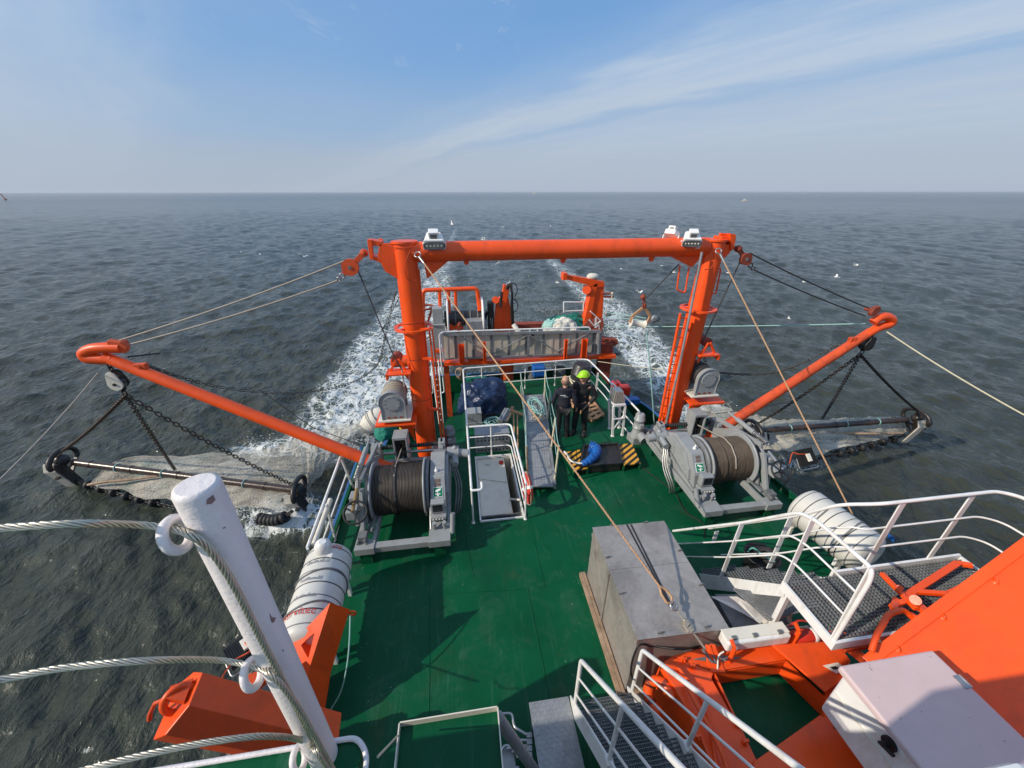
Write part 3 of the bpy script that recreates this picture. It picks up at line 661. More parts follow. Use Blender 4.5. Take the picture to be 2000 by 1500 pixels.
# ---------------------------------------------------------------- beam trawls
def trawl(o, i, ap, mid, label, chains_label, side):
    root = thing('beam_trawl', label, 'beam trawl', (o+i)/2, 'beam trawls held over the water')
    d = (i-o).normalized(); mtl = BROWNM
    m = M(); m.cyl(o+d*.35, i-d*.2, .105, None, 16)
    for k in (.12, .30, .50, .68, .86): c = o.lerp(i, k); m.cyl(c-d*.05, c+d*.05, .118, None, 16)
    m.build('beam', mtl, root)
    m = M()
    for k, mt in ((.24, 0), (.44, 0), (.78, 0)): c = o.lerp(i, k); m.torus(c, d, .115, .016, 18, 6)
    m.build('lashing', ROPE_TEAL, root)
    for e, sgn in ((o, -1), (i, 1)):
        m = M()
        c = e+V((0, 0, .0))
        # hoop-shaped trawl head plate
        pts = [c+V((0, .45*math.cos(a), .30*math.sin(a)+.05)) for a in np.linspace(-.6, math.pi+.3, 14)]
        m.tube(pts, .07, 8); m.bar(c+V((0, .25, -.2)), c+V((0, -.45, -.35)), .10, .05); m.bar(c+V((0, .4, -.1)), c+V((0, -.1, -.55)), .09, .05)
        m.ball(c+V((0, -.05, .06)), .19, 12, 8); m.build('trawl_head', BLACKM, root)
        m = M(); q = c+V((sgn*.12, -.35, 0)) if True else c
        q = e+V((-.14, -.30, 0)) if sgn < 0 else e+V((-.16 if side < 0 else .14, -.30, 0)); lean = .20 if side < 0 else -.20; w0 = .15
        m.prism([q+V((-w0, 0, .10)), q+V((w0, 0, .10)), q+V((w0+.02, -.10, -.12)), q+V((-w0+.0, -.10, -.12))], (0, .04, 0)); m.prism([q+V((-w0, -.10, -.12)), q+V((w0+.02, -.10, -.12)), q+V((w0+lean, .04, -.86)), q+V((-w0+.03+lean, .04, -.86))], (0, .04, 0))
        m.build('shoe_plate', SHOE, root, .008)
        m = M(); m.prism([q+V((w0+.03, -.08, .08)), q+V((w0+.07, .16, .06)), q+V((w0+lean+.05, .24, -.80)), q+V((w0+lean+.01, .06, -.86)), q+V((w0+.05, -.09, -.12))], (.03, 0, 0)); m.build('shoe_web', BLACKM, root)
        m = M(); rnd = random.Random(int(e.x*10))
        for k in range(5): m.chain(c+V((rnd.uniform(-.2, .2), rnd.uniform(-.2, .2), rnd.uniform(-.1, .35))), c+V((rnd.uniform(-.3, .5)*-sgn, rnd.uniform(-.3, .1), rnd.uniform(-.5, 0))), .05, .10, .014, .03)
        m.build('loose_chain', CHAINM, root)
    # ground rope with bobbins hanging in a bight under the beam
    return root
SHOE = mat('worn_shoe_steel', (.50, .47, .40), .45, .2, 6, dirt=(.14, .09, .06), dirtamt=.5, dirtscale=5) 
oL = gz(125, 900, -1.55); iL = gz(585, 958, -1.85)
trawl(oL, iL, apL, gz(338, 925, -1.6), 'brown steel beam trawl with pale shoes hung off the left boom', '', -1)
iR = gz(1470, 842, -1.7); oR = gz(1788, 818, -1.6)
trawl(oR, iR, apR, None, 'dark brown beam trawl half hidden behind the right winch', '', 1)
def ground_rope(p, label, group='bobbin ropes under the trawl beams', dense=False):
    root = thing('bobbin_rope', label, 'bobbin rope', p[0], group)
    m = M(); Q = catmull(p, 8); 
    for a, b in zip(Q[:-1], Q[1:]): m.chain(a, b, 0, .13, .018, .04)
    m.build('chain', BLACKM, root)
    L = 0
    tot = sum((b-a).length for a, b in zip(Q[:-1], Q[1:])); step = .15 if dense else .52; n = int(tot/step)
    for k in range(1, n):
        t_ = k*step; acc = 0
        for a, b in zip(Q[:-1], Q[1:]):
            l = (b-a).length
            if acc+l >= t_:
                c = a.lerp(b, (t_-acc)/l); d = (b-a).normalized(); break
            acc += l
        q = M(); q.lathe(c-d*.06, d, [(0, .06), (.01, .135 if not dense else .16), (.11, .135 if not dense else .16), (.12, .06)], 12); q.build('bobbin', BLACK, root)
ground_rope([gz(150, 938, -2.2), gz(200, 955, -2.3), gz(262, 972, -2.35), gz(345, 992, -2.38)], 'black bobbins on a chain below the outer half of the left trawl beam')
ground_rope([gz(502, 1012, -2.35), gz(530, 1016, -2.25), gz(552, 1012, -2.1), gz(568, 1000, -1.95)], 'tight stack of black rubber discs curling out of the water by the inner left shoe', dense=True)
ground_rope([gz(1765, 850, -2.2), gz(1730, 862, -2.3), gz(1660, 880, -2.36), gz(1600, 895, -2.38)], 'black bobbins on a chain below the right trawl beam')

def chain_thing(p0, p1, sag, label, mt, L=.13, r=.0125, w=.034, group='chains of the fishing gear'):
    m = M(); m.chain(p0, p1, sag, L, r, w); o = m.build('chain', mt); tag(o, label, 'chain', group); return o
chain_thing(apL, oL+V((.1, 0, .35)), .06, 'bridle chain from the left boom tip to the outer end of its beam', CHAINM)
chain_thing(apL, gz(342, 918, -1.55), .05, 'bridle chain from the left boom tip to the middle of its beam', CHAINM)
chain_thing(apL, iL+V((-.1, 0, .2)), .10, 'bridle chain from the left boom tip to the inner end of its beam', CHAINM)
chain_thing(gy(226, 738, 7.6), apL, 0, 'short doubled chain under the block of the left boom tip', CHAINM, .12)
chain_thing(apR, oR+V((-.1, 0, .35)), .06, 'bridle chain from the right boom tip to the outer end of its beam', CHAINM)
chain_thing(apR, gz(1606, 818, -1.45), .05, 'bridle chain from the right boom tip to the middle of its beam', BLACKM)
chain_thing(apR, iR+V((.1, 0, .3)), .1, 'bridle chain from the right boom tip towards the right winch', CHAINM)
chain_thing(gy(1706, 662, 7.6), apR, 0, 'short black chain beside the block of the right boom tip', BLACKM, .12)
def poly_chain(P, label, mt, L=.10):
    m = M()
    for a, b in zip(P[:-1], P[1:]): m.chain(a, b, 0, L, .0095, .026)
    tag(m.build('chain', mt), label, 'chain', 'chains of the fishing gear')
poly_chain(catmull([gy(290, 715, 7.8), gy(350, 736, 8.2), gy(430, 756, 9.0), gy(520, 767, 10.0), gy(600, 766, 10.8), gy(680, 750, 11.4), gy(735, 715, 11.9), gy(752, 660, 12.2), gy(772, 570, 12.4)], 4), 'long slack chain sagging from the left boom tip back towards the stern', CHAING, .12)
poly_chain(catmull([gy(1408, 728, 8.2), gy(1450, 731, 8.2), gy(1510, 728, 8.1), gy(1560, 712, 8.0), gy(1640, 672, 7.8)], 4), 'slack grey chain running from beside the right drum winch up to the right boom', CHAING)
poly_chain([gy(1374, 600, 8.4), gy(1372, 660, 8.4), gy(1376, 700, 8.35), gy(1382, 722, 8.3)], 'chain hanging down behind the right gantry post', CHAING, .11)

# trawl nets streaming on the surface
def netmat():
    m = bpy.data.materials.new('fine_pale_netting'); m.use_nodes = True; t = NT(m.node_tree)
    P = t.n('ShaderNodeTexCoord').outputs['Object']
    c = t.mix(t.ramp(t.noise(P, .7, 6, .6, .5), [(.35, 0), (.7, 1)]), (.42, .375, .30), (.64, .60, .52))
    c = t.mix(t.math('MULTIPLY', t.ramp(t.noise(P, 1.1, 4, .6), [(.55, 0), (.7, 1)]), .5), c, (.20, .34, .28))
    b = t.n('ShaderNodeBsdfPrincipled', i_Roughness=.75); t.l(c, b.inputs['Base Color'])
    bp = t.n('ShaderNodeBump', i_Strength=.5, i_Distance=.05); t.l(t.noise(P, 5, 6, .7, .6), bp.inputs['Height']); t.l(bp.outputs[0], b.inputs['Normal'])
    tr = t.n('ShaderNodeBsdfTransparent'); mx = t.n('ShaderNodeMixShader')
    st = t.noise(t.mapping(P, scale=(.55, 2.6, 1), rot=(0, 0, .12)), 1.5, 8, .68, .7); vz = t.n('ShaderNodeTexVoronoi', feature='DISTANCE_TO_EDGE', i_Scale=15.0, i_Vector=P).outputs['Distance']
    kn = t.ramp(vz, [(.03, 1), (.14, .0)])
    t.l(t.math('ADD', t.ramp(st, [(.30, .10), (.70, .68)]), t.math('MULTIPLY', kn, .30), clamp=True), mx.inputs[0]); t.l(tr.outputs[0], mx.inputs[1]); t.l(b.outputs[0], mx.inputs[2])
    o = t.n('ShaderNodeOutputMaterial'); t.l(mx.outputs[0], o.inputs[0]); return m
NET = netmat()
from mathutils import noise as mn
def net(rows, label, bulge=.18, extra=None):
    root = thing('trawl_net', label, 'net', rows[0][0], 'pale trawl nets streaming from the beams')
    R = [catmull(r, 14) for r in rows]; n = min(len(r) for r in R); cols = list(zip(*[r[:n] for r in R]))
    cols = [catmull(list(c), 14) for c in cols]; m = M(); nv = len(cols[0]); vs = []
    rnd = random.Random(3)
    for c in cols:
        for j, p in enumerate(c): vs.append(p+Zv*(bulge*math.sin(math.pi*j/(nv-1))*(1+.6*mn.noise(V((p.x*.35, j*.9, 0))))+.11*mn.noise(V((p.x*.5+3, p.y*2.3, 1)))+.05*mn.noise(V((p.x*2.2, p.y*4, 5))))+V((0, .16*mn.noise(V((p.x*1.3, 7, j*.1))), 0)))
    m.add(vs, [(i*nv+j, (i+1)*nv+j, (i+1)*nv+j+1, i*nv+j+1) for i in range(len(cols)-1) for j in range(nv-1)], True)
    m.build('mesh_panel', NET, root)
    for e in (0, nv-1): m = M(); m.tube([vs[i*nv+e] for i in range(len(cols))], .022, 6); m.build('edge_rope', WIREW, root)
    return root
W_ = -2.36
# left net: rows run from the outer to the inner edge, from the beam back to the cod end
nl = net([[gz(178, 945, -2.1), gz(235, 897, -1.75), gz(380, 890, -1.9)],
          [gz(330, 985, -2.3), gz(400, 940, -1.9), gz(500, 884, -2.0)],
          [gz(560, 995, -2.2), gz(570, 930, -2.0), gz(570, 866, -2.1)],
          [gz(612, 950, -2.3), gz(630, 900, -2.1), gz(640, 847, -2.1)],
          [gz(690, 868, -2.3), gz(690, 850, -2.0), gz(690, 830, -2.1)],
          [gz(728, 842, -2.3), gz(724, 828, -1.9), gz(715, 815, -2.1)]], 'pale net spread behind the left trawl beam and tapering to a bag at the hull')
m = M(); a = gz(722, 830, -2.0); b = gz(748, 812, -1.7)
Rr = (b-a).to_track_quat('Z', 'Y').to_matrix()
m.ball((a+b)/2, .62, 14, 10, .72, .72, 1.05, .12, 4, Rr); m.build('cod_end', NETW, nl)
m = M(); m.torus((a+b)/2-(b-a)*.2, b-a, .5, .02, 18, 6); m.torus((a+b)/2+(b-a)*.2, b-a, .46, .02, 18, 6); m.build('bag_rope', WIREW, nl)
m = M(); m.ball(gz(741, 834, -1.5), .08, 10, 8); m.build('float', YEL, nl)
m = M(); m.tube(catmull([gz(172, 947, -2.0), gz(205, 941, -1.85), gz(260, 936, -1.8), gz(330, 926, -1.7)], 6), .04, 6); m.build('head_rope', WOODW, nl)
nr = net([[gz(1770, 845, -2.2), gz(1760, 826, -1.9), gz(1740, 812, -1.9)],
          [gz(1690, 868, -2.3), gz(1650, 845, -2.0), gz(1640, 822, -1.95)],
          [gz(1590, 892, -2.35), gz(1540, 860, -2.1), gz(1520, 824, -2.0)],
          [gz(1480, 880, -2.35), gz(1470, 850, -2.1), gz(1450, 815, -2.1)],
          [gz(1400, 830, -2.3), gz(1395, 812, -2.0), gz(1390, 792, -2.1)],
          [gz(1362, 806, -2.3), gz(1360, 798, -2.0), gz(1355, 788, -2.1)]], 'pale net behind the right trawl beam, partly hidden by the right boom')
m = M(); m.tube(catmull([gz(1590, 843, -1.9), gz(1640, 846, -1.95), gz(1700, 847, -1.9), gz(1762, 846, -1.95)], 6), .045, 6); m.build('head_rope', WOODW, nr)

# ---------------------------------------------------------------- standing ropes and wires
def rope_thing(pts, r, mt, label, cat='rope', group='ropes and wires of the rigging', n=7):
    m = M(); m.tube(pts, r, n); return tag(m.build('rope' if cat == 'rope' else 'wire', mt), label, cat, group)
rope_thing(sagline(gy(672, 510, 7.9), gy(222, 668, 7.7), .05), .016, WIREW, 'upper light wire from the left gantry block to the left boom tip', 'wire')
rope_thing(sagline(eL, gy(252, 673, 7.62), .05), .016, WIREW, 'lower light wire shackled to the left gantry block and the left boom head', 'wire')
rope_thing([gy(700, 530, 7.95), gy(770, 698, 7.75), gy(785, 722, 7.7)], .013, WIRED, 'dark wire leading down from the left gantry block to the guide shelf', 'wire')
rope_thing([gy(785, 722, 7.7), gy(790, 755, 7.65)], .016, WIREW, 'short pale wire running into the left drum winch', 'wire')
rope_thing([gy(775, 570, 12.5), gy(745, 650, 12.2), gy(790, 560, 12.6)], .012, WIRED, 'thin dark wire behind the left gantry post', 'wire')
rope_thing(sagline(gy(1464, 494, 7.9), gy(1697, 602, 7.6), .03), .016, WIRED, 'upper dark wire from the right gantry block to the right boom tip', 'wire')
rope_thing(sagline(eR, gy(1690, 617, 7.6), .03), .016, WIRED, 'lower dark wire shackled to the right gantry block and the right boom tip', 'wire')
rope_thing([gy(1446, 510, 7.95), gy(1372, 668, 7.75)], .015, WIRED, 'dark wire dropping from the right gantry block to the guide shelf', 'wire')
rope_thing(sagline(gy(1732, 648, 7.5), gy(2040, 832, 4.8), .05), .014, ROPE_WHITE, 'pale rope from the right boom tip leading forward past the right edge')
rope_thing(sagline(gy(192, 728, 7.5), gy(-40, 975, 5.2), .05), .012, WIREW, 'thin grey rope from the left boom tip leading forward past the left edge')
rope_thing([gy(505, 760, 9.0), gy(610, 835, 8.9), gy(735, 880, 8.6)], .010, WIRED, 'thin dark wire sloping down behind the left boom', 'wire')
rope_thing([gy(248, 697, 7.8), gy(312, 690, 8.4)], .018, WIRED, 'short black rope end sticking out from the left boom head')
rope_thing(sagline(gy(1180, 637, 13.4), gy(1690, 632, 7.7), .04), .013, ROPE_TEAL, 'long pale green line from the stern davit to the right boom tip')
rope_thing([gy(1180, 610, 13.4), gy(1240, 617, 12.2), gy(1262, 622, 11.8)], .012, ROPE_TEAL, 'upper strand of the green tackle between davit and hanging block')
rope_thing([gy(1180, 618, 13.4), gy(1240, 624, 12.2), gy(1262, 628, 11.8)], .014, ROPE_TEAL, 'lower strand of the green tackle between davit and hanging block')
rope_thing([gy(1262, 645, 7.9), gy(1270, 720, 7.8), gy(1276, 800, 7.7), gz(1279, 848, .02)], .016, ROPE_TEAL, 'pale green rope hanging from the cream roller to the foot of the right post')
rope_thing([gy(1168, 706, 12.0), gy(1225, 714, 11.2), gy(1300, 722, 9.5)], .010, ROPE_WHITE, 'thin pale line from the rail corner to the right gantry post')
rope_thing([gy(1326, 516, 8.0), gy(1262, 582, 8.0)], .014, WIRED, 'dark wire from the gantry beam to the hanging roller hook', 'wire')
rope_thing([gy(1195, 675, 12.8), gy(1240, 725, 12.0), gy(1300, 800, 9.0)], .010, WIRED, 'thin dark wire from the stern fairlead towards the right post foot', 'wire')
rope_thing(sagline(gy(1560, 780, 8.6), gy(1398, 808, 8.4), .05), .010, WIRED, 'thin dark wire beneath the right boom', 'wire')
# fore-stays
def stay(a, b, label, r=.017):
    root = thing('forestay', label, 'stay', a, 'tan stays from the gantry tops')
    d = (b-a).normalized(); m = M(); m.rope([a+d*.30, b], r, 3, step=.05, n=5); m.build('stay_rope', ROPE_TAN, root)
    m = M(); m.cyl(a+d*.16, a+d*.34, .030, .02, 10); m.torus(a+d*.08, d.cross(V((1, 0, .3))), .06, .014, 16, 6); m.build('socket', STEEL, root)
    return root, d
sa = gy(812, 492, 7.75); sb = gz(1392, 1288, 1.02); tk = sa.lerp(sb, .0)
pe = gz(1283, 1150, 1.35)
# split: rope, thimble, turnbuckle
d = (sb-sa).normalized(); s1 = sa+d*((pe-sa).dot(d))
root, _ = stay(sa, s1, 'tan stay from the left gantry top down to a turnbuckle over the metal container')
m = M(); c = s1+d*.06; q = d.cross(Zv).normalized()
m.tube([c-d*.10, c-d*.02+q*.05, c+d*.08+q*.06, c+d*.13, c+d*.08-q*.06, c-d*.02-q*.05], .016, 8, closed=True); m.build('thimble', ROPE_TAN, root)
m = M(); m.torus(c+d*.16, d.cross(q), .045, .016, 16, 6); m.cyl(c+d*.16-q*.06, c+d*.16+q*.06, .017, None, 8); m.build('shackle', STEEL, root)
e0 = c+d*.22; e1 = sb-d*.24
m = M(); m.cyl(e0, e0+d*.16, .014, None, 8)
for s_ in (-1, 1): m.bar(e0+d*.14+q*(.042*s_), e1-d*.12+q*(.042*s_), .024, .034)
m.cyl(e0+d*.12, e0+d*.18, .04, None, 10); m.cyl(e1-d*.16, e1-d*.10, .04, None, 10); m.cyl(e1-d*.14, e1+d*.12, .014, None, 8); m.build('turnbuckle', WIRE, root)
m = M(); m.tube([sb-d*.14+q*.035, sb+q*.035, sb+d*.04, sb-q*.035, sb-d*.14-q*.035], .015, 8); m.build('end_shackle', GREYD, root)
ra = gy(1400, 484, 7.75); rb = gz(1696, 1066, .25)
root, d = stay(ra, rb, 'tan stay from the right gantry top down past the right raft canister')
m = M(); m.cyl(rb-d*.5, rb, .022, None, 10); m.build('end_fitting', WIRE, root)
# hanging roller
c = gy(1246, 632, 7.9); q = thing('hanging_roller', 'cream roller in a tan steel yoke hanging beside the right gantry post', 'roller block', c)
u = V((.97, -.1, -.17)).normalized()
m = M(); m.lathe(c-u*.17, u, [(0, .10), (.02, .10), (.04, .07), (.30, .07), (.32, .10), (.34, .10)], 16); m.build('roller', CREAM, q)
m = M(); t0 = gy(1258, 602, 7.9)
for s_ in (-1, 1):
    e = c+u*(.20*s_); k = gy(1235 if s_ < 0 else 1270, 618, 7.9); m.bar(e, k, .035, .06); m.bar(k, t0+u*(.03*s_), .035, .06)
m.build('yoke', WOOD, q)
m = M(); m.chain(t0, gy(1258, 580, 7.9), 0, .10, .014, .03); m.torus(t0+Zv*.05, (0, 1, 0), .04, .014, 14, 6); m.ball(gy(1256, 580, 7.9), .06, 10, 6); m.build('hook', RUST, q)
for (px, py, yy, lab) in ((1187, 613, 13.3, 'flat grey pulley block tied to the stern davit, left of the green tackle'), (1278, 623, 11.6, 'flat grey pulley block right of the green tackle by the gantry post')):
    c = gy(px, py, yy); q = thing('tackle_block', lab, 'pulley block', c, 'flat tackle blocks on the green lines')
    m = M(); m.lathe(c-V((0, .05, 0)), (0, 1, 0), [(0, .06), (.01, .12), (.09, .12), (.1, .06)], 14); m.build('shell', ALU, q)
    m = M(); m.torus(c+V((.14, 0, -.01)), (0, 1, 0), .05, .014, 12, 6); m.build('eye', BLACKM, q)
# ================================================================ trawl winches
def hazmat(name, ang, k=7.5):
    m = bpy.data.materials.new(name); m.use_nodes = True; t = NT(m.node_tree)
    P = t.n('ShaderNodeTexCoord').outputs['Object']; s = t.n('ShaderNodeSeparateXYZ', i_0=P)
    a = t.math('ADD', t.math('MULTIPLY', s.outputs[0], math.cos(ang)*k), t.math('MULTIPLY', s.outputs[1], math.sin(ang)*k))
    f = t.math('FRACT', a); g_ = t.math('GREATER_THAN', f, .5)
    d = t.math('MULTIPLY', t.ramp(t.noise(P, 14, 6, .7), [(.55, 0), (.7, 1)]), .5)
    c = t.mix(d, t.mix(g_, (.012, .012, .012), (.72, .36, .03)), (.10, .08, .05))
    b = t.n('ShaderNodeBsdfPrincipled', i_Roughness=.5); t.l(c, b.inputs['Base Color'])
    o = t.n('ShaderNodeOutputMaterial'); t.l(b.outputs[0], o.inputs[0]); return m
WROPE = mat('greasy_shaded_wound_wire', (.070, .058, .049), .5, .3, 4, metal=.25, bump=.1, dirt=(.03, .026, .024), dirtamt=.6, dirtscale=3)  # wire colour lowered to paint in the shade over the left drum
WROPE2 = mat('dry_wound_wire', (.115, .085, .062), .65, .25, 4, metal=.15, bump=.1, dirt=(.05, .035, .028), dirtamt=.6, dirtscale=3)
SIGNG = mat('sign_green', (.0, .19, .085), .4); SIGNW = mat('sign_white', (.8, .82, .8), .4); SCREEN = mat('dark_screen', (.015, .015, .02), .2); PLATE = mat('brown_nameplate', (.16, .11, .09), .4, .3, 20)
def trawl_winch(T, label, rope, side):
    o = T @ V((-1.2, 6.1, 0)); root = thing('trawl_winch', label, 'winch', o, 'grey trawl winches beside the gantry posts')
    def B(name, fn, mt, bev=.006, par=None):
        m = M(T); fn(m); return m.build(name, mt, par or root, bev)
    for (x, y) in ((-.62, 4.98), (-.62, 7.25), (-1.9, 4.98), (-1.9, 7.25), (-.62, 6.1), (-1.9, 6.1)):
        B('mounting_foot', lambda m: (m.box(x-.10, x+.10, y-.012, y+.012, .004, .296), m.box(x-.012, x+.012, y+.013, y+.22, .004, .296)), DECK, 0)
    def base(m):
        m.box(-.80, -.42, 4.90, 5.36, .30, .44); m.box(-.80, -.74, 5.36, 7.4, .30, .44); m.box(-.48, -.42, 5.36, 7.4, .30, .44)
        m.box(-1.72, -.80, 4.93, 5.06, .30, .42); m.box(-2.05, -1.72, 4.9, 5.12, .30, .44); m.box(-2.05, -1.99, 5.12, 7.4, .30, .44); m.box(-1.78, -1.72, 5.12, 7.4, .30, .44); m.box(-1.99, -.48, 7.28, 7.4, .31, .43)
    B('base_frame', base, GREY)
    prof = [(7.2, .44), (7.05, .85), (6.45, 1.22), (5.80, 1.14), (5.52, .80), (5.46, .44)]
    B('gear_housing', lambda m: m.prism([V((-.76, y, z)) for y, z in prof], (.28, 0, 0)), GREY, .012)
    def cover(m):
        c = [(6.95, .62), (6.85, .9), (6.42, 1.14), (5.9, 1.07), (5.68, .84), (5.62, .62)]
        m.prism([V((-.48, y, z)) for y, z in c], (.05, 0, 0)); m.bar((-.42, 6.9, .8), (-.42, 5.7, .66), .012, .05); m.bar((-.425, 6.3, .66), (-.425, 6.3, 1.0), .012, .05)
        for k in range(10): m.cyl((-.432, 6.85-.12*k, .95-.02*k), (-.418, 6.85-.12*k, .95-.02*k), .012, None, 6)
    B('gear_cover', cover, GREY)
    # fittings on the sloping front of the housing
    a = V((-.62, 5.80, 1.14)); b = V((-.62, 5.52, .80)); d = (b-a).normalized(); n = V((0, d.z, -d.y)); n = n if n.y < 0 else -n; X = V((1, 0, 0))
    def onface(m, x0, x1, s0, s1, off, th):
        q = [a+X*(x+.0)+d*s+n*off for x, s in ((x0, s0), (x1, s0), (x1, s1), (x0, s1))]
        m.slab(q, th) if th > 0 else None
    B('breather_cap', lambda m: m.lathe((-.64, 5.93, 1.155), (0, -.1, 1), [(0, .035), (.03, .035), (.035, .018), (.10, .012), (.105, .004)], 10), WHITE, 0)
    def plates(m):
        for s0, s1 in ((.05, .11), (.125, .18)): m.prism([a+X*x+d*s+n*.002 for x, s in ((-.05, s0), (.05, s0), (.05, s1), (-.05, s1))], n*.006)
    B('name_plate', plates, PLATE, 0)
    sg = B('safety_sign', lambda m: m.prism([a+X*x+d*s+n*.002 for x, s in ((-.09, .20), (.09, .20), (.09, .38), (-.09, .38))], n*.006), SIGNW, 0)
    B('sign_field', lambda m: m.prism([a+X*x+d*s+n*.0085 for x, s in ((-.08, .21), (.08, .21), (.08, .37), (-.08, .37))], n*.003), SIGNG, 0, sg)
    def picto(m):
        q = lambda x, s: a+X*x+d*s+n*.012
        m.prism([q(-.05, .315), q(-.045, .33), q(.045, .33), q(.05, .315)], n*.002)       # basin
        m.prism([q(-.012, .33), q(.012, .33), q(.018, .36), q(-.018, .36)], n*.002)       # foot
        m.prism([q(-.055, .265), q(-.02, .245), q(.035, .225), q(.06, .228), q(.05, .255), q(.01, .28), q(-.05, .285)], n*.002)   # head bent over the jet
        m.prism([q(-.01, .29), q(.0, .29), q(.004, .312), q(-.014, .312)], n*.002)
    B('pictogram', picto, SIGNW, 0, sg)
    # gauge box
    gb = B('gauge_box', lambda m: (m.prism([V((-.76+.02, 5.44, .70)), V((-.50, 5.44, .70)), V((-.50, 5.44, .93)), V((-.74, 5.44, .93))], (0, -.14, .0)), m.box(-.76, -.48, 5.22, 5.42, .60, .68)), GREY, .008)
    B('screen', lambda m: m.box(-.71, -.535, 5.293, 5.298, .745, .90), SCREEN, 0, gb)
    [B('button', lambda m: m.cyl((-.71+.055*k, 5.205, .64), (-.71+.055*k, 5.22, .64), .014, None, 8), CREAM, 0, gb) for k in range(4)]
    B('tray_arm', lambda m: m.tube([V((-.77, 5.6, .72)), V((-.77, 5.3, .60)), V((-.76, 5.15, .50))], .018, 6), STEEL, 0)
    B('bollard_pin', lambda m: m.cyl((-.70, 5.2, .44), (-.70, 5.16, .62), .035, None, 12), GREY, 0); B('bollard_pin', lambda m: m.cyl((-.52, 5.2, .44), (-.52, 5.16, .62), .035, None, 12), GREY, 0)
    B('roller_post', lambda m: m.cyl((-.39, 5.1, .40), (-.36, 5.25, .72), .045, None, 14), GREY, 0)
    # drive motor inboard aft
    def motor(m):
        m.cyl((-.46, 6.75, .95), (-.22, 6.75, .95), .13, None, 16); m.cyl((-.30, 6.75, .95), (-.02, 6.72, .92), .09, None, 14); m.cyl((-.30, 6.62, .95), (-.30, 6.38, .92), .07, None, 12); m.ball((-.30, 6.75, 1.06), .06, 10, 6)
    B('hydraulic_motor', motor, GREY, 0)
    def hoses(m):
        for k in range(3): m.tube(catmull([V((-.30-.04*k, 6.45, .9)), V((-.20-.05*k, 6.2, .55)), V((-.24-.05*k, 5.9, .25)), V((-.30-.05*k, 5.9, .03))], 5), .016, 6)
    B('hydraulic_pipes', hoses, STEEL if side > 0 else GREYD, 0)
    # drum
    cy, cz = 6.02, .74
    B('drum_core', lambda m: m.cyl((-1.80, cy, cz), (-.86, cy, cz), .40, None, 28), GREYD, 0)
    for x in (-1.83, -.87): B('drum_flange', lambda m: m.lathe((x-.02, cy, cz), (1, 0, 0), [(0, .54), (.005, .56), (.035, .56), (.04, .54)], 40), GREY if x < -1 or side > 0 else GREY, 0)
    B('brake_band', lambda m: m.lathe((-.84, cy, cz), (1, 0, 0), [(0, .46), (.001, .52), (.055, .52), (.056, .46)], 36), GREYD, 0)
    def wires(m):
        n = 36; rnd = random.Random(5)
        for k in range(n):
            x = -1.795+.0255*k; R = .455+.004*rnd.random()+(.02 if side > 0 and (k > 22) else 0)+(.03 if side < 0 and 12 < k < 16 else 0)
            m.torus((x, cy, cz), (1, .012, 0), R, .0135, 44, 5)
    B('wound_cable', wires, rope, 0)
    B('lead_wire', lambda m: m.tube([V((-1.44, 7.05, .95)), V((-1.42, 6.35, 1.14)), V((-1.41, 6.1, 1.225)), V((-1.405, 5.85, 1.20)), V((-1.40, 5.65, 1.05)), V((-1.40, 5.56, .85))], .014, 6), WIREW, 0)
    # level-wind
    def guides(m): m.cyl((-2.02, 7.2, .74), (-.62, 7.2, .74), .035, None, 12)
    B('guide_rod', guides, STEEL, 0)
    def screw(m):
        m.cyl((-2.02, 7.26, .86), (-.62, 7.26, .86), .034, None, 12)
        for s_ in (0, 1):
            m.tube([V((-2.0+1.38*i/120, 7.26+.042*math.cos(i*.62+s_*3.14), .86+.042*math.sin(i*.62+s_*3.14))) for i in range(121)], .012, 5)
    B('lead_screw', screw, WIRED, 0)
    for x in (-2.1, -.66): B('screw_bearing', lambda m: m.prism([V((x, y, z)) for y, z in ((7.08, .66), (7.36, .66), (7.38, .90), (7.30, .98), (7.14, .98), (7.06, .86))], (.10, 0, 0)), GREY, .01)
    def carriage(m):
        m.box(-1.60, -1.565, 7.02, 7.36, .60, 1.24); m.box(-1.335, -1.30, 7.02, 7.36, .60, 1.24); m.box(-1.565, -1.335, 7.02, 7.36, 1.18, 1.24); m.box(-1.565, -1.335, 7.02, 7.34, .60, .68); m.box(-1.565, -1.335, 7.30, 7.34, .68, 1.18)
    B('wire_guide', carriage, GREY, .006)
    B('guide_roller', lambda m: (m.cyl((-1.50, 7.08, .68), (-1.50, 7.08, 1.18), .028, None, 10), m.cyl((-1.40, 7.08, .68), (-1.40, 7.08, 1.18), .028, None, 10)), BLACKM, 0)
    B('guide_post', lambda m: m.box(-.62, -.52, 7.1, 7.3, .44, .98), GREY); B('guide_post', lambda m: m.box(-2.04, -1.9, 7.1, 7.3, .44, .98), GREY)
    # outer frame with brake gear
    B('side_frame', lambda m: (m.prism([V((-1.96, y, z)) for y, z in ((7.3, .44), (7.1, .8), (6.5, 1.16), (6.2, 1.22), (5.9, 1.1), (5.5, .62), (5.45, .44))], (.05, 0, 0)), m.bar((-1.95, 7.1, 1.05), (-1.95, 5.7, 1.28), .06, .09), m.bar((-1.95, 5.25, .44), (-1.95, 5.62, 1.15), .06, .12)), GREY, .006)
    B('brake_lever', lambda m: m.prism([V((-2.10, y, z)) for y, z in ((6.05, 1.16), (5.95, 1.26), (5.42, .82), (5.36, .52), (5.46, .48), (5.58, .74))], (.06, 0, 0)), GREY, .012)
    B('brake_cylinder', lambda m: (m.cyl((-2.02, 6.6, 1.34), (-2.02, 6.05, 1.34), .05, None, 14), m.cyl((-2.02, 6.9, 1.34), (-2.02, 6.6, 1.34), .025, None, 10)), GREY, 0)
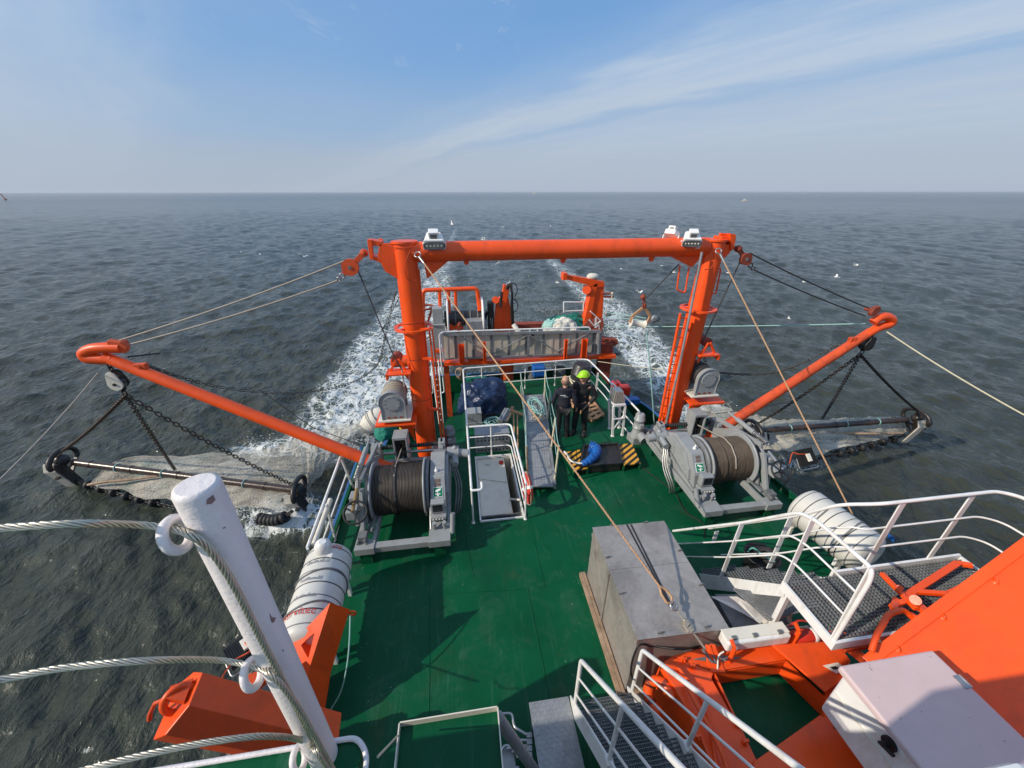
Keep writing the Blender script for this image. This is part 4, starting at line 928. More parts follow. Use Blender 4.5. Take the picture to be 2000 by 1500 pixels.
    B('brake_spring', lambda m: m.tube([V((-2.02+.045*math.cos(i*.7), 6.02-.0042*i, 1.34+.045*math.sin(i*.7))) for i in range(90)], .009, 5), STEEL, 0)
    B('spindle', lambda m: m.cyl((-2.0, 5.55, 1.22), (-2.0, 5.12, 1.10), .03, None, 10), mat('brass', (.40, .24, .10), .4, .2, 9, metal=.6) if side < 0 else STEEL, 0)
    hw = V((-1.95, 5.10, 1.10)); ax = V((.05, -.62, .78)).normalized(); f0, f1, _ = frame(ax)
    wh = B('hand_wheel', lambda m: m.torus(hw, ax, .185, .018, 32, 8), BLACK, 0)
    ns = 3 if side < 0 else 6
    for k in range(ns):
        q = 2*math.pi*(k+.25)/ns; B('spoke', lambda m: m.bar(hw-ax*.02, hw+f0*(.18*math.cos(q))+f1*(.18*math.sin(q)), .03, .012, ax), BLACK, 0, wh)
    B('hub', lambda m: m.cyl(hw-ax*.04, hw+ax*.02, .035, None, 12), BLACK, 0, wh)
    B('linkage', lambda m: (m.bar((-2.0, 5.4, .5), (-1.85, 5.0, .44), .04, .06), m.cyl((-1.88, 5.7, .44), (-1.88, 5.0, .50), .028, None, 10), m.cyl((-2.0, 5.6, .46), (-2.0, 5.0, .47), .024, None, 10), m.box(-2.0, -1.86, 5.05, 5.2, .44, .56), m.cyl((-1.8, 5.9, .5), (-1.8, 5.2, .5), .03, None, 10)), GREYD, 0)
    B('valve_block', lambda m: (m.box(-2.18, -2.0, 5.25, 5.45, .78, .96), m.box(-2.16, -2.04, 5.5, 5.7, .95, 1.06)), GREY, .012)
    return root
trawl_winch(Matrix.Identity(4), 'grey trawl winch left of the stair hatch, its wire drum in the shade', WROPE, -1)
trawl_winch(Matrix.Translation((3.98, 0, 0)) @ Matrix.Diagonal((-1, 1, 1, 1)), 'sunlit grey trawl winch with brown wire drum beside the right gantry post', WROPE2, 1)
def led_panel(c, R, label, cable):
    r = thing('work_light', label, 'work light', c, 'black ribbed work lights')
    T = Matrix.Translation(c) @ R
    m = M(T); m.box(-.21, .21, -.17, .17, -.012, .012); m.build('back_plate', BLACKM, r)
    m = M(T)
    for k in range(17): m.box(-.205+.0245*k, -.197+.0245*k, -.17, .17, .012, .055)
    m.build('cooling_fins', BLACK, r)
    m = M(T); m.box(-.04, .05, -.10, .06, .056, .09); m.build('driver_box', CREAM, r, .006)
    m = M(); m.cyl(c-V((0, -.05, .1)), V((min(6.8, max(-2.62, c.x)), c.y+.1, .0)), .02, None, 8); m.build('stalk', STEEL, r)
    m = M(T); m.tube(fillet([V((-.23, 0, .0)), V((-.24, -.24, -.02)), V((.24, -.24, -.02)), V((.23, 0, .0))], .05), .011, 6); m.build('yoke', STEEL, r)
    m = M(); m.tube(catmull(cable, 6), .010, 6); m.build('power_cable', ORANGE2, r)
cR = gz(1573, 893, .95); led_panel(cR, Matrix.Rotation(.12, 4, 'Z') @ Matrix.Rotation(.75, 4, 'X'), 'black finned work light beside the hand wheel of the right winch', [cR+V((0, 0, .08)), gz(1560, 887, 1.05), gz(1548, 885, 1.0), gz(1542, 905, .8)])
cL = gz(482, 1262, .9); led_panel(cL, Matrix.Rotation(.75, 4, 'Z'), 'black work light over the water behind the white stanchion', [cL+V((0, 0, .08)), gz(490, 1270, 1.1), gz(458, 1290, 1.1), gz(436, 1320, 1.35), gz(428, 1345, 1.5), gz(436, 1366, 1.6)])

# ================================================================ deck furniture
def rail(name, label, tops, h, posts, mids=(.33, .66), r=.024, rm=.016, group='white deck railings', mt=None, flat=True, rad=.12, base=0., toe=None):
    mt = mt or WHITE
    root = thing(name, label, 'railing', V((tops[0][0], tops[0][1], base)), group)
    m = M(); m.tube(fillet(tops, rad), r, 10); m.build('top_rail', mt, root)
    for k in mids:
        m = M(); m.tube(fillet([V(p)-Zv*(h*k) for p in tops], rad), rm, 8); m.build('mid_rail', mt, root)
    for p in posts:
        p = V(p); m = M(); m.bar(p, p-Zv*h, .055 if flat else .03, .014 if flat else .03, V((0, 1, 0))) if flat else m.cyl(p, p-Zv*h, .018, None, 8)
        m.cyl(p-Zv*(h-.012), p-Zv*h, .035, None, 10); m.build('post', mt, root)
    return root
RH = .92
K = gz(903, 720, RH); K2 = gz(1128, 702, RH); K3 = gz(1166, 726, RH)
yB = K.y
rail('railing', 'white pipe railing along the left and aft edge of the raised deck', [(0, 5.66, RH), (-.03, K.y, RH), (K2.x, K2.y, RH)], RH, [(0, 5.66, RH), (-.03, K.y-.1, RH), (gz(940, 715, RH).x, yB+.02, RH), gz(1026, 709, RH), gz(1086, 704, RH)], flat=False, rad=.16)
rail('railing', 'white pipe railing round the aft right corner behind the man in the lime helmet', [K2, (K2.x+.35, K2.y-.05, RH), gz(1185, 738, RH), gz(1196, 752, RH)], RH, [gz(1168, 728, RH)], flat=True, rad=.2)
p0 = gz(1196, 748, RH); p1 = gz(1248, 803, RH)
rail('railing', 'white railing section right of the wooden pallet', [p0, p1], RH, [p0, p0.lerp(p1, .12), p1], mids=(.55, .95), rad=.05)
hx0, hx1, hy0, hy1 = .16, 1.0, 5.68, 7.70
rail('railing', 'white rounded guard rail round the open stair hatch', [(.03, hy1+.05, RH), (1.03, hy1+.05, RH), (1.04, 5.60, RH)], RH, [(.55, hy1+.05, RH), (1.04, 5.62, RH)], flat=False, rad=.14)
m = M(); m.tube(fillet([V((0, 5.66, RH-.02)), V((0, 5.60, RH-.03)), V((.20, 5.60, RH-.03)), V((.20, 5.75, RH+.02))], .05), .024, 10)
q = m.build('grab_handle', WHITE); tag(q, 'short white bent grab handle at the front end of the left hatch rail', 'handle')
# companionway: white lined pit
cw = thing('stair_hatch', 'open white lined stair hatch in the green deck inside the guard rails', 'hatch', (.58, 6.7, 0))
m = M(); m.box(hx0-.03, hx0, hy0-.03, hy1+.03, 0, .06); m.box(hx1, hx1+.03, hy0-.03, hy1+.03, 0, .06); m.box(hx0, hx1, hy1, hy1+.03, 0, .06); m.box(hx0, hx1, hy0-.03, hy0, 0, .03); m.build('coaming', WHITE, cw)
m = M(); m.box(hx0-.03, hx0-.002, hy0-.03, hy1+.03, -1.9, -.002); m.box(hx1+.002, hx1+.03, hy0-.03, hy1+.03, -1.9, -.002); m.box(hx0, hx1, hy1+.002, hy1+.03, -1.9, -.002); m.box(hx0, hx1, hy0-.03, hy0-.002, -1.9, -.002); m.build('side_wall', CREAM, cw)
m = M(); m.prism([V((hx0+.01, hy1-.02, -.012)), V((hx1-.16, hy1-.02, -.012)), V((hx1-.16, 5.98, -.16)), V((hx0+.01, 5.98, -.16))], (0, 0, -.03)); m.build('sloping_panel', CREAM, cw, .01)
m = M(); m.box(hx0, hx1, hy0, 6.4, -1.0, -.97); m.build('landing', DECK, cw)
m = M()
for k in range(24): m.bar((hx0+.035*k, hy0+.02, -.01), (hx0+.035*k, hy0+.12, -.01), .006, .02)
m.box(hx0, hx1, hy0+.0, hy0+.012, -.03, .0); m.box(hx0, hx1, hy0+.12, hy0+.132, -.03, .0); m.build('tread_grating', GREYD, cw)
m = M(); m.cyl((hx1-.24, 7.50, -.03), (hx1-.24, 7.50, .012), .055, None, 16); m.build('red_button', REDP, cw)
m = M(); m.box(hx0+.22, hx0+.32, 7.46, 7.54, -.03, .0); m.bar((hx0+.02, 7.05, -.06), (hx1-.17, 6.85, -.075), .03, .03); m.cyl((hx1-.18, 6.35, -.12), (hx1+.0, 6.0, .16), .022, None, 8); m.cyl((hx1-.22, 7.3, -.10), (hx1-.22, 6.4, -.42), .02, None, 8); m.build('stair_handrail', CREAM, cw)
# perforated crate
cr = thing('perforated_crate', 'grey crate with a punched side standing behind the hatch rail', 'crate', (.6, 8.0, 0))
m = M(); m.box(.16, 1.03, 7.92, 8.30, .0, .56); m.build('crate_body', CREAM if False else ALU, cr, .01)
m = M()
for i in range(9):
    for j in range(5):
        if j != 2: m.cyl((.235+i*.09, 7.916, .09+j*.095), (.235+i*.09, 7.921, .09+j*.095), .024, None, 10)
m.build('punched_holes', BLACK, cr)
# lifebuoys
def lifebuoy(c, ax, label, mt, band):
    r = thing('lifebuoy', label, 'lifebuoy', c, 'ring lifebuoys')
    m = M(); m.torus(c, ax, .26, .062, 28, 10); m.build('ring', mt, r)
    a, b, d = frame(ax)
    for k in range(4):
        q = math.pi/4+math.pi/2*k; p = c+a*(.26*math.cos(q))+b*(.26*math.sin(q)); tg = -a*math.sin(q)+b*math.cos(q)
        m = M(); m.cyl(p-tg*.03, p+tg*.03, .066, None, 14); m.build('reflective_band', band, r)
    m = M(); m.tube([c+a*(.335*math.cos(x))+b*(.335*math.sin(x)) for x in np.linspace(0, 6.28, 29)[:-1]], .006, 5, closed=True); m.build('grab_line', ROPE_WHITE, r)
lifebuoy(V((1.13, 5.95, .50)), V((1, .05, 0)), 'red lifebuoy hanging on the right hatch rail beside the gangway foot', REDP, WHITE)
# gangway
ga = thing('gangway', 'aluminium gangway lying on the deck with pole stanchions and rope handlines', 'gangway', (1.9, 8.7, 0))
A0, A1 = gz(1032, 950, .16), gz(1084, 950, .16); B0, B1 = gz(1022, 772, .16), gz(1062, 770, .16)
m = M(); m.prism([A0-Zv*.03, A1-Zv*.03, B1-Zv*.03, B0-Zv*.03], (0, 0, .03))
for a, b in ((A0, B0), (A1, B1)): m.bar(a, b, .05, .14)
m.build('walkway', ALU, ga)
m = M(); rnd = random.Random(2)
for i in range(52):
    for j in range(9):
        p = A0.lerp(A1, (j+1)/10).lerp(B0.lerp(B1, (j+1)/10), (i+.5)/52); m.cyl(p, p+Zv*.008, .022, .012, 6)
m.build('anti_slip_studs', ALU, ga)
m = M()
for k in range(7): p = A0.lerp(B0, k/6.5); q = A1.lerp(B1, k/6.5); m.bar(p+Zv*.006, q+Zv*.006, .03, .012)
m.build('cross_bar', ALU, ga)
posts = []
for k, lean in ((.04, .0), (.30, .02), (.62, .0), (.93, -.05)):
    for a, b, s_ in ((A0, B0, -1), (A1, B1, 1)):
        p = a.lerp(b, k); t_ = p+V((s_*.05+lean, 0, .95)); m = M(); m.cyl(p-Zv*.05, t_, .024, .022, 10); m.build('stanchion', WOODW if s_ < 0 else ROPE_WHITE, ga); posts.append(t_)
for s_ in (0, 1):
    q = posts[s_::2]; m = M()
    for a, b in zip(q[:-1], q[1:]): m.tube(sagline(a, b, .12, 8), .011, 5); m.tube(sagline(a-Zv*.45, b-Zv*.45, .08, 8), .009, 5)
    m.build('hand_line', ROPE_TEAL, ga)
def rope_pile(name, c, rx, ry, h, n, r, mt, label, seed=1, group=None):
    rnd = random.Random(seed); m = M(); pts = []
    for i in range(n):
        a = i*.9+rnd.uniform(-.3, .3); k = .35+.65*rnd.random()
        pts.append(V(c)+V((rx*k*math.cos(a), ry*k*math.sin(a), r+h*rnd.random()*(1.1-k))))
    m.tube(catmull(pts, 6), r, 6); return tag(m.build(name, mt), label, 'rope', group)
rope_pile('rope_coil', gz(1048, 795, .2), .26, .62, .16, 46, .013, ROPE_TEAL, 'tangle of grey green rope heaped on the far end of the gangway', 3)
rope_pile('rope_coil', gz(1050, 812, .2), .24, .30, .08, 22, .012, ROPE_WHITE, 'loose loops of pale rope on the gangway beside the green tangle', 9)
# tarpaulin heap
tb = thing('covered_machine', 'machine under a crumpled navy tarpaulin against the left railing', 'tarpaulin', gz(945, 808, 0))
from mathutils import noise as mn
def cloth_lump(c, rx, ry, h, mt, name, seed, root, amp=.10, n=72, mm=34):
    m = M(); vs = []; c = V(c); o = V((seed*3.1, seed*1.7, 0))
    for j in range(mm+1):
        f = j/mm; ph = math.pi/2*f
        for i in range(n):
            a = 2*math.pi*i/n
            d = V((math.cos(ph)**.6*math.cos(a), math.cos(ph)**.6*math.sin(a), math.sin(ph)**.8))
            big = mn.noise(d*1.7+o); fold = 1-abs(mn.noise(V((d.x*2.6, d.y*2.6, d.z*1.2))+o*2))*2.4; fine = 1-abs(mn.noise(d*5.5+o*3))*2
            k = 1+amp*(.75*big+.55*fold+.22*fine)-.25*amp
            vs.append(c+V((rx*d.x*k, ry*d.y*k, max(0, h*d.z*(1+amp*(.9*big+.5*fold+.2*fine))))))
    m.add(vs, [(j*n+i, j*n+(i+1) % n, (j+1)*n+(i+1) % n, (j+1)*n+i) for j in range(mm) for i in range(n)], True)
    return m.build(name, mt, root)
c = gz(945, 806, 0); cloth_lump(V((c.x+.02, c.y+.35, 0)), .72, .62, .80, TARP, 'tarpaulin', 4, tb, .24)
m = M(); p = gz(926, 828, 0); m.box(p.x-.22, p.x+.22, p.y-.12, p.y+.22, .02, .42); m.box(p.x-.24, p.x+.24, p.y-.14, p.y-.12, .02, .12); tag(m.build('metal_box', GREY, None, .01), 'grey metal box on deck in front of the navy tarpaulin', 'box')
m = M(); p = gz(985, 822, .1)
pi_ = thing('pipe_bundle', 'bundle of grey tubes and blue netting lying in front of the tarpaulin', 'tubes', p)
for k in range(6):
    q = M(); o_ = V((.07*(k % 4)-.06, -.02*k, .07*(k//4))); q.cyl(p+o_+V((-.12, -.10, .05)), p+o_+V((.14, .42, .12)), .042, None, 10); q.build('tube', ALU if k % 3 else WOODW, pi_)
rope_pile('net_heap', gz(962, 828, .0), .32, .26, .28, 60, .012, ROPE_TEAL, 'small heap of blue green netting twine beside the tube bundle', 12)
rope_pile('net_heap', gz(950, 815, .0), .36, .24, .34, 60, .016, BLACKM, 'dark tangle of line between the tarpaulin and the hatch', 14)
m = M(); a = gz(1005, 900, .05); b = gz(1003, 808, .75); m.bar(a, b, .035, .035); m.bar(a+V((.08, 0, 0)), b+V((.10, 0, -.05)), .03, .03); m.bar(b+V((-.08, 0, .12)), b+V((.24, -.05, -.02)), .06, .05); m.bar(b+V((-.05, .0, .0)), b+V((-.03, .02, .20)), .06, .05)
tag(m.build('wooden_prop', WOOD), 'tan wooden prop leaning between the crate and the gangway', 'prop')
# capstan motors
def capstan(c, s, label):
    r = thing('capstan_motor', label, 'motor', c, 'grey vertical motors by the gantry posts'); c = V(c)
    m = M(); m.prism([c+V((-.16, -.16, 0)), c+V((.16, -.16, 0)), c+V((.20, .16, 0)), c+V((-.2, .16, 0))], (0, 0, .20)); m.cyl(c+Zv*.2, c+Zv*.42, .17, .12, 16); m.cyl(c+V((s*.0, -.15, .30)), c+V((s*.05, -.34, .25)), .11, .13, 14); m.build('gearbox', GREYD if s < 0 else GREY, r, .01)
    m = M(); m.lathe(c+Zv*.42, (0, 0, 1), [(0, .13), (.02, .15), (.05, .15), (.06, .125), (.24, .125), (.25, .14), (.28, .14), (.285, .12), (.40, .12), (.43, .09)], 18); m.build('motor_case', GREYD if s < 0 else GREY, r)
    m = M(); m.box(c.x-.05, c.x+.05, c.y-.19, c.y-.12, .50, .62); m.build('terminal_box', GREY, r, .008)
    m = M(); m.lathe(c+V((s*.20, -.05, .28)), (s, 0, 0), [(0, .09), (.02, .16), (.05, .10), (.18, .09), (.22, .20), (.24, .20)], 18); m.build('warping_head', GREY, r)
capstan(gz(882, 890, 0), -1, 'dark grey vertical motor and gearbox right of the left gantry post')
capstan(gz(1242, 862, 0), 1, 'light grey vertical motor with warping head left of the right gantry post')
# white stand
st = thing('white_stand', 'white steel trestle standing left of the light grey motor', 'stand', gz(1205, 858, 0))
c0 = gz(1197, 853, 0); c1 = gz(1216, 851, 0)
T0 = gz(1199, 795, .92); T1 = gz(1222, 793, .92)
m = M(); m.prism([T0, T1, T1+V((.02, .40, 0)), T0+V((.02, .40, 0))], (0, 0, .05)); m.build('table_top', WHITE, st)
for a, b in ((c0, T0), (c1, T1), (c0+V((.05, .36, 0)), T0+V((.02, .38, 0))), (c1+V((.05, .36, 0)), T1+V((.02, .38, 0)))):
    m = M(); m.bar(a+V((0, .03, .01)), b+V((0, .03, 0)), .05, .05); m.cyl(a+V((0, .03, 0)), a+V((0, .03, .02)), .05, None, 10); m.build('leg', WHITE, st)
m = M(); m.bar(c0+V((0, .02, .25)), T1+V((0, .02, -.3)), .035, .03); m.bar(c0.lerp(T0, .6), c1.lerp(T1, .6), .03, .03); m.build('brace', WHITE, st)
bx = thing('wire_cage', 'small galvanised cage box on the railing above the white trestle', 'cage', gz(1205, 780, 1.0)); c = gz(1206, 782, 1.0)
m = M(); m.prism([c+V((-.17, -.12, 0)), c+V((.17, -.12, 0)), c+V((.10, -.06, .30)), c+V((-.10, -.06, .30))], (0, .26, 0)); m.build('box', STEEL, bx, .01)
m = M()
for k in range(6): m.bar(c+V((-.17+.06*k, -.14, .02)), c+V((-.12+.04*k, -.08, .30)), .012, .012)
m.build('guard_bars', WIREW, bx)
# life-saving orange boxes over the right side
ob = thing('orange_float_box', 'orange red float boxes outside the right railing', 'float', gz(1213, 762, .55)); 
for (px, py, s_) in ((1203, 752, .12), (1219, 763, .15)):
    c = gz(px, py, .5); m = M(); m.box(c.x-s_, c.x+s_, c.y-.12, c.y+.14, .38, .38+s_*1.9); m.build('float_block', RUST if False else REDP, ob, .02)
m = M(); c = gz(1229, 776, .3); m.box(c.x-.25, c.x+.3, c.y-.14, c.y+.1, .1, .28); tag(m.build('blue_crate', BLUEB, None, .02), 'blue plastic crate outside the right railing below the orange floats', 'crate')
m = M(); c = gz(755, 845, -1.2); cloth_lump(c, .35, .5, .5, NETG, 'net_heap', 8, None); tag(bpy.data.objects['net_heap.002'] if 'net_heap.002' in bpy.data.objects else sc.objects[-1], 'green net heap below the left drum winch', 'net')
m = M(); m.ball(gz(785, 835, -.6), .085, 12, 10); tag(m.build('yellow_float', YEL), 'small yellow float hanging under the left drum winch', 'float')
# pallet
pa = thing('wooden_pallet', 'raw wooden pallet on deck behind the man in the lime helmet', 'pallet', gz(1145, 800, 0))
q = [gz(1112, 783, .14), gz(1158, 818, .14), gz(1178, 808, .14), gz(1150, 772, .14)]
for k in range(7):
    f = k/6; a = q[0].lerp(q[1], f); b = q[3].lerp(q[2], f); m = M(); m.bar(a, b, .10, .02); m.build('slat', WOOD, pa)
for k in range(3):
    f = k/2; a = q[0].lerp(q[3], f); b = q[1].lerp(q[2], f); m = M(); m.bar(a-Zv*.055, b-Zv*.055, .09, .085); m.build('bearer', WOOD, pa)
# barrel and bits at the aft rail
ba = thing('black_barrel', 'tall black plastic barrel lashed inside the aft right railing corner', 'barrel', gz(1128, 772, 0)); c = gz(1126, 770, 0); ax = V((.12, .0, 1)).normalized()
m = M(); m.lathe(c, ax, [(0, .26), (.03, .29), (.3, .31), (.32, .325), (.36, .325), (.38, .31), (.70, .31), (.72, .325), (.76, .325), (.78, .31), (1.02, .28), (1.07, .24)], 24); m.build('drum', BARREL, ba)
m = M(); m.torus(c+ax*.55, ax, .325, .022, 24, 6); m.tube(catmull([c+V((-.30, -.15, .62)), c+V((-.2, -.36, .50)), c+V((.1, -.40, .45)), c+V((.3, -.25, .6))]), .03, 6); m.build('rope_lashing', ROPE_WHITE, ba)
m = M(); p = gz(1118, 775, 0); m.cyl(gz(1116, 768, .05), gz(1124, 742, .6), .014, None, 8); tag(m.build('broom_handle', ROPE_WHITE), 'pale stick leaning on the black barrel', 'stick')
for (px, py, mt, lab, sd) in ((1104, 742, YEL, 'yellow hose coil hanging on the aft rail between the two men', 2), (895, 728, ROPE_WHITE, 'brown rope hanks hanging on the lower deck left of the railing', 5)):
    c = gy(px, py, 11.4 if px > 1000 else 12.2); m = M()
    for k in range(5): m.torus(c+V((.02*k, .02*k, -.02*k)), (.3, 1, .1*k-.2), .13+.03*(px < 1000)*k+.0*k, .022, 22, 6, sx=.7)
    tag(m.build('hose_coil' if px > 1000 else 'rope_hank', mt if px > 1000 else WOODW), lab, 'coil')
for (px, py, lab) in ((930, 738, 'turquoise fish crate on the lower deck seen through the aft rail'),):
    c = gy(px, py, 12.9); r = thing('fish_crate', lab, 'crate', c)
    m = M(); m.box(c.x-.38, c.x+.38, c.y-.2, c.y+.2, c.z-.30, c.z+.06); m.build('crate_shell', NETG, r, .02)
    m = M(); m.box(c.x-.2, c.x+.12, c.y-.24, c.y-.201, c.z-.26, c.z-.06); m.build('brown_box', WOOD, r)
m = M(); c = gy(1052, 720, 12.6); m.box(c.x-.22, c.x+.22, c.y-.2, c.y+.25, c.z-.25, c.z+.12); tag(m.build('blue_bin', BLUEB, None, .03), 'dark blue bin on the lower deck behind the aft rail', 'bin')
for (px, w_, lab) in ((1040, .20, 'grey pipe stack left of the blue bin behind the aft rail'), (1092, .24, 'dark grey pipe stack right of the blue bin behind the aft rail')):
    m = M(); c = gy(px, 735, 13.1); m.cyl((c.x, 13.1, -2), (c.x, 13.1, c.z+.35), w_, None, 16); tag(m.build('ventilation_pipe', GREYD), lab, 'pipe')
# hazard-striped hatch cover
hz_ = thing('hazard_hatch', 'raised black hatch with yellow and black striped ends', 'hatch', gz(1175, 900, 0))
zt = .22
a0, a1, a2, a3 = gz(1133, 912, zt), gz(1213, 906, zt), gz(1207, 868, zt), gz(1140, 872, zt)
m = M(); m.prism([a0, a1, a2, a3], (0, 0, -.20)); m.build('cover', BLACKM, hz_, .015)
m = M()
for p, q in ((a0, a1), (a1, a2), (a2, a3), (a3, a0)): m.bar(p+Zv*.02, q+Zv*.02, .05, .05)
m.build('frame', BLACKM, hz_)
for pts, nm, ang in ((((1100, 884), (1132, 878), (1148, 914), (1122, 920)), 'striped_ramp', 2.2), (((1204, 868), (1234, 866), (1251, 904), (1219, 908)), 'striped_ramp', 2.2)):
    q = [gz(*p, zt-.02) for p in pts]; m = M(); m.prism(q, (0, 0, -.03)); m.build(nm, hazmat('hazard_stripes', ang), hz_)
    m = M(); m.bar(q[0]-Zv*.12, q[3]-Zv*.12, .04, .18); m.bar(q[1]-Zv*.12, q[2]-Zv*.12, .04, .18); m.build('support', DECK, hz_)
hs = thing('hose', 'blue sleeved hose with a white end lying over the striped hatch', 'hose', gz(1155, 890, .25))
m = M(); P = [gz(p[0], p[1], .30) for p in ((1152, 873), (1162, 876), (1164, 884), (1158, 893), (1149, 901), (1138, 905))]; Q = catmull(P, 6); m.tube(Q, .09, 12, rs=[.155*(1-.62*i/len(Q))+.014*math.sin(i*1.9) for i in range(len(Q))]); m.build('blue_sleeve', BLUEB, hs)
m = M(); m.tube(catmull([gz(p[0], p[1], .27) for p in ((1138, 905), (1125, 904), (1113, 898), (1108, 888), (1102, 882))], 6), .022, 8); m.build('white_hose', WHITE, hs)
# deck cable on the right
m = M(); m.tube(catmull([gz(p[0], p[1], .015) for p in ((1255, 915), (1290, 940), (1320, 965), (1330, 985), (1345, 1005), (1372, 1022), (1376, 1050))], 6), .010, 6); tag(m.build('cable', BLACK), 'black cable snaking over the deck inside the right winch', 'cable')
# ================================================================ starboard side forward: left rail, raft, boom rest
def raft(p0, p1, r, label, ang):
    root = thing('life_raft', label, 'life raft', (p0+p1)/2, 'white life raft canisters')
    d = (p1-p0).normalized(); L = (p1-p0).length
    m = M(); m.lathe(p0, d, [(0, r*.55), (.02, r*.80), (.06, r*.95), (.12, r), (L-.12, r), (L-.06, r*.95), (L-.02, r*.8), (L, r*.55)], 40); m.build('canister', RAFTW, root)
    for k in range(7):
        f = .10+.8*k/6; m = M(); c = p0+d*(L*f); m.lathe(c-d*.008, d, [(0, r), (.003, r+.006), (.013, r+.006), (.016, r)], 40); m.build('seam_band', BLACKM if k % 2 else GREYD, root)
    a, b, _ = frame(d)
    for s_ in (.28, .62):
        m = M(); m.tube([p0+d*(L*(s_+.03*math.sin(q*2)))+a*((r+.008)*math.cos(q))+b*((r+.008)*math.sin(q)) for q in np.linspace(0, 6.28, 33)[:-1]], .014, 5, closed=True); m.build('lashing_strap', GREYD, root)
    for s_ in (.15, .85):
        m = M(); c = p0+d*(L*s_); m.prism([c+V((-r*.8, 0, -r-.02)), c+V((r*.8, 0, -r-.02)), c+V((r*.8, 0, -r*.55)), c+V((0, 0, -r*.9)), c+V((-r*.8, 0, -r*.55))], d*.05); m.bar(c+V((-r*.6, 0, -r)), V((c.x-r*.6, c.y, .0)), .05, .05); m.bar(c+V((r*.6, 0, -r)), V((c.x+r*.6, c.y, .0)), .05, .05); m.build('cradle', WHITE, root)
    return root, d, a, b, L
RAFTW = mat('canister_white', (.60, .59, .555), .5, .05, 5, dirt=(.45, .40, .33), dirtamt=.35, dirtscale=6)
def wrap_text(txt, size, c, d, r, ang0, mt, name, root, flip=1):
    """lettering bent round a canister: text runs round the girth"""
    cu = bpy.data.curves.new(name, 'FONT'); cu.body = txt; cu.size = size; cu.align_x = 'CENTER'; cu.resolution_u = 3
    ob = bpy.data.objects.new(name, cu); sc.collection.objects.link(ob)
    dg = bpy.context.evaluated_depsgraph_get(); me = bpy.data.meshes.new_from_object(ob.evaluated_get(dg)); bpy.data.objects.remove(ob)
    up = Zv; s_ = d.cross(up).normalized(); off = parent_off(root)
    for v in me.vertices:
        q = ang0+flip*v.co.x/r; rr = r+.004
        v.co = c+d*(flip*v.co.y)+s_*(rr*math.sin(q))+up*(rr*math.cos(q))-off
    me.materials.append(mt); o = bpy.data.objects.new(name, me); sc.collection.objects.link(o); o.parent = root; return o
rf, d, a, b, L = raft(V((-2.22, 3.15, .72)), V((-2.28, 4.62, .72)), .34, 'white life raft canister with red lettering at the left deck edge', 0)
LOGO = mat('red_lettering', (.55, .05, .04), .5)
wrap_text('survitec', .15, V((-2.24, 3.42, .72)), V((0, 1, 0)), .346, -.25, LOGO, 'lettering', rf)
wrap_text('survitec', .13, V((-2.27, 4.52, .72)), V((0, 1, 0)), .346, .15, LOGO, 'lettering', rf, -1)
for yy in (4.20, 3.92, 3.66):
    m = M(); rnd = random.Random(int(yy*100))
    for k in range(11):
        q = -.55+.08*k; c = V((-2.26, yy, .72)); p = c+V((.347*math.sin(q), 0, .347*math.cos(q))); m.bar(p, p+V((0, .03+.03*rnd.random(), .0)), .008, .004)
    m.build('faint_print', ALU, rf)
raft(V((6.36, 3.48, .60)), V((6.18, 4.72, .60)), .38, 'white life raft canister behind the right catwalk railing', 0)
m = M(); c = V((6.75, 3.55, .80)); m.prism([c, c+V((.0, .10, 0)), c+V((-.03, .10, .10)), c+V((-.03, 0, .10))], (.004, 0, .002)); tag(m.build('blue_sticker', BLUEB), 'small blue sticker by the end of the right raft canister', 'sticker')
# left side rail
lr = thing('railing', 'white folding rail section along the left deck edge beside the winch', 'railing', gx(640, 1000, -2.68), 'white deck railings')
XL = -2.70
def lx(px, py, x=XL): return gx(px, py, x)
m = M(); m.tube([lx(665, 893), lx(600, 1070)], .026, 10); m.build('top_rail', WHITE, lr)
m = M(); m.tube([lx(679, 920), lx(622, 1080)], .018, 8); m.build('mid_rail', WHITE, lr)
m = M(); m.bar(lx(665, 893), gz(690, 952, .02), .03, .06); m.build('post', WHITE, lr)
m = M(); m.bar(lx(600, 1070), gz(618, 1112, .02), .03, .06); m.build('post', WHITE, lr)
m = M(); m.bar(lx(637, 985, -2.6), gz(655, 1055, .02), .03, .05); m.build('brace', WHITE, lr)
m = M(); m.cyl(lx(645, 976, -2.62), lx(613, 1064, -2.62), .045, None, 14); m.build('storage_tube', CREAM, lr)
m = M(); m.chain(lx(602, 1080, -2.8), gz(555, 1225, -.6), .2, .09, .009, .024); tag(m.build('chain', CHAING), 'thin chain hanging from the left rail over the water', 'chain', 'chains of the fishing gear')
m = M(); m.tube([gz(672, 985, .05), gz(652, 1060, .05)], .02, 8); tag(m.build('deck_pipe', WHITE), 'white pipe along the left deck edge', 'pipe')
# white beacon in front of the raft
be = thing('deck_lamp', 'white round deck lamp in front of the left raft canister', 'lamp', gz(637, 1085, .75)); c = gz(637, 1082, .95)
m = M(); m.lathe(c-V((.05, 0, .08)), (.15, 0, 1), [(0, .09), (.16, .11), (.18, .12), (.26, .12), (.32, .10), (.35, .05)], 20); m.build('lamp_body', WHITE, be)
m = M(); m.box(c.x-.02, c.x+.15, c.y-.16, c.y-.06, c.z-.06, c.z+.10); m.build('lamp_box', WHITE, be, .02)
m = M(); m.cyl(c-Zv*.08, V((c.x, c.y, .02)), .03, None, 10); m.bar(c+V((-.14, -.05, -.02)), c+V((-.2, -.1, -.35)), .02, .02); m.build('stem', WHITE, be)
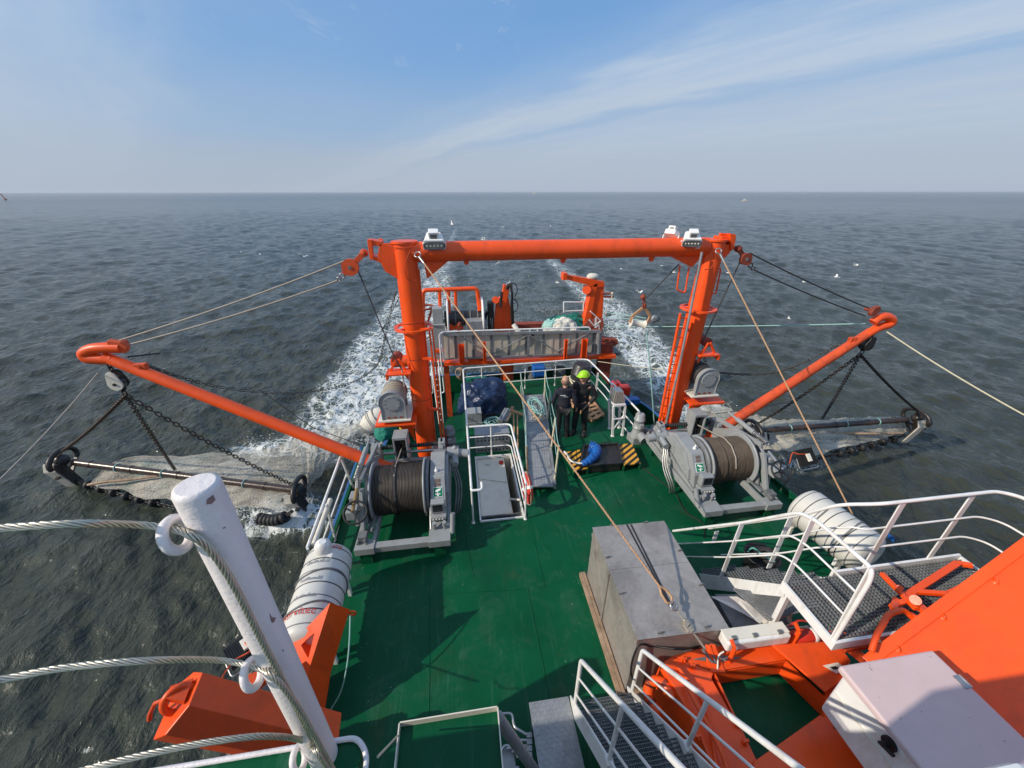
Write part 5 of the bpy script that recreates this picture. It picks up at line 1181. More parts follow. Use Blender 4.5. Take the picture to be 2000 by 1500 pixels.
# orange boom rest
br = thing('boom_rest', 'orange angular boom rest with a triangular hole at the left deck edge', 'boom rest', V((-2.1, 2.8, 0)))
pn_ = V((-.22, -.62, .75)).normalized(); pc_ = gy(604, 1306, 2.9)
def onface_(px, py): r = ray(px, py); return C0+r*((pc_-C0).dot(pn_)/r.dot(pn_))
O = [onface_(*p) for p in ((645, 1177), (574, 1252), (500, 1335), (556, 1420), (590, 1385), (604, 1306))]
Hh = [onface_(*p) for p in ((614, 1236), (598, 1250), (588, 1260), (594, 1272), (602, 1286), (609, 1258))]
m = M(); bk_ = V((.06, .10, -.10))
for i in range(6):
    j = (i+1) % 6
    m.add([O[i], O[j], Hh[j], Hh[i]], [(0, 1, 2, 3)]); m.add([Hh[i], Hh[j], Hh[j]+bk_, Hh[i]+bk_], [(0, 1, 2, 3)])
m.add([p+bk_ for p in Hh], [tuple(range(6))]); m.build('front_plate', ORANGE, br)
W2 = gy(683, 1190, O[0].y+.13)-O[0]
m = M()
for i in (5, 4, 3, 0, 1, 2): j = (i+1) % 6; m.add([O[i], O[j], O[j]+W2, O[i]+W2], [(0, 1, 2, 3)])
m.add([p+W2 for p in O], [tuple(range(6))]); m.build('side_face', ORANGE, br)
m = M(); c = gz(682, 1198, 1.0); m.torus(O[0]+W2+V((.03, -.02, -.06)), (0, 1, 0), .04, .014, 14, 6); m.build('eye', ORANGE, br)
m = M(); m.bar(gz(470, 1345, 1.0), gz(552, 1312, .9), .15, .15); m.build('strut', ORANGE, br)
m = M(); P = [gz(684, 1202, 1.0), gz(682, 1260, .8), gz(676, 1310, .6), gz(664, 1355, .3), gz(643, 1390, .05)]; m.tube(catmull(P, 5), .009, 6); tag(m.build('rope', ROPE_TEAL), 'thin blue green line hanging from the orange boom rest', 'rope', 'ropes and wires of the rigging')
bb = thing('box_beam', 'orange chamfered box beam with an eye at its outer end, over the water', 'beam', gz(450, 1380, 1.7))
a = gz(352, 1370, 2.45); b = gz(640, 1440, 1.3); d = (b-a).normalized(); s_ = d.cross(Zv).normalized(); u = s_.cross(d)
m = M(); sec = [(.10, .15), (-.12, .16), (-.20, .02), (-.19, -.16), (.16, -.17), (.20, -.02)]
m.prism([a+s_*x+u*z for x, z in sec], b-a); m.build('beam_body', ORANGE2 if False else ORANGE, bb, .008)
m = M(); m.torus(a-d*.03+u*.02, u*.6+s_*.7, .085, .026, 22, 8); m.slab([a+s_*.06+u*.08, a-s_*.10+u*.08, a-s_*.06-d*.10, a+s_*.02-d*.10], .04); m.build('end_eye', ORANGE, bb)
m = M(); e = a-d*.10; m.tube([e+u*.0, e-u*.08-d*.03, e-u*.2+d*.02, e-u*.26+d*.06], .016, 6); m.build('hook_ring', ORANGE2, bb)
m = M(); m.tube(catmull([gz(436, 1366, 1.7), gz(428, 1390, 1.75), gz(470, 1392, 1.75), gz(540, 1408, 1.7)]), .007, 5); m.build('cable', ORANGE2, bb)
dm = thing('dark_machinery', 'dark rusty winch machinery under the orange box beam', 'machinery', gz(500, 1460, .6))
c = gz(505, 1462, .7); m = M(); m.box(c.x-.30, c.x+.30, c.y-.16, c.y+.14, .35, .72); m.build('casing', BLACKM, dm, .03)
m = M(); m.cyl(gz(440, 1465, .8), gz(575, 1448, .8), .085, None, 16); m.cyl(gz(570, 1452, .8), gz(590, 1450, .8), .14, None, 18); m.build('shaft', BLACKM, dm)
m = M(); m.lathe(gz(480, 1490, .75), (.3, -.6, .6), [(0, .2), (.02, .22), (.09, .22), (.1, .15)], 26); m.build('drum', BLACKM, dm)
for px in (445, 470): m = M(); c = gz(px, 1445, .95); m.bar(c-V((0, .06, 0)), c+V((0, .06, 0)), .07, .05); m.build('clamp', RUST, dm)
m = M(); m.cyl(gz(450, 1440, .9), gz(492, 1428, .9), .028, None, 10); m.build('ram', ALU, dm)
m = M(); m.lathe(gz(536, 1345, .7), (0, 0, 1), [(0, .10), (.2, .13), (.25, .08)], 14); tag(m.build('grey_bag', ALU), 'grey bundle between the boom rest and the box beam', 'bundle')

# ================================================================ foreground stanchion with guard wires
B = gz(632, 1474, 4.0); tp = gy(378, 946, B.y); SB = V((B.x, B.y, 3.99)); ST = V((B.x, B.y, tp.z))
sr = .047
fs = thing('stanchion', 'thick white guard stanchion with chipped paint in the left foreground', 'stanchion', SB)
m = M(); m.lathe(SB, (0, 0, 1), [(0, sr*1.02), (ST.z-SB.z-.012, sr), (ST.z-SB.z-.003, sr*.93), (ST.z-SB.z, sr*.8)], 36); m.build('tube', WHITE_FG, fs)
def vis(px, py):                      # the stanchion's surface under a pixel
    r = ray(px, py); dxy = V((r.x, r.y)); o = V((0, 0)); c = V((SB.x, SB.y)); A_ = dxy.dot(dxy); Bq = -2*dxy.dot(c); Cq = c.dot(c)-sr*sr*1.03; D_ = max(0, Bq*Bq-4*A_*Cq); t_ = (-Bq-math.sqrt(D_))/(2*A_); return C0+r*t_
CHIP = mat('bare_rusty_chip', (.26, .17, .16), .8, .2, 40, bump=.3)
for pts in (((404, 975), (416, 966), (421, 976), (413, 984), (403, 985)), ((526, 1196), (531, 1205), (539, 1206), (536, 1214), (531, 1217), (528, 1208)), ((436, 1030), (441, 1028), (440, 1031), (435, 1033)), ((551, 1269), (554, 1268), (554, 1272), (551, 1272))):
    m = M(); q = [vis(*p) for p in pts]; n_ = V((-SB.x, -SB.y, 0)).normalized(); c = sum(q, V((0, 0, 0)))/len(q)
    k = len(q); vs = [p+n_*.0006 for p in q]+[c+n_*.0025]; m.add(vs, [(i, (i+1) % k, k) for i in range(k)]); m.build('paint_chip', CHIP, fs)
rings = []
for (px, py) in ((353, 1022), (512, 1290), (597, 1457)):
    c = gy(px, py, SB.y+.0); c = V((SB.x-.056, SB.y-.035, c.z)); rings.append(c)
    m = M(); m.torus(c, V((.93, .05, .28)), .036, .0115, 24, 10); m.build('eye', WHITE_FG, fs)
wm = WIRE
def guard(pts, label, r=.0086):
    m = M(); m.rope(catmull(pts, 10), r, 6, pitch=.10, step=.008, n=6); tag(m.build('guard_wire', wm), label, 'wire rope', 'guard wires of the foreground stanchion')
off = V((.045, -.052, 0))
def dn(px, py, k=0.): return gy(px, py, SB.y-.062-k)
guard([gy(-120, 1040, .62), gy(0, 1032, .64), gy(160, 1023, .66), gy(280, 1026, SB.y-.02), gy(348, 1036, SB.y-.045), dn(372, 1046), dn(400, 1063), dn(432, 1102), dn(466, 1160), dn(510, 1248), dn(560, 1345), dn(600, 1425), dn(640, 1505), dn(665, 1560)], 'uppermost guard wire, bent through the top eye and down the post')
guard([gy(-120, 1347, .58), gy(0, 1328, .62), gy(130, 1304, .64), gy(300, 1290, .66), gy(430, 1290, SB.y-.01), gy(505, 1305, SB.y-.04), dn(530, 1318, .005), dn(556, 1345, .015), dn(590, 1395, .02), dn(632, 1470, .022), dn(668, 1535, .022)], 'middle guard wire, through the second eye of the post')
guard([gy(100, 1525, .57), gy(180, 1500, .58), gy(340, 1462, .60), gy(480, 1440, .62), gy(560, 1440, .66), gy(596, 1450, SB.y-.03), dn(620, 1470, .03), dn(650, 1520, .03)], 'lowest guard wire, entering the eye at the foot of the post')

# ================================================================ tray, plate, pipes in the middle foreground
tr_ = thing('drip_tray', 'green bottomed steel tray with pale raised edges in the centre foreground', 'tray', (-.26, .9, 2.5))
x0, x1, y1, z0 = -.61, .09, 1.47, 2.5
m = M(); m.box(x0, x1, .2, y1, z0-.075, z0-.06); m.build('floor', DECKF if 'DECKF' in globals() else DECK, tr_)
m = M(); m.box(x0-.008, x0, .2, y1, z0-.08, z0); m.box(x1, x1+.008, .2, y1, z0-.08, z0); m.box(x0, x1, y1, y1+.008, z0-.08, z0); m.build('rim', CREAM, tr_)
m = M(); m.cyl(V((x1-.0, y1-.02, z0-.10)), gz(1042, 1502, 1.2), .045, None, 14); m.build('support_pipe', ALU, tr_)
m = M(); m.tube([gy(738, 1478, .9), gy(777, 1437, 1.35)], .006, 6); tag(m.build('rope', ROPE_WHITE), 'short pale line tied to the left side of the drip tray', 'rope', 'ropes and wires of the rigging')
pl = thing('chequer_plate_step', 'worn grey chequer plate platform left of the stair', 'platform', (.8, 2.0, .5))
m = M(); q = [gz(1033, 1372, .5), gz(1110, 1360, .5), V((1.0, .9, .5)), V((.53, .9, .5))]; m.prism(q, (0, 0, -.02)); m.build('plate', ALU, pl)
m = M(); rnd = random.Random(1)
for i in range(12):
    for j in range(34):
        f = (i+.5)/12; k = (j+.5)/34; p = q[0].lerp(q[1], f).lerp(q[3].lerp(q[2], f), k)
        s_ = 1 if (i+j) % 2 else -1; m.bar(p+V((-.012, -.012*s_, .002)), p+V((.012, .012*s_, .002)), .006, .004)
m.build('raised_lugs', ALU, pl)
for x, y in ((.56, 2.2), (.97, 2.2), (.56, 1.1), (.97, 1.1)): m = M(); m.bar((x, y, .0), (x, y, .48), .04, .04); m.build('leg', GREYD, pl)
hp = thing('hydraulic_pipes', 'steel hydraulic pipes and valves beside the chequer plate', 'pipes', gz(1010, 1430, .3))
for pts in (((925, 1398), (960, 1395), (1000, 1393), (1004, 1420), (1030, 1436)), ((965, 1400), (984, 1404), (985, 1424), (1010, 1446), (1034, 1446)), ((990, 1462), (1034, 1456)), ((1000, 1468), (1036, 1464)), ((1010, 1478), (1036, 1474)), ((978, 1470), (985, 1455), (1005, 1460), (1012, 1480))):
    m = M(); m.tube(fillet([gz(*p, .35) for p in pts], .04), .016, 8); m.build('pipe', STEEL, hp)
m = M()
for k in range(5): c = gz(1034, 1440+13*k, .38); m.box(c.x-.03, c.x+.03, c.y-.025, c.y+.025, .30, .44)
m.build('valve_bank', GREY, hp, .005)
m = M(); c = gz(985, 1485, .25); m.box(c.x-.14, c.x+.12, c.y-.12, c.y+.10, .1, .3); m.box(c.x-.05, c.x+.15, c.y-.25, c.y-.1, .12, .36); m.build('manifold', GREY, hp, .01)

# ================================================================ galvanised container
def galv():
    m = bpy.data.materials.new('galvanised_sheet'); m.use_nodes = True; t = NT(m.node_tree); P = t.n('ShaderNodeTexCoord').outputs['Object']
    v = t.n('ShaderNodeTexVoronoi', i_Scale=38.0, i_Vector=t.mapping(P, scale=(1, 1, .8))).outputs['Color']
    g_ = t.n('ShaderNodeSeparateXYZ', i_0=v).outputs[0]
    c = t.mix(t.ramp(t.noise(P, 2, 7, .65), [(.3, 0), (.75, 1)]), (.29, .265, .25), (.42, .385, .36)); c = t.mix(t.math('MULTIPLY', g_, .36), c, (.46, .44, .40))
    c = t.mix(t.math('MULTIPLY', t.ramp(t.noise(P, 1.3, 7, .68, .6), [(.46, 0), (.62, 1)]), .55), c, (.17, .155, .15)); c = t.mix(t.math('MULTIPLY', t.ramp(t.noise(t.mapping(P, scale=(1, 1, .2)), 3.5, 8, .7), [(.58, 0), (.70, 1)]), .5), c, (.50, .46, .41)); c = t.mix(t.math('MULTIPLY', t.ramp(t.noise(t.mapping(P, scale=(1, 1, .3)), 2.2, 8, .7), [(.62, 0), (.72, 1)]), .4), c, (.28, .16, .10))
    b = t.n('ShaderNodeBsdfPrincipled', i_Metallic=.35); t.l(c, b.inputs['Base Color']); t.l(t.ramp(g_, [(0, .38), (1, .58)]), b.inputs['Roughness'])
    bp = t.n('ShaderNodeBump', i_Strength=.12, i_Distance=.01); t.l(t.noise(P, 12, 6, .7), bp.inputs['Height']); t.l(bp.outputs[0], b.inputs['Normal'])
    o = t.n('ShaderNodeOutputMaterial'); t.l(b.outputs[0], o.inputs[0]); return m
GALV = galv()
ct = thing('metal_container', 'big galvanised sheet metal box on a timber base right of the deck centre', 'container', (2.45, 3.3, 0))
c0, c1, c2, c3 = gz(1157, 1030, 1.2), gz(1297, 1017, 1.2), gz(1425, 1228, 1.2), gz(1245, 1250, 1.2)
m = M(); ins = .02; mid = (c0+c1+c2+c3)/4
body = [mid+(p-mid)*.985 for p in (c3, c2, c1, c0)]
m.prism([V((p.x, p.y, 1.185)) for p in body], (0, 0, -1.10)); m.build('body', GALV, ct, .006)
m = M(); e = .5
L0 = c0.lerp(c3, .45); R0 = c1.lerp(c2, .45)
m.prism([c0, c1, R0+V((0, .002, 0)), L0+V((0, .002, 0))], (0, 0, -.012)); m.prism([L0-V((0, .003, 0)), R0-V((0, .003, 0)), c2, c3], (0, 0, -.012)); m.build('lid', GALV, ct)
m = M(); a = V((c0.x-.006, c0.y-.05, 1.12)); b = V((L0.x-.002, L0.y, .25)); dd = V((c3.x-.006, c3.y+.06, 1.1))
m.bar(a, V((L0.x+.0, L0.y, .22)), .02, .05); m.bar(V((L0.x-.004, L0.y, 1.15)), V((L0.x-.004, L0.y, .12)), .02, .05); m.build('side_brace', GALV, ct)
for (px, py) in ((1196, 1026), (1262, 1021), (1187, 1089), (1214, 1160), (1328, 1076), (1370, 1143), (1290, 1237), (1381, 1225)):
    c = gz(px, py, 1.2); m = M(); m.box(c.x-.035, c.x+.035, c.y-.008, c.y+.008, 1.2, 1.22); m.cyl(c+V((-.02, 0, .02)), c+V((.02, .0, .03)), .009, None, 6); m.cyl(c+V((0, 0, .0)), c+V((0, 0, .03)), .01, None, 6); m.build('toggle_latch', GREYD, ct)
m = M()
for o_ in (0, 8): m.bar(gz(1224+o_, 1024, 1.205), gz(1312+o_*.3, 1190, 1.205), .022, .006)
m.build('lashing_strap', BLACKM, ct)  # two thin dark bars drawn as a double line across the lid
tm = [V((c0.x-.10, c0.y+.06, .06)), V((c1.x+.06, c1.y+.06, .06)), V((c2.x+.06, c2.y-.10, .06)), V((c3.x-.10, c3.y-.14, .06))]
m = M(); m.prism(tm, (0, 0, -.055)); m.build('timber_base', WOODW, ct, .004)
m = M()
for k in range(2): m.bar(tm[0]+V((.02+.05*k, -.0, .02)), tm[3]+V((.02+.05*k, 0, .02)), .045, .04)
m.build('timber_batten', WOODW, ct)
m = M(); m.tube(catmull([gz(1245, 1345, .15), gz(1232, 1310, .7), gz(1247, 1262, 1.15), gz(1275, 1262, 1.0), gz(1330, 1268, 1.1), gz(1365, 1262, .9)], 6), .012, 6); tag(m.build('cable', BLACK), 'black cable draped along the near end of the galvanised container', 'cable')
# ================================================================ stair to the upper deck
ss = thing('stair', 'steep white stair with serrated treads and white handrails in the right foreground', 'stair', (1.38, 2.2, .5))
def sz(y): return .50+1.12*(2.2-y)
for x in (1.02, 1.73):
    m = M(); m.bar((x, 2.24, sz(2.24)+.02), (x, .10, sz(.10)+.02), .02, .20, Zv); m.build('stringer', WHITE, ss, .004)
for k in range(10):
    z = .50+.205*(k+.6); y = 2.2-(z-.5)/1.12; tr = M()
    for j in range(9):
        yy = y-.13+.03*j
        tr.bar((1.04, yy, z), (1.715, yy, z), .005, .03)
    for j in range(34): xx = 1.05+.02*j; tr.bar((xx, y-.13, z+.004), (xx, y+.11, z+.004), .004, .014 if j % 2 else .026)
    tr.build('tread', GREYD, ss)
def stair_rail(x, pts, mids, posts):
    m = M(); m.tube(fillet(pts, .05), .022, 12); m.build('handrail', WHITE, ss)
    for k in mids:
        a = pts[1]-Zv*k; b = pts[2]-Zv*k; m = M(); m.tube([a+(b-a).normalized()*.03, b], .011, 8); m.build('mid_rail', WHITE, ss)
    for p, q in posts: m = M(); m.cyl(p, q, .019, None, 10); m.box(q.x-.03, q.x+.03, q.y-.04, q.y+.04, q.z-.01, q.z+.06); m.build('post', WHITE, ss)
for x, a, b, pp in ((1.02, gx(1135, 1290, 1.02), gx(1330, 1500, 1.02), None), (1.73, gx(1255, 1270, 1.73), gx(1560, 1500, 1.73), None)):
    ft = V((x, a.y+.0, sz(a.y)+.06)); e = a+(b-a)*1.35
    ps = []
    for k in (.58, 1.2): q = a+(b-a)*k; ps.append((q, V((x, q.y, sz(q.y)+.10))))
    stair_rail(x, [ft, a, e], (.33, .66), ps)

# ================================================================ catwalk on the right
cwk = thing('catwalk', 'white railed catwalk with black grating and a short stair on the right', 'catwalk', (4.9, 2.3, 1.6))
cx0, cx1, cy0, cy1, cz = 3.75, 6.3, 1.95, 2.66, 1.6
m = M()
for k in range(int((cx1-cx0)/.05)): x = cx0+.03+.05*k; m.bar((x, cy0, cz-.015), (x, cy1, cz-.015), .006, .03)
for k in range(int((cy1-cy0)/.035)): y = cy0+.02+.035*k; m.bar((cx0, y, cz-.013), (cx1, y, cz-.013), .006, .026)
m.build('grating', GREYD, cwk)
m = M(); m.box(cx0-.03, cx0, cy0-.03, cy1+.0, cz-.10, cz+.02); m.box(cx0, cx1, cy0-.03, cy0, cz-.10, cz+.02); m.box(4.42, cx1, cy1, cy1+.03, cz-.10, cz+.05); m.box(cx1, cx1+.03, cy0-.03, cy1+.03, cz-.1, cz+.02); m.build('frame', WHITE, cwk)
nr_ = [gx(p[0], p[1], 3.75) for p in ((1315, 1037), (1450, 1021), (1562, 1001))]+[V((3.75, 2.62, 2.66)), V((3.75, 2.0, 2.68))]
def stair_line(P, dz): return [p-Zv*dz for p in P]
m = M(); m.tube(fillet(nr_+[V((3.75, 1.97, 2.55)), V((3.75, 1.96, 1.62))], .10), .021, 12); m.build('near_handrail', WHITE, cwk)
for dz in (.36, .70):
    m = M(); P = stair_line(nr_, dz); m.tube(fillet(P, .10), .012, 8); m.build('near_mid_rail', WHITE, cwk)
for a, b in (((1450, 1021), (1408, 1128)), ((1590, 1011), (1531, 1143)), ((1703, 1107), (1622, 1255))):
    m = M(); m.bar(gx(*a, 3.75), gx(*b, 3.75), .014, .065, V((1, 0, 0))); m.build('post', WHITE, cwk)
s0 = gx(1535, 1143, 3.75); s1 = gx(1365, 1120, 3.75); s2 = gx(1375, 1150, 3.75); s3 = gx(1530, 1166, 3.75)
m = M(); m.prism([s0, s1, s2, s3], (.015, 0, 0)); m.prism([s0+V((.68, 0, 0)), s1+V((.68, 0, 0)), s2+V((.68, 0, 0)), s3+V((.68, 0, 0))], (.015, 0, 0)); m.build('stair_stringer', WHITE, cwk, .003)
for k in range(6):
    f = (k+.5)/6; p = s0.lerp(s1, f)+Zv*-.05; m = M()
    for j in range(8): m.bar((p.x+.02, p.y-.10+.03*j, p.z), (p.x+.66, p.y-.10+.03*j, p.z), .005, .03)
    for j in range(14): m.bar((p.x+.03+.047*j, p.y-.10, p.z+.002), (p.x+.03+.047*j, p.y+.11, p.z+.002), .005, .025)
    m.build('stair_tread', GREYD, cwk)
fr_ = [gx(1384, 1032, 4.43), gx(1560, 1007, 4.43), V((4.43, 2.95, 2.50)), V((4.60, 2.70, 2.72)), V((6.15, 2.68, 2.74)), V((6.32, 2.55, 2.74)), V((6.32, 1.5, 2.74))]
m = M(); m.tube(fillet(fr_, .16, 7), .021, 12); m.build('far_handrail', WHITE, cwk)
for dz in (.40, .74):
    P = stair_line(fr_, dz); m = M(); m.tube(fillet(P[:3]+[V((4.52, 2.78, P[3].z-.03))]+P[3:], .14, 6), .012, 8); m.build('far_mid_rail', WHITE, cwk)
for a, b in ((V((4.43, 4.55, gx(1395, 1031, 4.43).z)), None), (gx(1545, 1010, 4.43), None), (V((4.9, 2.69, 2.72)), V((4.9, 2.69, 1.55))), (V((5.85, 2.69, 2.73)), V((5.85, 2.69, 1.55)))):
    b = b or a-Zv*1.05; m = M(); m.bar(a, b, .075, .014, V((0, 1, 0))); m.build('post', WHITE, cwk)
for x, y in ((3.8, 2.6), (6.2, 2.6), (6.2, 2.0), (5.0, 2.6)): m = M(); m.bar((x, y, 0), (x, y, cz-.1), .06, .06); m.build('leg', WHITE, cwk)
lp = thing('lower_step', 'grey grating step under the catwalk stair, on a white bracket', 'step', (3.9, 2.8, .95))
q = [gz(1432, 1150, .95), gz(1590, 1172, .95), gz(1600, 1185, .95), gz(1500, 1212, .95)]
m = M(); 
for k in range(22):
    a = q[0].lerp(q[3], k/21); b = q[1].lerp(q[2], k/21); m.bar(a, b, .006, .02)
    a = q[0].lerp(q[1], k/21); b = q[3].lerp(q[2], k/21); m.bar(a, b, .006, .02)
m.build('grating', ALU, lp)
m = M(); m.slab([gz(1388, 1165, .9), gz(1440, 1165, .9), gz(1500, 1200, .7), gz(1485, 1218, .7), gz(1455, 1200, .75)], .02); m.build('bent_plate', WHITE, lp)
m = M(); m.bar(gz(1490, 1215, .8), gz(1545, 1196, .85), .05, .03); m.bar(gz(1543, 1194, .85), gz(1540, 1226, .6), .04, .04); m.build('bracket', CREAM, lp)
dk = M(); dk.prism([gz(1395, 1160, .7), gz(1500, 1160, .7), gz(1560, 1225, .7), gz(1440, 1240, .7)], (0, 0, -.68)); tag(dk.build('dark_filler', GREYD, None, .01), 'dark grey locker between the galvanised container and the catwalk', 'filler')  # plain dark grey block filling the gap beside the container
bk = thing('bucket', 'black bucket with a green rope on deck beyond the catwalk stair', 'bucket', gz(1475, 1108, 0)); c = gz(1478, 1112, 0)
m = M(); m.lathe(c, (0, 0, 1), [(0, .20), (.02, .22), (.34, .27), (.35, .285), (.36, .26), (.05, .20)], 22); m.build('shell', BLACK, bk)
m = M(); m.tube(catmull([c+V((-.2, .1, .36)), c+V((-.18, .05, .5)), c+V((-.05, -.05, .42)), c+V((.1, -.15, .37))]), .014, 6); m.build('green_rope', ROPE_GREEN, bk)

# ================================================================ orange crane foundation
cf = thing('crane_foundation', 'orange steel crane foundation with a green floored opening in the right foreground', 'crane base', (2.8, 1.9, 0))
def pl_(pts, z, th, name, mt=ORANGE, bev=.008):
    m = M(); q = [gz(*p, z) for p in pts]; m.prism(q, (0, 0, -th)); return m.build(name, mt, cf, bev)
pl_(((1312, 1281), (1360, 1268), (1508, 1246), (1650, 1225), (1665, 1262), (1560, 1283), (1535, 1288), (1395, 1311)), .95, .12, 'far_plate')
pl_(((1290, 1297), (1312, 1282), (1394, 1312), (1390, 1325), (1480, 1488), (1470, 1560), (1420, 1560), (1350, 1400)), .945, .10, 'left_plate')
pl_(((1508, 1259), (1632, 1251), (1662, 1290), (1643, 1330), (1613, 1351)), 1.06, .03, 'right_plate')
pl_(((1472, 1487), (1603, 1397), (1640, 1412), (1700, 1490), (1740, 1600), (1490, 1600)), 1.0, .04, 'near_plate')
pl_(((1613, 1345), (1650, 1330), (1720, 1500), (1690, 1500), (1610, 1400)), .93, .10, 'right_web')
pl_(((1380, 1300), (1560, 1280), (1640, 1370), (1620, 1420), (1480, 1500)), .62, .02, 'sump_floor', DECK, 0)
m = M()
for a, b in (((1290, 1297), (1350, 1400)), ((1350, 1400), (1420, 1560)), ((1290, 1297), (1312, 1282)), ((1312, 1282), (1508, 1247)), ((1508, 1247), (1650, 1225))):
    p = gz(*a, .84); q = gz(*b, .84); m.add([p, q, V((q.x*.97, q.y, 0)), V((p.x*.97, p.y, 0))], [(0, 1, 2, 3), ])
m.build('skirt', ORANGE, cf)
for (a, b) in (((1395, 1312), (1478, 1488)), ((1395, 1312), (1535, 1289)), ((1478, 1488), (1605, 1397)), ((1535, 1289), (1622, 1372))):
    m = M(); p = gz(*a, .93); q = gz(*b, .93); m.bar(p-Zv*.14, q-Zv*.14, .02, .26); m.build('opening_wall', ORANGE, cf)
# ribs, pipes and stop on the left slope
m = M(); m.tube(catmull([gz(1338, 1330, 1.02), gz(1352, 1360, 1.05), gz(1380, 1410, 1.05), gz(1410, 1470, 1.05), gz(1425, 1520, 1.02)]), .025, 8); m.build('vent_pipe', ORANGE, cf)
m = M(); m.tube([gz(1364, 1345, .98), gz(1390, 1420, .98), gz(1400, 1500, .98)], .016, 8); m.tube([gz(1322, 1300, .98), gz(1345, 1330, 1.0)], .02, 8); m.build('hose_run', ORANGE, cf)
for (px, py) in ((1335, 1290), (1352, 1304), (1440, 1415), (1455, 1450), (1362, 1440), (1630, 1425), (1655, 1432)):
    m = M(); c = gz(px, py, .955); m.box(c.x-.03, c.x+.03, c.y-.012, c.y+.012, .94, 1.0); m.cyl(c+V((0, -.03, .02)), c+V((0, .03, .02)), .012, None, 8); m.build('lashing_eye', ORANGE, cf)
m = M(); L1 = gz(1392, 1292, .95); 
for s_ in (-1, 1): m.slab([L1+V((.03*s_-.06, -.02, 0)), L1+V((.03*s_+.06, -.05, 0)), L1+V((.03*s_+.02, .10, .16)), L1+V((.03*s_-.03, .12, .15))], .018)
m.bar(L1+V((-.08, -.06, .0)), L1+V((.08, -.09, 0)), .09, .03); m.build('stay_lug', ORANGE, cf, .004)
m = M(); m.prism([gz(p[0], p[1], .953) for p in ((1352, 1288), (1395, 1279), (1450, 1284), (1405, 1294))], (0, 0, .003)); dc = m.build('decal', GREYD, cf)
m = M(); m.tube(catmull([gz(p[0], p[1], .958) for p in ((1385, 1287), (1400, 1282), (1410, 1288), (1425, 1283))], 4), .010, 5); m.tube(catmull([gz(p[0], p[1], .958) for p in ((1390, 1290), (1405, 1287), (1416, 1290))], 4), .006, 5); m.build('decal_mark', CREAM, cf)
m = M(); m.prism([gz(p[0], p[1], 1.063) for p in ((1607, 1300), (1636, 1294), (1652, 1306), (1634, 1316))], (0, 0, .003)); m.build('label_plate', CREAM, cf)
m = M(); q_ = [gz(p[0], p[1], 1.067) for p in ((1621, 1303), (1632, 1301), (1640, 1306), (1628, 1308))]; m.prism(q_, (0, 0, .002)); m.build('label_mark', BLACK, cf)
for (px, py) in ((1424, 1292), (1547, 1258)):
    m = M(); c = gz(px, py, .95); m.bar(c, c+Zv*.26, .025, .05); m.bar(c+V((-.0, 0, .26)), c+V((0, .08, .30)), .025, .05); m.build('lamp_support', ORANGE, cf, .004)
# white lamp box lying along the far plate
wb = thing('white_lamp_box', 'long white lamp box lying along the far edge of the orange crane foundation', 'lamp box', gz(1470, 1245, 1.1))
a = gz(1412, 1252, 1.12); b = gz(1533, 1236, 1.12)
m = M(); m.bar(a, b, .17, .16); m.build('case', CREAM if False else WHITE, wb, .025, seg=3)
m = M(); m.bar(a+V((.0, .02, .085)), b+V((0, .02, .085)), .13, .015)
m.build('lid_edge', CREAM, wb, .005)
for k in (.12, .45, .85): m = M(); p = a.lerp(b, k)+V((0, -.03, .09)); m.box(p.x-.025, p.x+.025, p.y-.02, p.y+.02, p.z-.01, p.z+.02); m.cyl(p+V((-.02, 0, .02)), p+V((.02, 0, .025)), .006, None, 6); m.build('clip', GREYD, wb)
m = M(); m.tube(catmull([a+V((-.05, -.1, -.02)), a+V((-.12, -.12, -.06)), a+V((-.16, -.2, -.16))]), .01, 6); m.build('cable', CREAM, wb)
rc = thing('red_cylinder', 'red gas cylinder with a white band at the foot of the catwalk', 'cylinder', gz(1573, 1244, 1.0)); a = gz(1548, 1246, 1.0); b = gz(1602, 1238, 1.0); d = (b-a).normalized()
m = M(); m.lathe(a, d, [(0, .05), (.02, .08), (.36, .08), (.40, .05), (.44, .03)], 20); m.build('bottle', REDP, rc)
m = M(); m.lathe(a+d*.24, d, [(0, .081), (.002, .084), (.055, .084), (.057, .081)], 20); m.build('white_band', WHITE, rc)
m = M()
for k in range(3): m.tube([a+V((-.02, .06+.03*k, -.02)), b+V((.04, .05+.03*k, -.02))], .011, 6)
m.build('pipe_run', STEEL, rc)
m = M(); m.tube(catmull([a+V((0, .1, .06)), a.lerp(b, .4)+V((0, .12, .12)), b+V((-.05, .1, .08))]), .012, 6); m.build('red_hose', REDP, rc)
# horseshoe buoy
hb = thing('horseshoe_buoy', 'orange horseshoe lifebuoy hanging on the left side of the crane foundation', 'lifebuoy', gz(1287, 1362, .7)); c = gz(1290, 1362, .72)
m = M(); m.torus(c, V((-.8, -.35, .5)), .15, .06, 22, 12, -2.2, 2.2); m.ball(c+V((0, 0, 0)), .001, 4, 3); m.build('float_ring', ORANGE, hb)
m = M(); ax_ = V((-.8, -.35, .5)); f0, f1, _ = frame(ax_)
for q_ in (-1.2, .2, 1.4): p = c+f0*(.15*math.cos(q_))+f1*(.15*math.sin(q_)); tg = -f0*math.sin(q_)+f1*math.cos(q_); m.cyl(p-tg*.02, p+tg*.02, .0625, None, 12)
m.build('dark_strap', RUST, hb)

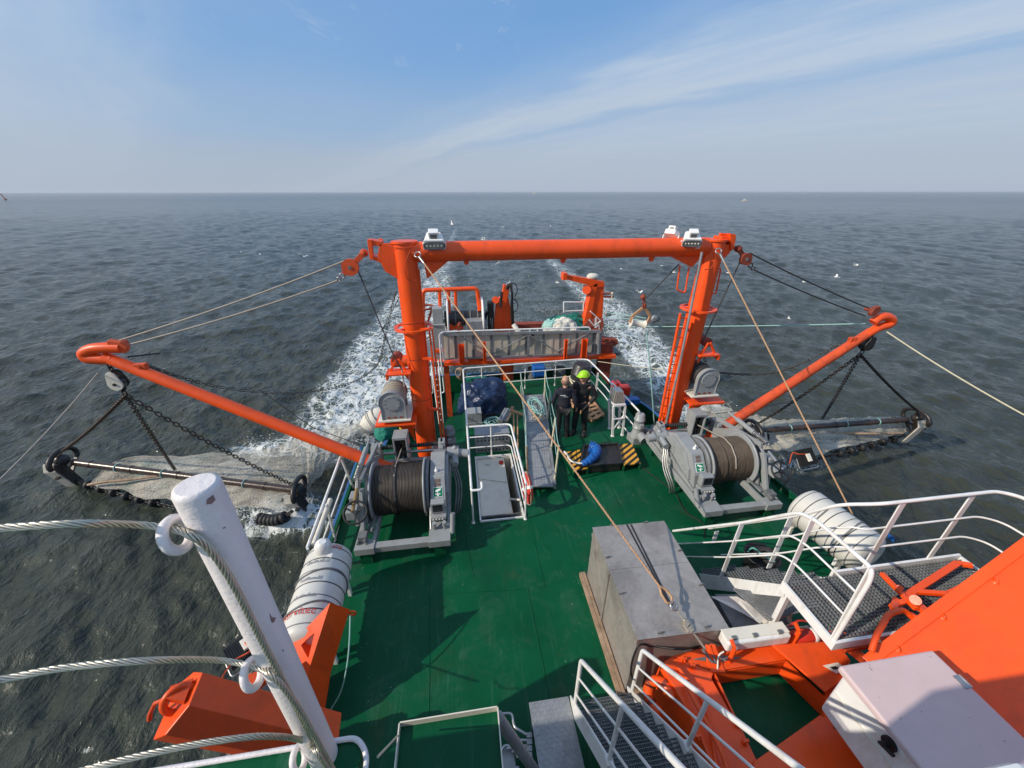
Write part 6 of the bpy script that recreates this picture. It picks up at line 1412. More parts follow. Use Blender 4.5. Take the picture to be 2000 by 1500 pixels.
# ================================================================ orange crane arm slab and white cabinet
A = gz(1690, 1285, 1.55); Bq = gz(2000, 1055, 2.6); Cq = gz(2000, 1460, 1.7); nn = (Bq-A).cross(Cq-A).normalized(); nn = nn if nn.z > 0 else -nn
def onp(px, py): r = ray(px, py); return C0+r*((A-C0).dot(nn)/r.dot(nn))
pc = thing('folded_crane', 'broad sloping orange steel crane jib filling the right edge of the picture', 'crane', A)
E2 = A+(Bq-A)*1.7; dn_ = (Cq-A)-(Bq-A)*((Cq-A).dot(Bq-A)/(Bq-A).length_squared); dn_.normalize()
m = M(); q = [A, E2, E2+dn_*2.4, A+dn_*2.4]; m.prism(q, -nn*.5); m.build('box_girder', ORANGE, pc, .012)
m = M(); u_ = (E2-A).normalized(); m.bar(A-u_*.02+nn*.012+dn_*.03, E2+nn*.012+dn_*.03, .10, .02, nn); m.build('edge_flange', ORANGE, pc, .004)
for (px, py) in ((1945, 1136), (1843, 1205), (1755, 1268)):
    c = onp(px, py); m = M(); m.torus(c+nn*.0, u_+dn_*.6, .028, .009, 14, 6, 0, math.pi) ; m.lathe(c, nn, [(0, .03), (.006, .02), (.012, .012)], 10); m.build('pad_eye', ORANGE, pc)
# linkage lying on the catwalk
lk = thing('crane_linkage', 'orange steel linkage bars resting on the black catwalk grating', 'linkage', gz(1800, 1170, 1.75))
def zz(px, py, z): return gz(px, py, z)
for (a, b, w_) in (((1722, 1120), (1790, 1190), .05), ((1768, 1165), (1870, 1100), .07), ((1870, 1100), (1900, 1105), .06), ((1780, 1155), (1850, 1160), .05), ((1850, 1160), (1905, 1135), .05), ((1790, 1180), (1815, 1200), .10), ((1740, 1185), (1790, 1165), .05), ((1750, 1170), (1745, 1190), .06), ((1760, 1190), (1795, 1210), .04)):
    m = M(); m.bar(zz(*a, 1.78), zz(*b, 1.82), w_, .045); m.build('link_bar', ORANGE, lk, .006)
m = M(); m.cyl(zz(1788, 1172, 1.70), zz(1788, 1172, 1.88), .05, None, 14); m.cyl(zz(1758, 1148, 1.75), zz(1758, 1148, 1.84), .03, None, 12); m.build('pivot_pin', ORANGE, lk)
m = M(); m.tube(fillet([zz(1702, 1272, 1.70), zz(1712, 1240, 1.80), zz(1735, 1200, 1.85), zz(1765, 1190, 1.85), zz(1785, 1210, 1.78)], .06), .028, 10); m.build('curved_guard', ORANGE, lk)
m = M(); m.bar(gz(1640, 1258, 1.3), gz(1720, 1245, 1.35), .16, .05); m.bar(gz(1655, 1262, 1.25), gz(1690, 1290, 1.3), .05, .10); m.build('bed_plate', ORANGE2, lk)
LIDM = mat('lid_white_shade_bounce_tint', (.60, .47, .475), .6, .04, 5, specks=((.30, .24, .23), 26, .735), spec=.3)  # white lid tinted pink and dulled to paint in shade and orange bounce
cb = thing('white_cabinet', 'white fibreglass cabinet with a black lever lock at the right foreground edge', 'cabinet', (3.7, 1.0, 1.4))
m = M(); m.box(3.27, 4.20, .30, 1.53, 1.35, 1.955); m.build('body', CABW if 'CABW' in globals() else WHITE, cb, .03, seg=3)
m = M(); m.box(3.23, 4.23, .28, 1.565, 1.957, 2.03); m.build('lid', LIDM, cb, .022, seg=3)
m = M(); h_ = gx(1738, 1452, 3.265); m.cyl(V((3.27, h_.y, h_.z)), V((3.245, h_.y, h_.z)), .055, None, 20); m.build('lock_plate', BLACK, cb)
m = M(); m.cyl(V((3.25, h_.y, h_.z)), V((3.20, h_.y, h_.z)), .018, None, 12); m.bar(V((3.205, h_.y+.03, h_.z-.02)), V((3.20, h_.y-.08, h_.z+.02)), .03, .022); m.build('lever', BLACK, cb, .005)
for yy in (.55, 1.30): m = M(); m.bar((4.18, yy-.05, 2.036), (4.18, yy+.05, 2.036), .05, .008); m.cyl((4.225, yy-.05, 2.03), (4.225, yy+.05, 2.03), .012, None, 8); m.build('hinge', STEEL, cb)
m = M(); m.bar((3.262, .30, 1.70), (3.262, 1.50, 1.70), .012, .012); m.build('seam', CREAM, cb)
# no mast is built here, so the broad deck shadow is absent
# ================================================================ stern structure
sp = thing('stern_gantry', 'orange stern gantry carrying the grey ribbed screen at the aft end', 'frame', (2.2, 13, -2))
m = M(); m.bar(gy(868, 709, 12.9), gy(1200, 694, 12.9), .30, .12); m.build('cross_beam', ORANGE, sp)
m = M(); m.bar(gy(764, 706, 13.2), gy(872, 708, 13.2), .3, .22); m.build('outrigger', ORANGE, sp, .01)
m = M(); m.cyl(gy(768, 706, 13.1), gy(805, 704, 13.1), .22, None, 16); m.build('roller_end', ORANGE, sp)
for (px, w_) in ((990, .26), ):
    c = gy(px, 700, 13.1); m = M(); m.cyl((c.x, 13.15, -2), (c.x, 13.15, c.z), w_, None, 20); m.build('column', ORANGE2, sp)
c = gy(1180, 700, 13.2); m = M(); m.bar((c.x, 13.2, -2.2), (c.x, 13.2, .75), .45, .4); m.build('column', RUST, sp)
m = M(); m.bar((gy(870, 700, 13.2).x, 13.25, -2), (gy(870, 700, 13.2).x, 13.25, .45), .2, .2); m.build('column', ORANGE2, sp)
for px, top, bot in ((903, 672, 710), (947, 668, 708), (1103, 663, 702), (1139, 662, 698)):
    w_ = .20 if px in (903, 1139) else .10
    c0 = gy(px, bot, 12.7); c1 = gy(px, top, 12.7); m = M()
    m.box(c0.x-w_/2, c0.x+w_/2, 12.72, 12.735, c0.z, c1.z); m.box(c0.x-w_/2, c0.x-w_/2+.02, 12.62, 12.72, c0.z, c1.z); m.box(c0.x+w_/2-.02, c0.x+w_/2, 12.62, 12.72, c0.z, c1.z)
    m.build('stake', ORANGE, sp)
m = M(); m.slab([gy(1168, 660, 13.3), gy(1207, 664, 13.3), gy(1207, 672, 13.3), gy(1175, 690, 13.3)], .3); m.cyl(gy(1185, 668, 13.1), gy(1185, 668, 13.5), .16, None, 14); m.build('fairlead', RUST, sp, .01)
# ribbed screen
scn = thing('ribbed_screen', 'grey ribbed metal screen with diagonal braces across the stern', 'screen', gy(1010, 700, 12.8))
SCR = mat('weathered_screen_panel', (.54, .475, .39), .6, .12, 3, bump=.08, dirt=(.20, .17, .14), dirtamt=.5, dirtscale=3)
tl, tR, bl, bR = gy(866, 652, 12.85), gy(1172, 646, 12.85), gy(868, 700, 12.85), gy(1168, 688, 12.85)
m = M(); m.prism([tl, tR, bR, bl], (0, .03, 0)); m.build('panel', SCR, scn)
for k in range(18):
    f = (k+.3)/18; p = bl.lerp(bR, f); q = tl.lerp(tR, f); m = M(); m.bar(p+V((0, -.008, 0)), q+V((0, -.008, 0)), .085, .016, V((0, 1, 0))); m.build('rib', GREYD if k % 2 else SCR, scn)
m = M(); m.bar(tl+V((0, -.06, 0)), tR+V((0, -.06, 0)), .08, .09); m.bar(bl+V((0, -.06, 0)), bR+V((0, -.06, 0)), .06, .05); m.cyl(gy(1170, 648, 12.8), gy(1168, 690, 12.8), .10, None, 14); m.build('edge_beam', ALU, scn)
for a, b in (((893, 655), (960, 692)), ((962, 692), (1030, 655)), ((1036, 655), (1085, 686)), ((1086, 688), (1150, 650))):
    m = M(); m.bar(gy(*a, 12.76), gy(*b, 12.76), .05, .03); m.build('diagonal_brace', ALU, scn)
m = M(); m.bar(gy(1032, 655, 12.75), gy(1032, 694, 12.75), .07, .03); m.build('centre_post', ALU, scn)
r = thing('railing', 'white rail along the top of the ribbed stern screen', 'railing', gy(1000, 650, 12.95), 'white deck railings')
P = [gy(868, 705, 12.7), gy(858, 653, 12.7), gy(866, 648, 12.75), gy(1152, 639, 12.9), gy(1154, 650, 12.9)]
m = M(); m.tube(fillet(P, .15), .03, 8); m.build('top_rail', WHITE, r)
for px in (907, 950, 995, 1035, 1050, 1075, 1100, 1125): m = M(); t_ = gy(px, 649-9*(px-866)/286+.5, 12.82); m.cyl(t_, t_-Zv*.22, .022, None, 6); m.build('post', WHITE, r)
m = M(); m.bar(gy(894, 648, 12.8), gy(893, 668, 12.8), .12, .06) if False else m.bar(gy(897, 634, 12.78), gy(895, 654, 12.78), .10, .06); m.cyl(gy(897, 636, 12.78), gy(898, 630, 12.78), .06, None, 10); tag(m.build('rusty_hook', RUST), 'rusty brown hook resting on the left end of the screen rail', 'hook')
lad = thing('ladder', 'white ladder with tall hand loops right of the left gantry post', 'ladder', gy(855, 800, 12.3))
m = M(); a0 = gy(841, 703, 12.4); a1 = gy(858, 828, 11.4); b0 = gy(856, 702, 12.4); b1 = gy(866, 826, 11.4)
m.tube([a0, a1], .02, 6); m.tube([b0, b1], .02, 6)
m.build('stile', WHITE, lad)
for k in range(11): f = (k+.4)/11; m = M(); m.cyl(a0.lerp(a1, f), b0.lerp(b1, f), .016, None, 6); m.build('rung', WHITE, lad)
for P in (((828, 650), (832, 700), (840, 768), (846, 768), (843, 720)), ((858, 655), (862, 710), (868, 766), (860, 768))):
    m = M(); m.tube(fillet([gy(p[0], p[1], 12.3) for p in P], .08), .024, 8); m.build('hand_loop', WHITE, lad)
# deck of the stern platform
m = M(); m.prism([V((-2.0, 13.0, .40)), V((6.0, 13.0, .40)), V((5.9, 15.1, .40)), V((-1.8, 15.1, .40))], (0, 0, -.12)); tag(m.build('stern_platform', GREYD), 'raised dark platform at the stern behind the ribbed screen', 'platform')
m = M(); m.bar(gy(1000, 637, 14.9), gy(1130, 634, 14.9), .35, .25); tag(m.build('stern_bulwark', RUST), 'dark red bulwark beam at the stern right of the folded crane', 'bulwark')
# net winch
nw = thing('net_winch', 'grey net winch with a white flange under an orange pipe guard at the stern', 'winch', gy(895, 640, 13.6))
a = gy(868, 622, 13.7); b = gy(940, 620, 13.7)
m = M(); m.cyl(a, b, .28, None, 22); m.build('barrel', BARREL, nw)
for k in range(5): p = a.lerp(b, (k+.5)/5); m = M(); m.torus(p, b-a, .285, .02, 22, 6); m.build('net_band', GREYD, nw)
m = M(); m.lathe(b, b-a, [(0, .70), (.03, .74), (.06, .74), (.07, .70)], 32); m.build('flange', WHITE, nw)
m = M(); m.lathe(gy(874, 622, 13.7), b-a, [(0, .70), (.02, .74), (.05, .74), (.06, .70)], 32); m.build('flange', WHITE, nw)
m = M(); c = gy(857, 640, 13.4); m.box(c.x-.20, c.x+.20, 13.2, 13.7, .40, gy(857, 630, 13.4).z); m.box(c.x-.17, c.x+.17, 13.22, 13.65, gy(857, 630, 13.4).z, gy(857, 600, 13.4).z); m.box(c.x-.22, c.x+.24, 13.15, 13.7, gy(857, 632, 13.4).z-.02, gy(857, 630, 13.4).z+.01); m.build('gear_tower', GREY, nw, .02)
m = M(); c = gy(931, 633, 13.2); m.box(c.x-.38, c.x+.32, 13.0, 13.5, .45, gy(931, 624, 13.2).z); m.build('control_box', CREAM if False else ALU, nw, .02)
m = M(); z_ = 13.6
m.tube(fillet([gy(826, 625, z_), gy(826, 567, z_), gy(932, 563, z_), gy(937, 606, z_)], .14), .075, 12); m.build('pipe_guard', ORANGE, nw)
for px, yb in ((858, 600), (876, 640), (889, 605), (876, 690)):
    m = M(); m.cyl(gy(px, 566, z_), gy(px+2, yb, z_), .06, None, 10); m.build('guard_post', ORANGE, nw)
m = M(); m.bar(gy(872, 640, 13.4), gy(905, 640, 13.4), .12, .10); m.bar(gy(880, 625, 13.5), gy(882, 645, 13.5), .08, .08); m.bar(gy(892, 626, 13.5), gy(895, 645, 13.5), .08, .08); m.build('frame_base', ORANGE, nw); m = M(); m.bar(gy(848, 685, 13.2), gy(868, 684, 13.2), .15, .12); m.build('tower_foot', ORANGE, nw)
m = M(); m.torus(gy(832, 600, 13.8), (0, 0, 1), .3, .04, 16, 6); m.bar(gy(845, 600, 13.8), gy(832, 640, 13.8), .08, .08); m.build('side_bracket', RUST, nw)
# folded knuckle crane
kc = thing('folding_crane', 'folded orange knuckle crane wrapped in black hydraulic hoses at the stern', 'crane', gy(985, 650, 13.7))
m = M(); m.prism([gy(972, 650, 13.7), gy(1003, 650, 13.7), gy(997, 600, 13.7), gy(990, 566, 13.7), gy(975, 586, 13.7), gy(968, 584, 13.7)], (0, .34, 0)); m.build('main_boom', ORANGE, kc, .02)
m = M(); m.prism([gy(977, 600, 13.65), gy(988, 600, 13.65), gy(996, 560, 13.65), gy(984, 556, 13.65)], (0, .22, 0)); m.build('inner_boom', ORANGE, kc, .015)
m = M(); m.cyl(gy(980, 570, 13.5), gy(977, 600, 13.5), .05, None, 10); m.build('ram', BLACKM, kc)
m = M(); m.prism([gy(963, 650, 13.6), gy(982, 650, 13.6), gy(980, 605, 13.6), gy(968, 600, 13.6)], (0, .2, 0)); m.cyl(gy(968, 586, 13.6), gy(968, 586, 13.9), .13, None, 16); m.build('knuckle', ORANGE, kc, .01)
m = M(); c = gy(960, 604, 13.6); m.box(c.x-.14, c.x+.08, 13.5, 13.8, c.z-.3, c.z+.28); m.build('grab', BLACK, kc, .04)
for k in range(5):
    rnd = random.Random(k); m = M(); ox = rnd.uniform(-1, 1)
    m.tube(catmull([gy(990+ox*2, 560+rnd.uniform(0, 6), 13.55), gy(997+2*ox, 553+rnd.uniform(0, 5), 13.5), gy(999+rnd.uniform(0, 3), 575, 13.45), gy(1000+rnd.uniform(-2, 2), 600, 13.45), gy(1001+2*ox, 625, 13.5), gy(1004, 640, 13.55)], 6), .030, 6); m.build('hydraulic_hose', BLACK, kc)
m = M(); m.tube(catmull([gy(999, 553, 13.5), gy(1008, 556, 13.45), gy(1010, 570, 13.45), gy(1005, 580, 13.5)], 6), .018, 6); m.tube(catmull([gy(1003, 582, 13.5), gy(1011, 594, 13.45), gy(1009, 606, 13.45), gy(1002, 610, 13.5)], 6), .018, 6); m.build('loose_hose', BLACK, kc)
for k in range(7):
    rnd = random.Random(k+30); m = M(); x = 945+k*2.6
    m.tube(catmull([gy(x+3, 608+rnd.uniform(0, 5), 13.6), gy(x+rnd.uniform(-3, 3), 625, 13.55), gy(x+rnd.uniform(-2, 2), 645, 13.5)], 6), .03, 6); m.build('hanging_hose', BLACK, kc)
m = M(); m.cyl(gy(1003, 634, 13.3), gy(1014, 650, 13.1), .09, None, 12); m.build('pale_ram', CREAM, kc)
m = M(); m.ball(gy(1022, 650, 12.9), .10, 10, 6, 1.6, 1, .8); m.ball(gy(1038, 652, 12.9), .11, 10, 6, 1.3, 1, .8); m.build('shackles', BLACKM, kc)
# davit
dv = thing('stern_davit', 'orange stern davit with a long arm pointing left', 'davit', gy(1165, 650, 13.7)); yv = 13.6
m = M(); m.prism([gy(1139, 636, yv), gy(1152, 636, yv), gy(1168, 552, yv), gy(1157, 558, yv)], (0, .4, 0)); m.prism([gy(1152, 622, yv+.05), gy(1177, 620, yv+.05), gy(1180, 560, yv+.05), gy(1165, 556, yv+.05)], (0, .35, 0)); m.build('column', ORANGE, dv, .01)
m = M(); m.prism([gy(1103, 536, yv), gy(1103, 545, yv), gy(1145, 556, yv), gy(1160, 562, yv), gy(1181, 560, yv), gy(1180, 550, yv)], (0, .22, 0)); m.box(gy(1103, 540, yv).x-.07, gy(1103, 540, yv).x+.08, yv-.06, yv+.28, gy(1103, 547, yv).z, gy(1103, 533, yv).z); m.build('arm', ORANGE, dv, .008)
m = M(); m.slab([gy(1142, 558, yv+.1), gy(1156, 560, yv+.1), gy(1150, 578, yv+.1), gy(1143, 572, yv+.1)], .2); m.cyl(gy(1146, 566, yv), gy(1146, 566, yv+.3), .16, None, 16); m.build('sheave_cheek', ORANGE, dv, .01)
m = M(); m.prism([gy(1138, 640, yv-.1), gy(1180, 640, yv-.1), gy(1178, 622, yv), gy(1150, 622, yv)], (0, .5, 0)); m.bar(gy(1160, 655, yv), gy(1162, 640, yv), .5, .4); m.build('base', RUST, dv, .01)
m = M(); m.ball(gy(1158, 540, yv+.15), .17, 12, 8, 1.35, 1, .72, .15, 3); m.build('white_bundle', NETW, dv)
m = M(); m.cyl(gy(1176, 574, yv-.05), gy(1196, 573, yv-.05), .035, None, 8); m.bar(gy(1178, 579, yv-.05), gy(1198, 580, yv-.05), .06, .06); m.build('side_pin', RUST, dv)
m = M(); m.tube([gy(1196, 574, yv-.1), gy(1194, 588, yv-.1)], .02, 6); m.ball(gy(1196, 573, yv-.1), .05, 8, 6); m.build('pale_tie', ROPE_WHITE, dv)
r = thing('railing', 'small white square railing left of the stern davit', 'railing', gy(1120, 600, 13.9), 'white deck railings')
m = M(); m.tube(fillet([gy(1101, 610, 13.9), gy(1101, 590, 13.9), gy(1140, 590, 13.9), gy(1139, 608, 13.9)], .02), .024, 8); m.tube([gy(1101, 608, 13.9), gy(1140, 606, 13.9)], .02, 8); m.build('frame', WHITE, r)
r = thing('railing', 'crossed white rail pieces at the foot of the stern davit', 'railing', gy(1165, 625, 13.0), 'white deck railings')
m = M()
for a, b in (((1153, 608), (1173, 626)), ((1164, 620), (1163, 640)), ((1173, 627), (1160, 636)), ((1151, 625), (1160, 636)), ((1169, 632), (1170, 642)), ((1163, 640), (1170, 632))): m.bar(gy(*a, 12.95), gy(*b, 12.95), .06, .03)
m.build('rail_pieces', WHITE, r)
np_ = thing('net_pile', 'heap of green and white netting behind the right end of the ribbed screen', 'net', gy(1110, 640, 13.6))
cloth_lump(gy(1112, 645, 13.9)-Zv*.1, .85, .45, .58, NETG, 'green_net', 21, np_, .30)
cloth_lump(gy(1098, 648, 13.4)-Zv*.1, .62, .4, .46, NETW, 'white_net', 23, np_, .38)
cloth_lump(gy(1082, 645, 13.6)-Zv*.0, .40, .4, .40, ROPE_TEAL, 'pale_net', 25, np_, .25)
for k in range(7):
    m = M(); p = gy(1092+5.5*k, 632+1.0*k, 13.25); m.tube(catmull([p, p+V((.07, -.08, -.10)), p+V((.12, -.12, -.30)), p+V((.10, -.10, -.5))]), .055, 8); m.build('net_fold', NETW, np_)

# ================================================================ people
def skin_obj(name, joints, edges, mt, parent, sub=2, smooth=True):
    me = bpy.data.meshes.new(name); off = parent_off(parent); names = list(joints)
    me.from_pydata([V(joints[k][0])-off for k in names], [(names.index(a), names.index(b)) for a, b in edges], [])
    o = bpy.data.objects.new(name, me); sc.collection.objects.link(o); o.parent = parent
    md = o.modifiers.new('skin', 'SKIN'); md.use_smooth_shade = True; md.branch_smoothing = .35
    lay = me.skin_vertices[0].data if len(me.skin_vertices) else None
    for i, k in enumerate(names):
        r = joints[k][1]; lay[i].radius = (r, r) if not hasattr(r, '__len__') else r; lay[i].use_root = (i == 0)
    s_ = o.modifiers.new('sub', 'SUBSURF'); s_.levels = sub; s_.render_levels = sub
    me.materials.append(mt); return o
def person(foot, yaw, H, label, jacket, trousers, helmet, arms, legspread=.10, lean=0., headyaw=0.):
    root = thing('person', label, 'person', foot); R = Matrix.Rotation(yaw, 3, 'Z'); k = H/1.78
    def W(x, y, z): return V(foot)+R @ V((x*k, y*k, z*k))      # local: +y is the way the body faces
    J = {}
    J['pelvis'] = (W(0, 0, .95), .13*k); J['waist'] = (W(0, .0, 1.08), .125*k); J['chest'] = (W(0, .01+lean, 1.32), .14*k); J['neckb'] = (W(0, .0+lean, 1.48), .075*k); J['neck'] = (W(0, .02+lean, 1.54), .056*k)
    E = [('pelvis', 'waist'), ('waist', 'chest'), ('chest', 'neckb'), ('neckb', 'neck')]
    hd = W(0, .035+lean, 1.665)
    J['skull'] = (hd-Zv*.05*k, .072*k); J['crown'] = (hd+Zv*.045*k, .082*k); E += [('neck', 'skull'), ('skull', 'crown')]
    hands = []
    for s_, (el, wr) in ((-1, arms[0]), (1, arms[1])):
        n_ = 'L' if s_ < 0 else 'R'
        J['sh'+n_] = (W(.185*s_, 0+lean, 1.43), .068*k); J['el'+n_] = (W(*el), .050*k); J['wr'+n_] = (W(*wr), .034*k)
        E += [('chest', 'sh'+n_), ('sh'+n_, 'el'+n_), ('el'+n_, 'wr'+n_)]
        J['hip'+n_] = (W(.095*s_, 0, .88), .098*k); J['kn'+n_] = (W((legspread+.01)*s_, .02+.06*(s_ > 0), .49), .066*k); J['an'+n_] = (W((legspread+.03)*s_, -.02+.08*(s_ > 0), .09), .045*k); J['toe'+n_] = (W((legspread+.06)*s_, .15+.08*(s_ > 0), .035), .035*k)
        E += [('pelvis', 'hip'+n_), ('hip'+n_, 'kn'+n_), ('kn'+n_, 'an'+n_), ('an'+n_, 'toe'+n_)]
        wrp = V(J['wr'+n_][0]); elp = V(J['el'+n_][0]); d = (wrp-elp).normalized(); side = d.cross(R @ V((0, 1, 0))).normalized(); fw = side.cross(d)
        palm = wrp+d*.06*k; J['pa'+n_] = (palm, .030*k); E.append(('wr'+n_, 'pa'+n_))
        for q in range(4):
            b_ = palm+d*.035*k+fw*((q-1.5)*.019*k); c_ = b_+d*(.042+.006*(q in (1, 2)))*k+side*(-s_*.012*k); e_ = c_+d*.022*k+side*(-s_*.030*k)
            J['f%d'%q+n_] = (b_, .0095*k); J['g%d'%q+n_] = (c_, .0085*k); J['h%d'%q+n_] = (e_, .0075*k); E += [('pa'+n_, 'f%d'%q+n_), ('f%d'%q+n_, 'g%d'%q+n_), ('g%d'%q+n_, 'h%d'%q+n_)]
        t0 = wrp+d*.035*k+fw*.03*k; J['t0'+n_] = (t0, .011*k); J['t1'+n_] = (t0+d*.04*k+fw*.022*k, .010*k); J['t2'+n_] = (t0+d*.07*k+fw*.026*k, .0085*k)
        E += [('wr'+n_, 't0'+n_), ('t0'+n_, 't1'+n_), ('t1'+n_, 't2'+n_)]
    skin_obj('body', J, E, SKIN, root)
    # head shape, face and ears
    hy = Matrix.Rotation(yaw+headyaw, 3, 'Z')
    m = M(); rnd = random.Random(1)
    m.ball(hd, .112*k, 20, 14, .86, 1.0, 1.12, 0, 0, hy)
    m.ball(hd+hy @ V((0, .045*k, -.065*k)), .07*k, 14, 10, .85, .8, .9, 0, 0, hy)
    for s_ in (-1, 1):
        m.ball(hd+hy @ V((.098*k*s_, -.005*k, -.01*k)), .03*k, 10, 8, .4, .7, 1.1, 0, 0, hy)
    m.add([hd+hy @ V((-.016*k, .098*k, -.045*k)), hd+hy @ V((.016*k, .098*k, -.045*k)), hd+hy @ V((0, .128*k, -.042*k)), hd+hy @ V((0, .106*k, .01*k))], [(0, 1, 2), (1, 3, 2), (3, 0, 2)], True)
    m.build('head', SKIN, root)
    m = M()
    for s_ in (-1, 1): m.ball(hd+hy @ V((.037*k*s_, .096*k, .0)), .012*k, 8, 6)
    m.bar(hd+hy @ V((-.024*k, .104*k, -.078*k)), hd+hy @ V((.024*k, .104*k, -.078*k)), .006*k, .006*k); m.build('face_features', RUST, root)
    # jacket and trousers
    def Q(n, r): return (J[n][0], r*k)
    jj = {'chest': (W(0, .0+lean, 1.30), (.205*k, .150*k)), 'waist': (W(0, 0, 1.08), (.185*k, .145*k)), 'hem': (W(0, 0, .90), (.195*k, .155*k)), 'up': (W(0, -.005+lean, 1.43), (.150*k, .10*k)), 'col': (W(0, .01+lean, 1.52), .072*k)}
    je = [('chest', 'waist'), ('waist', 'hem'), ('chest', 'up'), ('up', 'col')]
    for n_ in ('L', 'R'):
        jj['s'+n_] = Q('sh'+n_, .088); jj['e'+n_] = Q('el'+n_, .070); p = V(J['wr'+n_][0]); jj['w'+n_] = (p, .050*k); je += [('up', 's'+n_), ('s'+n_, 'e'+n_), ('e'+n_, 'w'+n_)]
    skin_obj('jacket', jj, je, jacket, root)
    tj = {'pel': (W(0, 0, .94), (.175*k, .135*k))}; te = []
    for n_ in ('L', 'R'):
        tj['h'+n_] = Q('hip'+n_, .118); tj['k'+n_] = Q('kn'+n_, .088); tj['a'+n_] = (V(J['an'+n_][0])+Zv*.03, .075*k); te += [('pel', 'h'+n_), ('h'+n_, 'k'+n_), ('k'+n_, 'a'+n_)]
    skin_obj('trousers', tj, te, trousers, root)
    for n_ in ('L', 'R'):
        a = V(J['an'+n_][0]); t_ = V(J['toe'+n_][0]); d = V((t_.x-a.x, t_.y-a.y, 0)).normalized(); f0 = V((a.x, a.y, foot[2]))
        m = M(); s2 = d.cross(Zv)
        m.tube([f0-d*.07*k+Zv*.055*k, f0+Zv*.06*k, f0+d*.10*k+Zv*.055*k, f0+d*.19*k+Zv*.048*k, f0+d*.22*k+Zv*.045*k], .05, 12, rs=[.040*k, .054*k, .052*k, .046*k, .022*k]); m.cyl(f0+Zv*.05*k, f0+Zv*.16*k, .056*k, .060*k, 12)
        m.slab([f0-d*.10*k-s2*.045*k+Zv*.02*k, f0+d*.22*k-s2*.05*k+Zv*.02*k, f0+d*.22*k+s2*.05*k+Zv*.02*k, f0-d*.10*k+s2*.045*k+Zv*.02*k], -.018*k) if False else m.prism([f0-d*.10*k-s2*.045*k, f0+d*.20*k-s2*.05*k, f0+d*.23*k, f0+d*.20*k+s2*.05*k, f0-d*.10*k+s2*.045*k], Zv*.02*k)
        m.build('boot', BLACK, root)
    if helmet:
        m = M(); c = hd+Zv*.035*k; vs = []; n = 22
        for j in range(8):
            ph = math.pi/2*j/7
            for i in range(n): a = 2*math.pi*i/n; vs.append(c+hy @ V((.128*k*math.cos(ph)*math.cos(a), .150*k*math.cos(ph)*math.sin(a), .125*k*math.sin(ph))))
        m.add(vs, [(j*n+i, j*n+(i+1) % n, (j+1)*n+(i+1) % n, (j+1)*n+i) for j in range(7) for i in range(n)], True)
        hm = m.build('helmet', LIME, root)
        m = M(); m.tube([c+hy @ V((.128*k*math.cos(a), .152*k*math.sin(a), 0)) for a in np.linspace(0, 6.28, 25)[:-1]], .009*k, 6, closed=True)
        m.slab([c+hy @ V((-.09*k, .115*k, .0)), c+hy @ V((.09*k, .115*k, 0)), c+hy @ V((.06*k, .195*k, -.012*k)), c+hy @ V((-.06*k, .195*k, -.012*k))], .008); m.build('brim', LIME, hm)
        m = M(); m.tube([hd+hy @ V((s_*.10*k, .01*k, -.0)) if abs(s_) == 1 else hd+hy @ V((0, .06*k, -.135*k)) for s_ in (-1, 0, 1)], .006*k, 5); m.build('chin_strap', BLACK, root)
    else:
        m = M(); m.ball(hd+hy @ V((0, -.03*k, -.005*k)), .1135*k, 18, 10, .86, .80, .80, 0, 0, hy); m.build('cropped_hair', mat('cropped_hair', (.22, .13, .10), .8), root)
    return root, W
def relaxed(s_): return ((.27*s_, -.03, 1.15), (.28*s_, .07, .90))
P1, W1 = person(gz(1097, 853, 0), -.25, 1.76, 'man with a cropped head in navy overalls standing beside the gangway, seen from behind', NAVY, BLACKC, False, (relaxed(-1), ((.28, -.04, 1.16), (.33, .05, .92))), .10, .01, -.2)
def back_print():
    m = M(); rnd = random.Random(11)
    for line, (z, x0, x1, h) in enumerate(((1.345, -.11, .02, .020), (1.315, -.05, .085, .008))):
        x = x0
        while x < x1:
            w_ = rnd.uniform(.006, .014)*(1 if line == 0 else .6)
            p = W1(x, -.155, z); q = W1(x+w_, -.155, z); m.prism([p, q, q+Zv*h*(1+.5*(rnd.random() < .3)), p+Zv*h], (W1(0, -1, 0)-W1(0, 0, 0))*.004); x += w_+.004
    m.build('back_print', SIGNW, P1)
back_print()
P2, W2_ = person(gz(1131, 845, 0), 2.55, 1.84, 'man in black jacket and lime green helmet with hands in his pockets', BLACKC, BLACKC, True, (((-.33, -.06, 1.16), (-.21, .06, .98)), ((.33, -.06, 1.16), (.21, .06, .98))), .10, .0, -.55)

# ================================================================ gulls and far marks
def gull_parts(name, sp_, fold, seed):
    r = thing(name, None, None)
    m = M(); m.ball((0, 0, 0), .085, 12, 8, 1, 2.6, .95); m.ball((0, .24, .03), .055, 10, 8); m.build('body', GULLW, r)
    m = M(); m.prism([V((-.03, -.2, 0)), V((.03, -.2, 0)), V((.07, -.36, .0)), V((-.07, -.36, 0))], (0, 0, .012)); m.build('tail', GULLW, r)
    m = M(); m.cyl((0, .28, .025), (0, .35, .015), .014, .004, 6); m.build('beak', YEL, r)
    if sp_:
        for s_ in (-1, 1):
            m = M(); z1 = .16*fold; z2 = .10*fold
            m.slab([V((s_*.05, .10, .04)), V((s_*.32, .16, .04+z1)), V((s_*.34, -.02, .04+z1)), V((s_*.05, -.10, .03))], .016)
            m.slab([V((s_*.32, .16, .04+z1)), V((s_*.66, .02, .04+z2)), V((s_*.64, -.02, .04+z2)), V((s_*.34, -.02, .04+z1))], .012); m.build('wing', GULLG if seed % 2 else GULLW, r)
    return r
fly = gull_parts('gull', True, 1., 0); swim = gull_parts('gull', False, 0, 1)
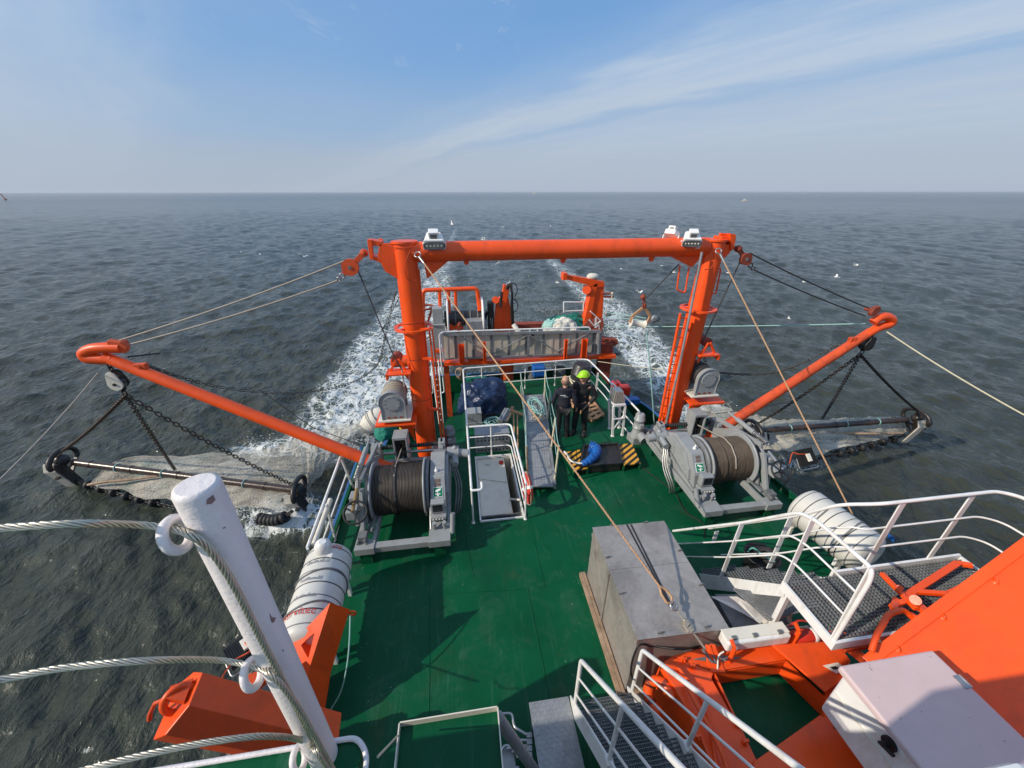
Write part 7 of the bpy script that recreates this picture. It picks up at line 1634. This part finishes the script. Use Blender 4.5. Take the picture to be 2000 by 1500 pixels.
def copy_tree(o):
    c = o.copy(); sc.collection.objects.link(c)
    for ch in list(o.children): d = ch.copy(); sc.collection.objects.link(d); d.parent = c
    return c
used = {'f': False, 's': False}
def gull(p, yaw, roll, s, label, flying=True):
    src = fly if flying else swim; k = 'f' if flying else 's'
    o = src if not used[k] else copy_tree(src); used[k] = True
    o.location = p; o.rotation_euler = (0, roll, yaw); o.scale = (s, s, s); tag(o, label, 'gull', 'gulls following the ship' if flying else 'gulls resting on the sea')
for (px, py, Y, yaw, roll, s, lab) in (
    (883, 438, 22, .6, .9, .9, 'gull banking steeply above the left end of the gantry beam'),
    (945, 468, 30, 1.3, .1, 1., 'gull skimming just over the gantry beam left of its middle'),
    (973, 514, 16, -.9, -.7, .9, 'gull just below the gantry beam between its left and middle lugs'),
    (995, 552, 15.5, -.5, -.9, 1., 'gull above the folded orange crane'),
    (1089, 552, 24, 1.0, .4, .9, 'gull over the wake left of the stern davit arm'),
    (1250, 571, 17, .3, .15, 1.15, 'gull with raised wings left of the hanging roller'),
    (1317, 532, 24, 1.1, .4, .8, 'gull right behind the upper right gantry post'),
    (1541, 622, 19, .4, .7, .8, 'gull above the green line left of the right boom tip'),
    (1672, 518, 36, .2, .2, 1., 'gull over open water, highest of those right of the gantry'),
    (1634, 541, 34, .7, -.2, 1., 'gull over open water right of the two dark gantry wires'),
    (1571, 551, 32, 1.2, .3, .8, 'gull between the two dark gantry wires'),
    (1780, 580, 32, .4, .2, .8, 'gull low over the water above the right boom tip'),
    (1845, 569, 36, .2, .1, .8, 'gull low over the water, farthest right of all'),
    (594, 501, 34, .5, .3, .9, 'gull over the sea above the two left boom wires')):
    gull(gy(px, py, Y), yaw, roll, s*Y/43, lab)
for (px, py, yaw, lab) in ((471, 492, .4, 'white gull sitting on the sea farthest left'), (508, 496, 1., 'white gull sitting on the sea below the left horizon buoy'), (660, 458, 2., 'small white gull on the far sea left of the gantry'), (983, 443, 1.4, 'small white gull on the far sea above the gantry beam'), (1075, 441, .2, 'small white gull on the far sea above the beam middle'), (1293, 519, 1.6, 'white gull on the water under the right half of the beam'), (1213, 525, 0., 'white gull on the water right of the stern davit'), (1422, 533, .6, 'white gull on the water beside the right stay')):
    p = gz(px, py, SEA+.10); d = (p-C0).length; gull(p, yaw, 0, max(.7, d/95), lab, False)
by = thing('sea_buoy', 'tilted dark red lateral buoy near the left end of the horizon', 'buoy', gz(12, 390, SEA)); c = gz(12, 391, SEA); s_ = (c-C0).length/1200
m = M(); m.lathe(c, (-.35, 0, 1), [(-.6*s_, 1.6*s_), (1.5*s_, 2.2*s_), (2.2*s_, 1.0*s_), (6*s_, .8*s_), (9*s_, .5*s_), (10*s_, .2*s_)], 12); m.build('body', RUST, by)
m = M(); m.lathe(c+V((-.35, 0, 1)).normalized()*9.0*s_, (-.35, 0, 1), [(0, 1.1*s_), (2.0*s_, 1.1*s_), (2.1*s_, .3*s_)], 10); m.build('topmark', RUST, by)
for (px, py, lab) in ((1455, 392, 'tiny pale boat right of centre just below the horizon'), (1043, 378, 'tiny white boat on the horizon near the middle')):
    c = gz(px, py+1, SEA); s_ = (c-C0).length/750; r = thing('distant_boat', lab, 'boat', c, 'distant boats')
    m = M(); m.prism([c+V((-4*s_, 0, 0)), c+V((4*s_, 0, 0)), c+V((5*s_, 0, 1.6*s_)), c+V((-4.4*s_, 0, 1.3*s_))], (0, 2*s_, 0)); m.build('hull', CREAM, r)
    m = M(); m.box(c.x-1.5*s_, c.x+1.2*s_, c.y+.4*s_, c.y+1.6*s_, c.z+1.3*s_, c.z+3.2*s_); m.build('cabin', WHITE, r)
# ================================================================ the air: thin sea haze
hm_ = M(); hm_.box(-24000, 24000, -24000, 24000, -3.9, 7.4)
hb_ = bpy.data.materials.new('sea_haze'); hb_.use_nodes = True; t = NT(hb_.node_tree)
pvn = t.n('ShaderNodeVolumePrincipled', i_Color=(.86, .91, 1, 1), i_Density=.00014); pvn.inputs['Anisotropy'].default_value = .2
o = t.n('ShaderNodeOutputMaterial'); t.l(pvn.outputs[0], o.inputs['Volume'])
hz_o = hm_.build('haze', hb_); hz_o['kind'] = 'stuff'
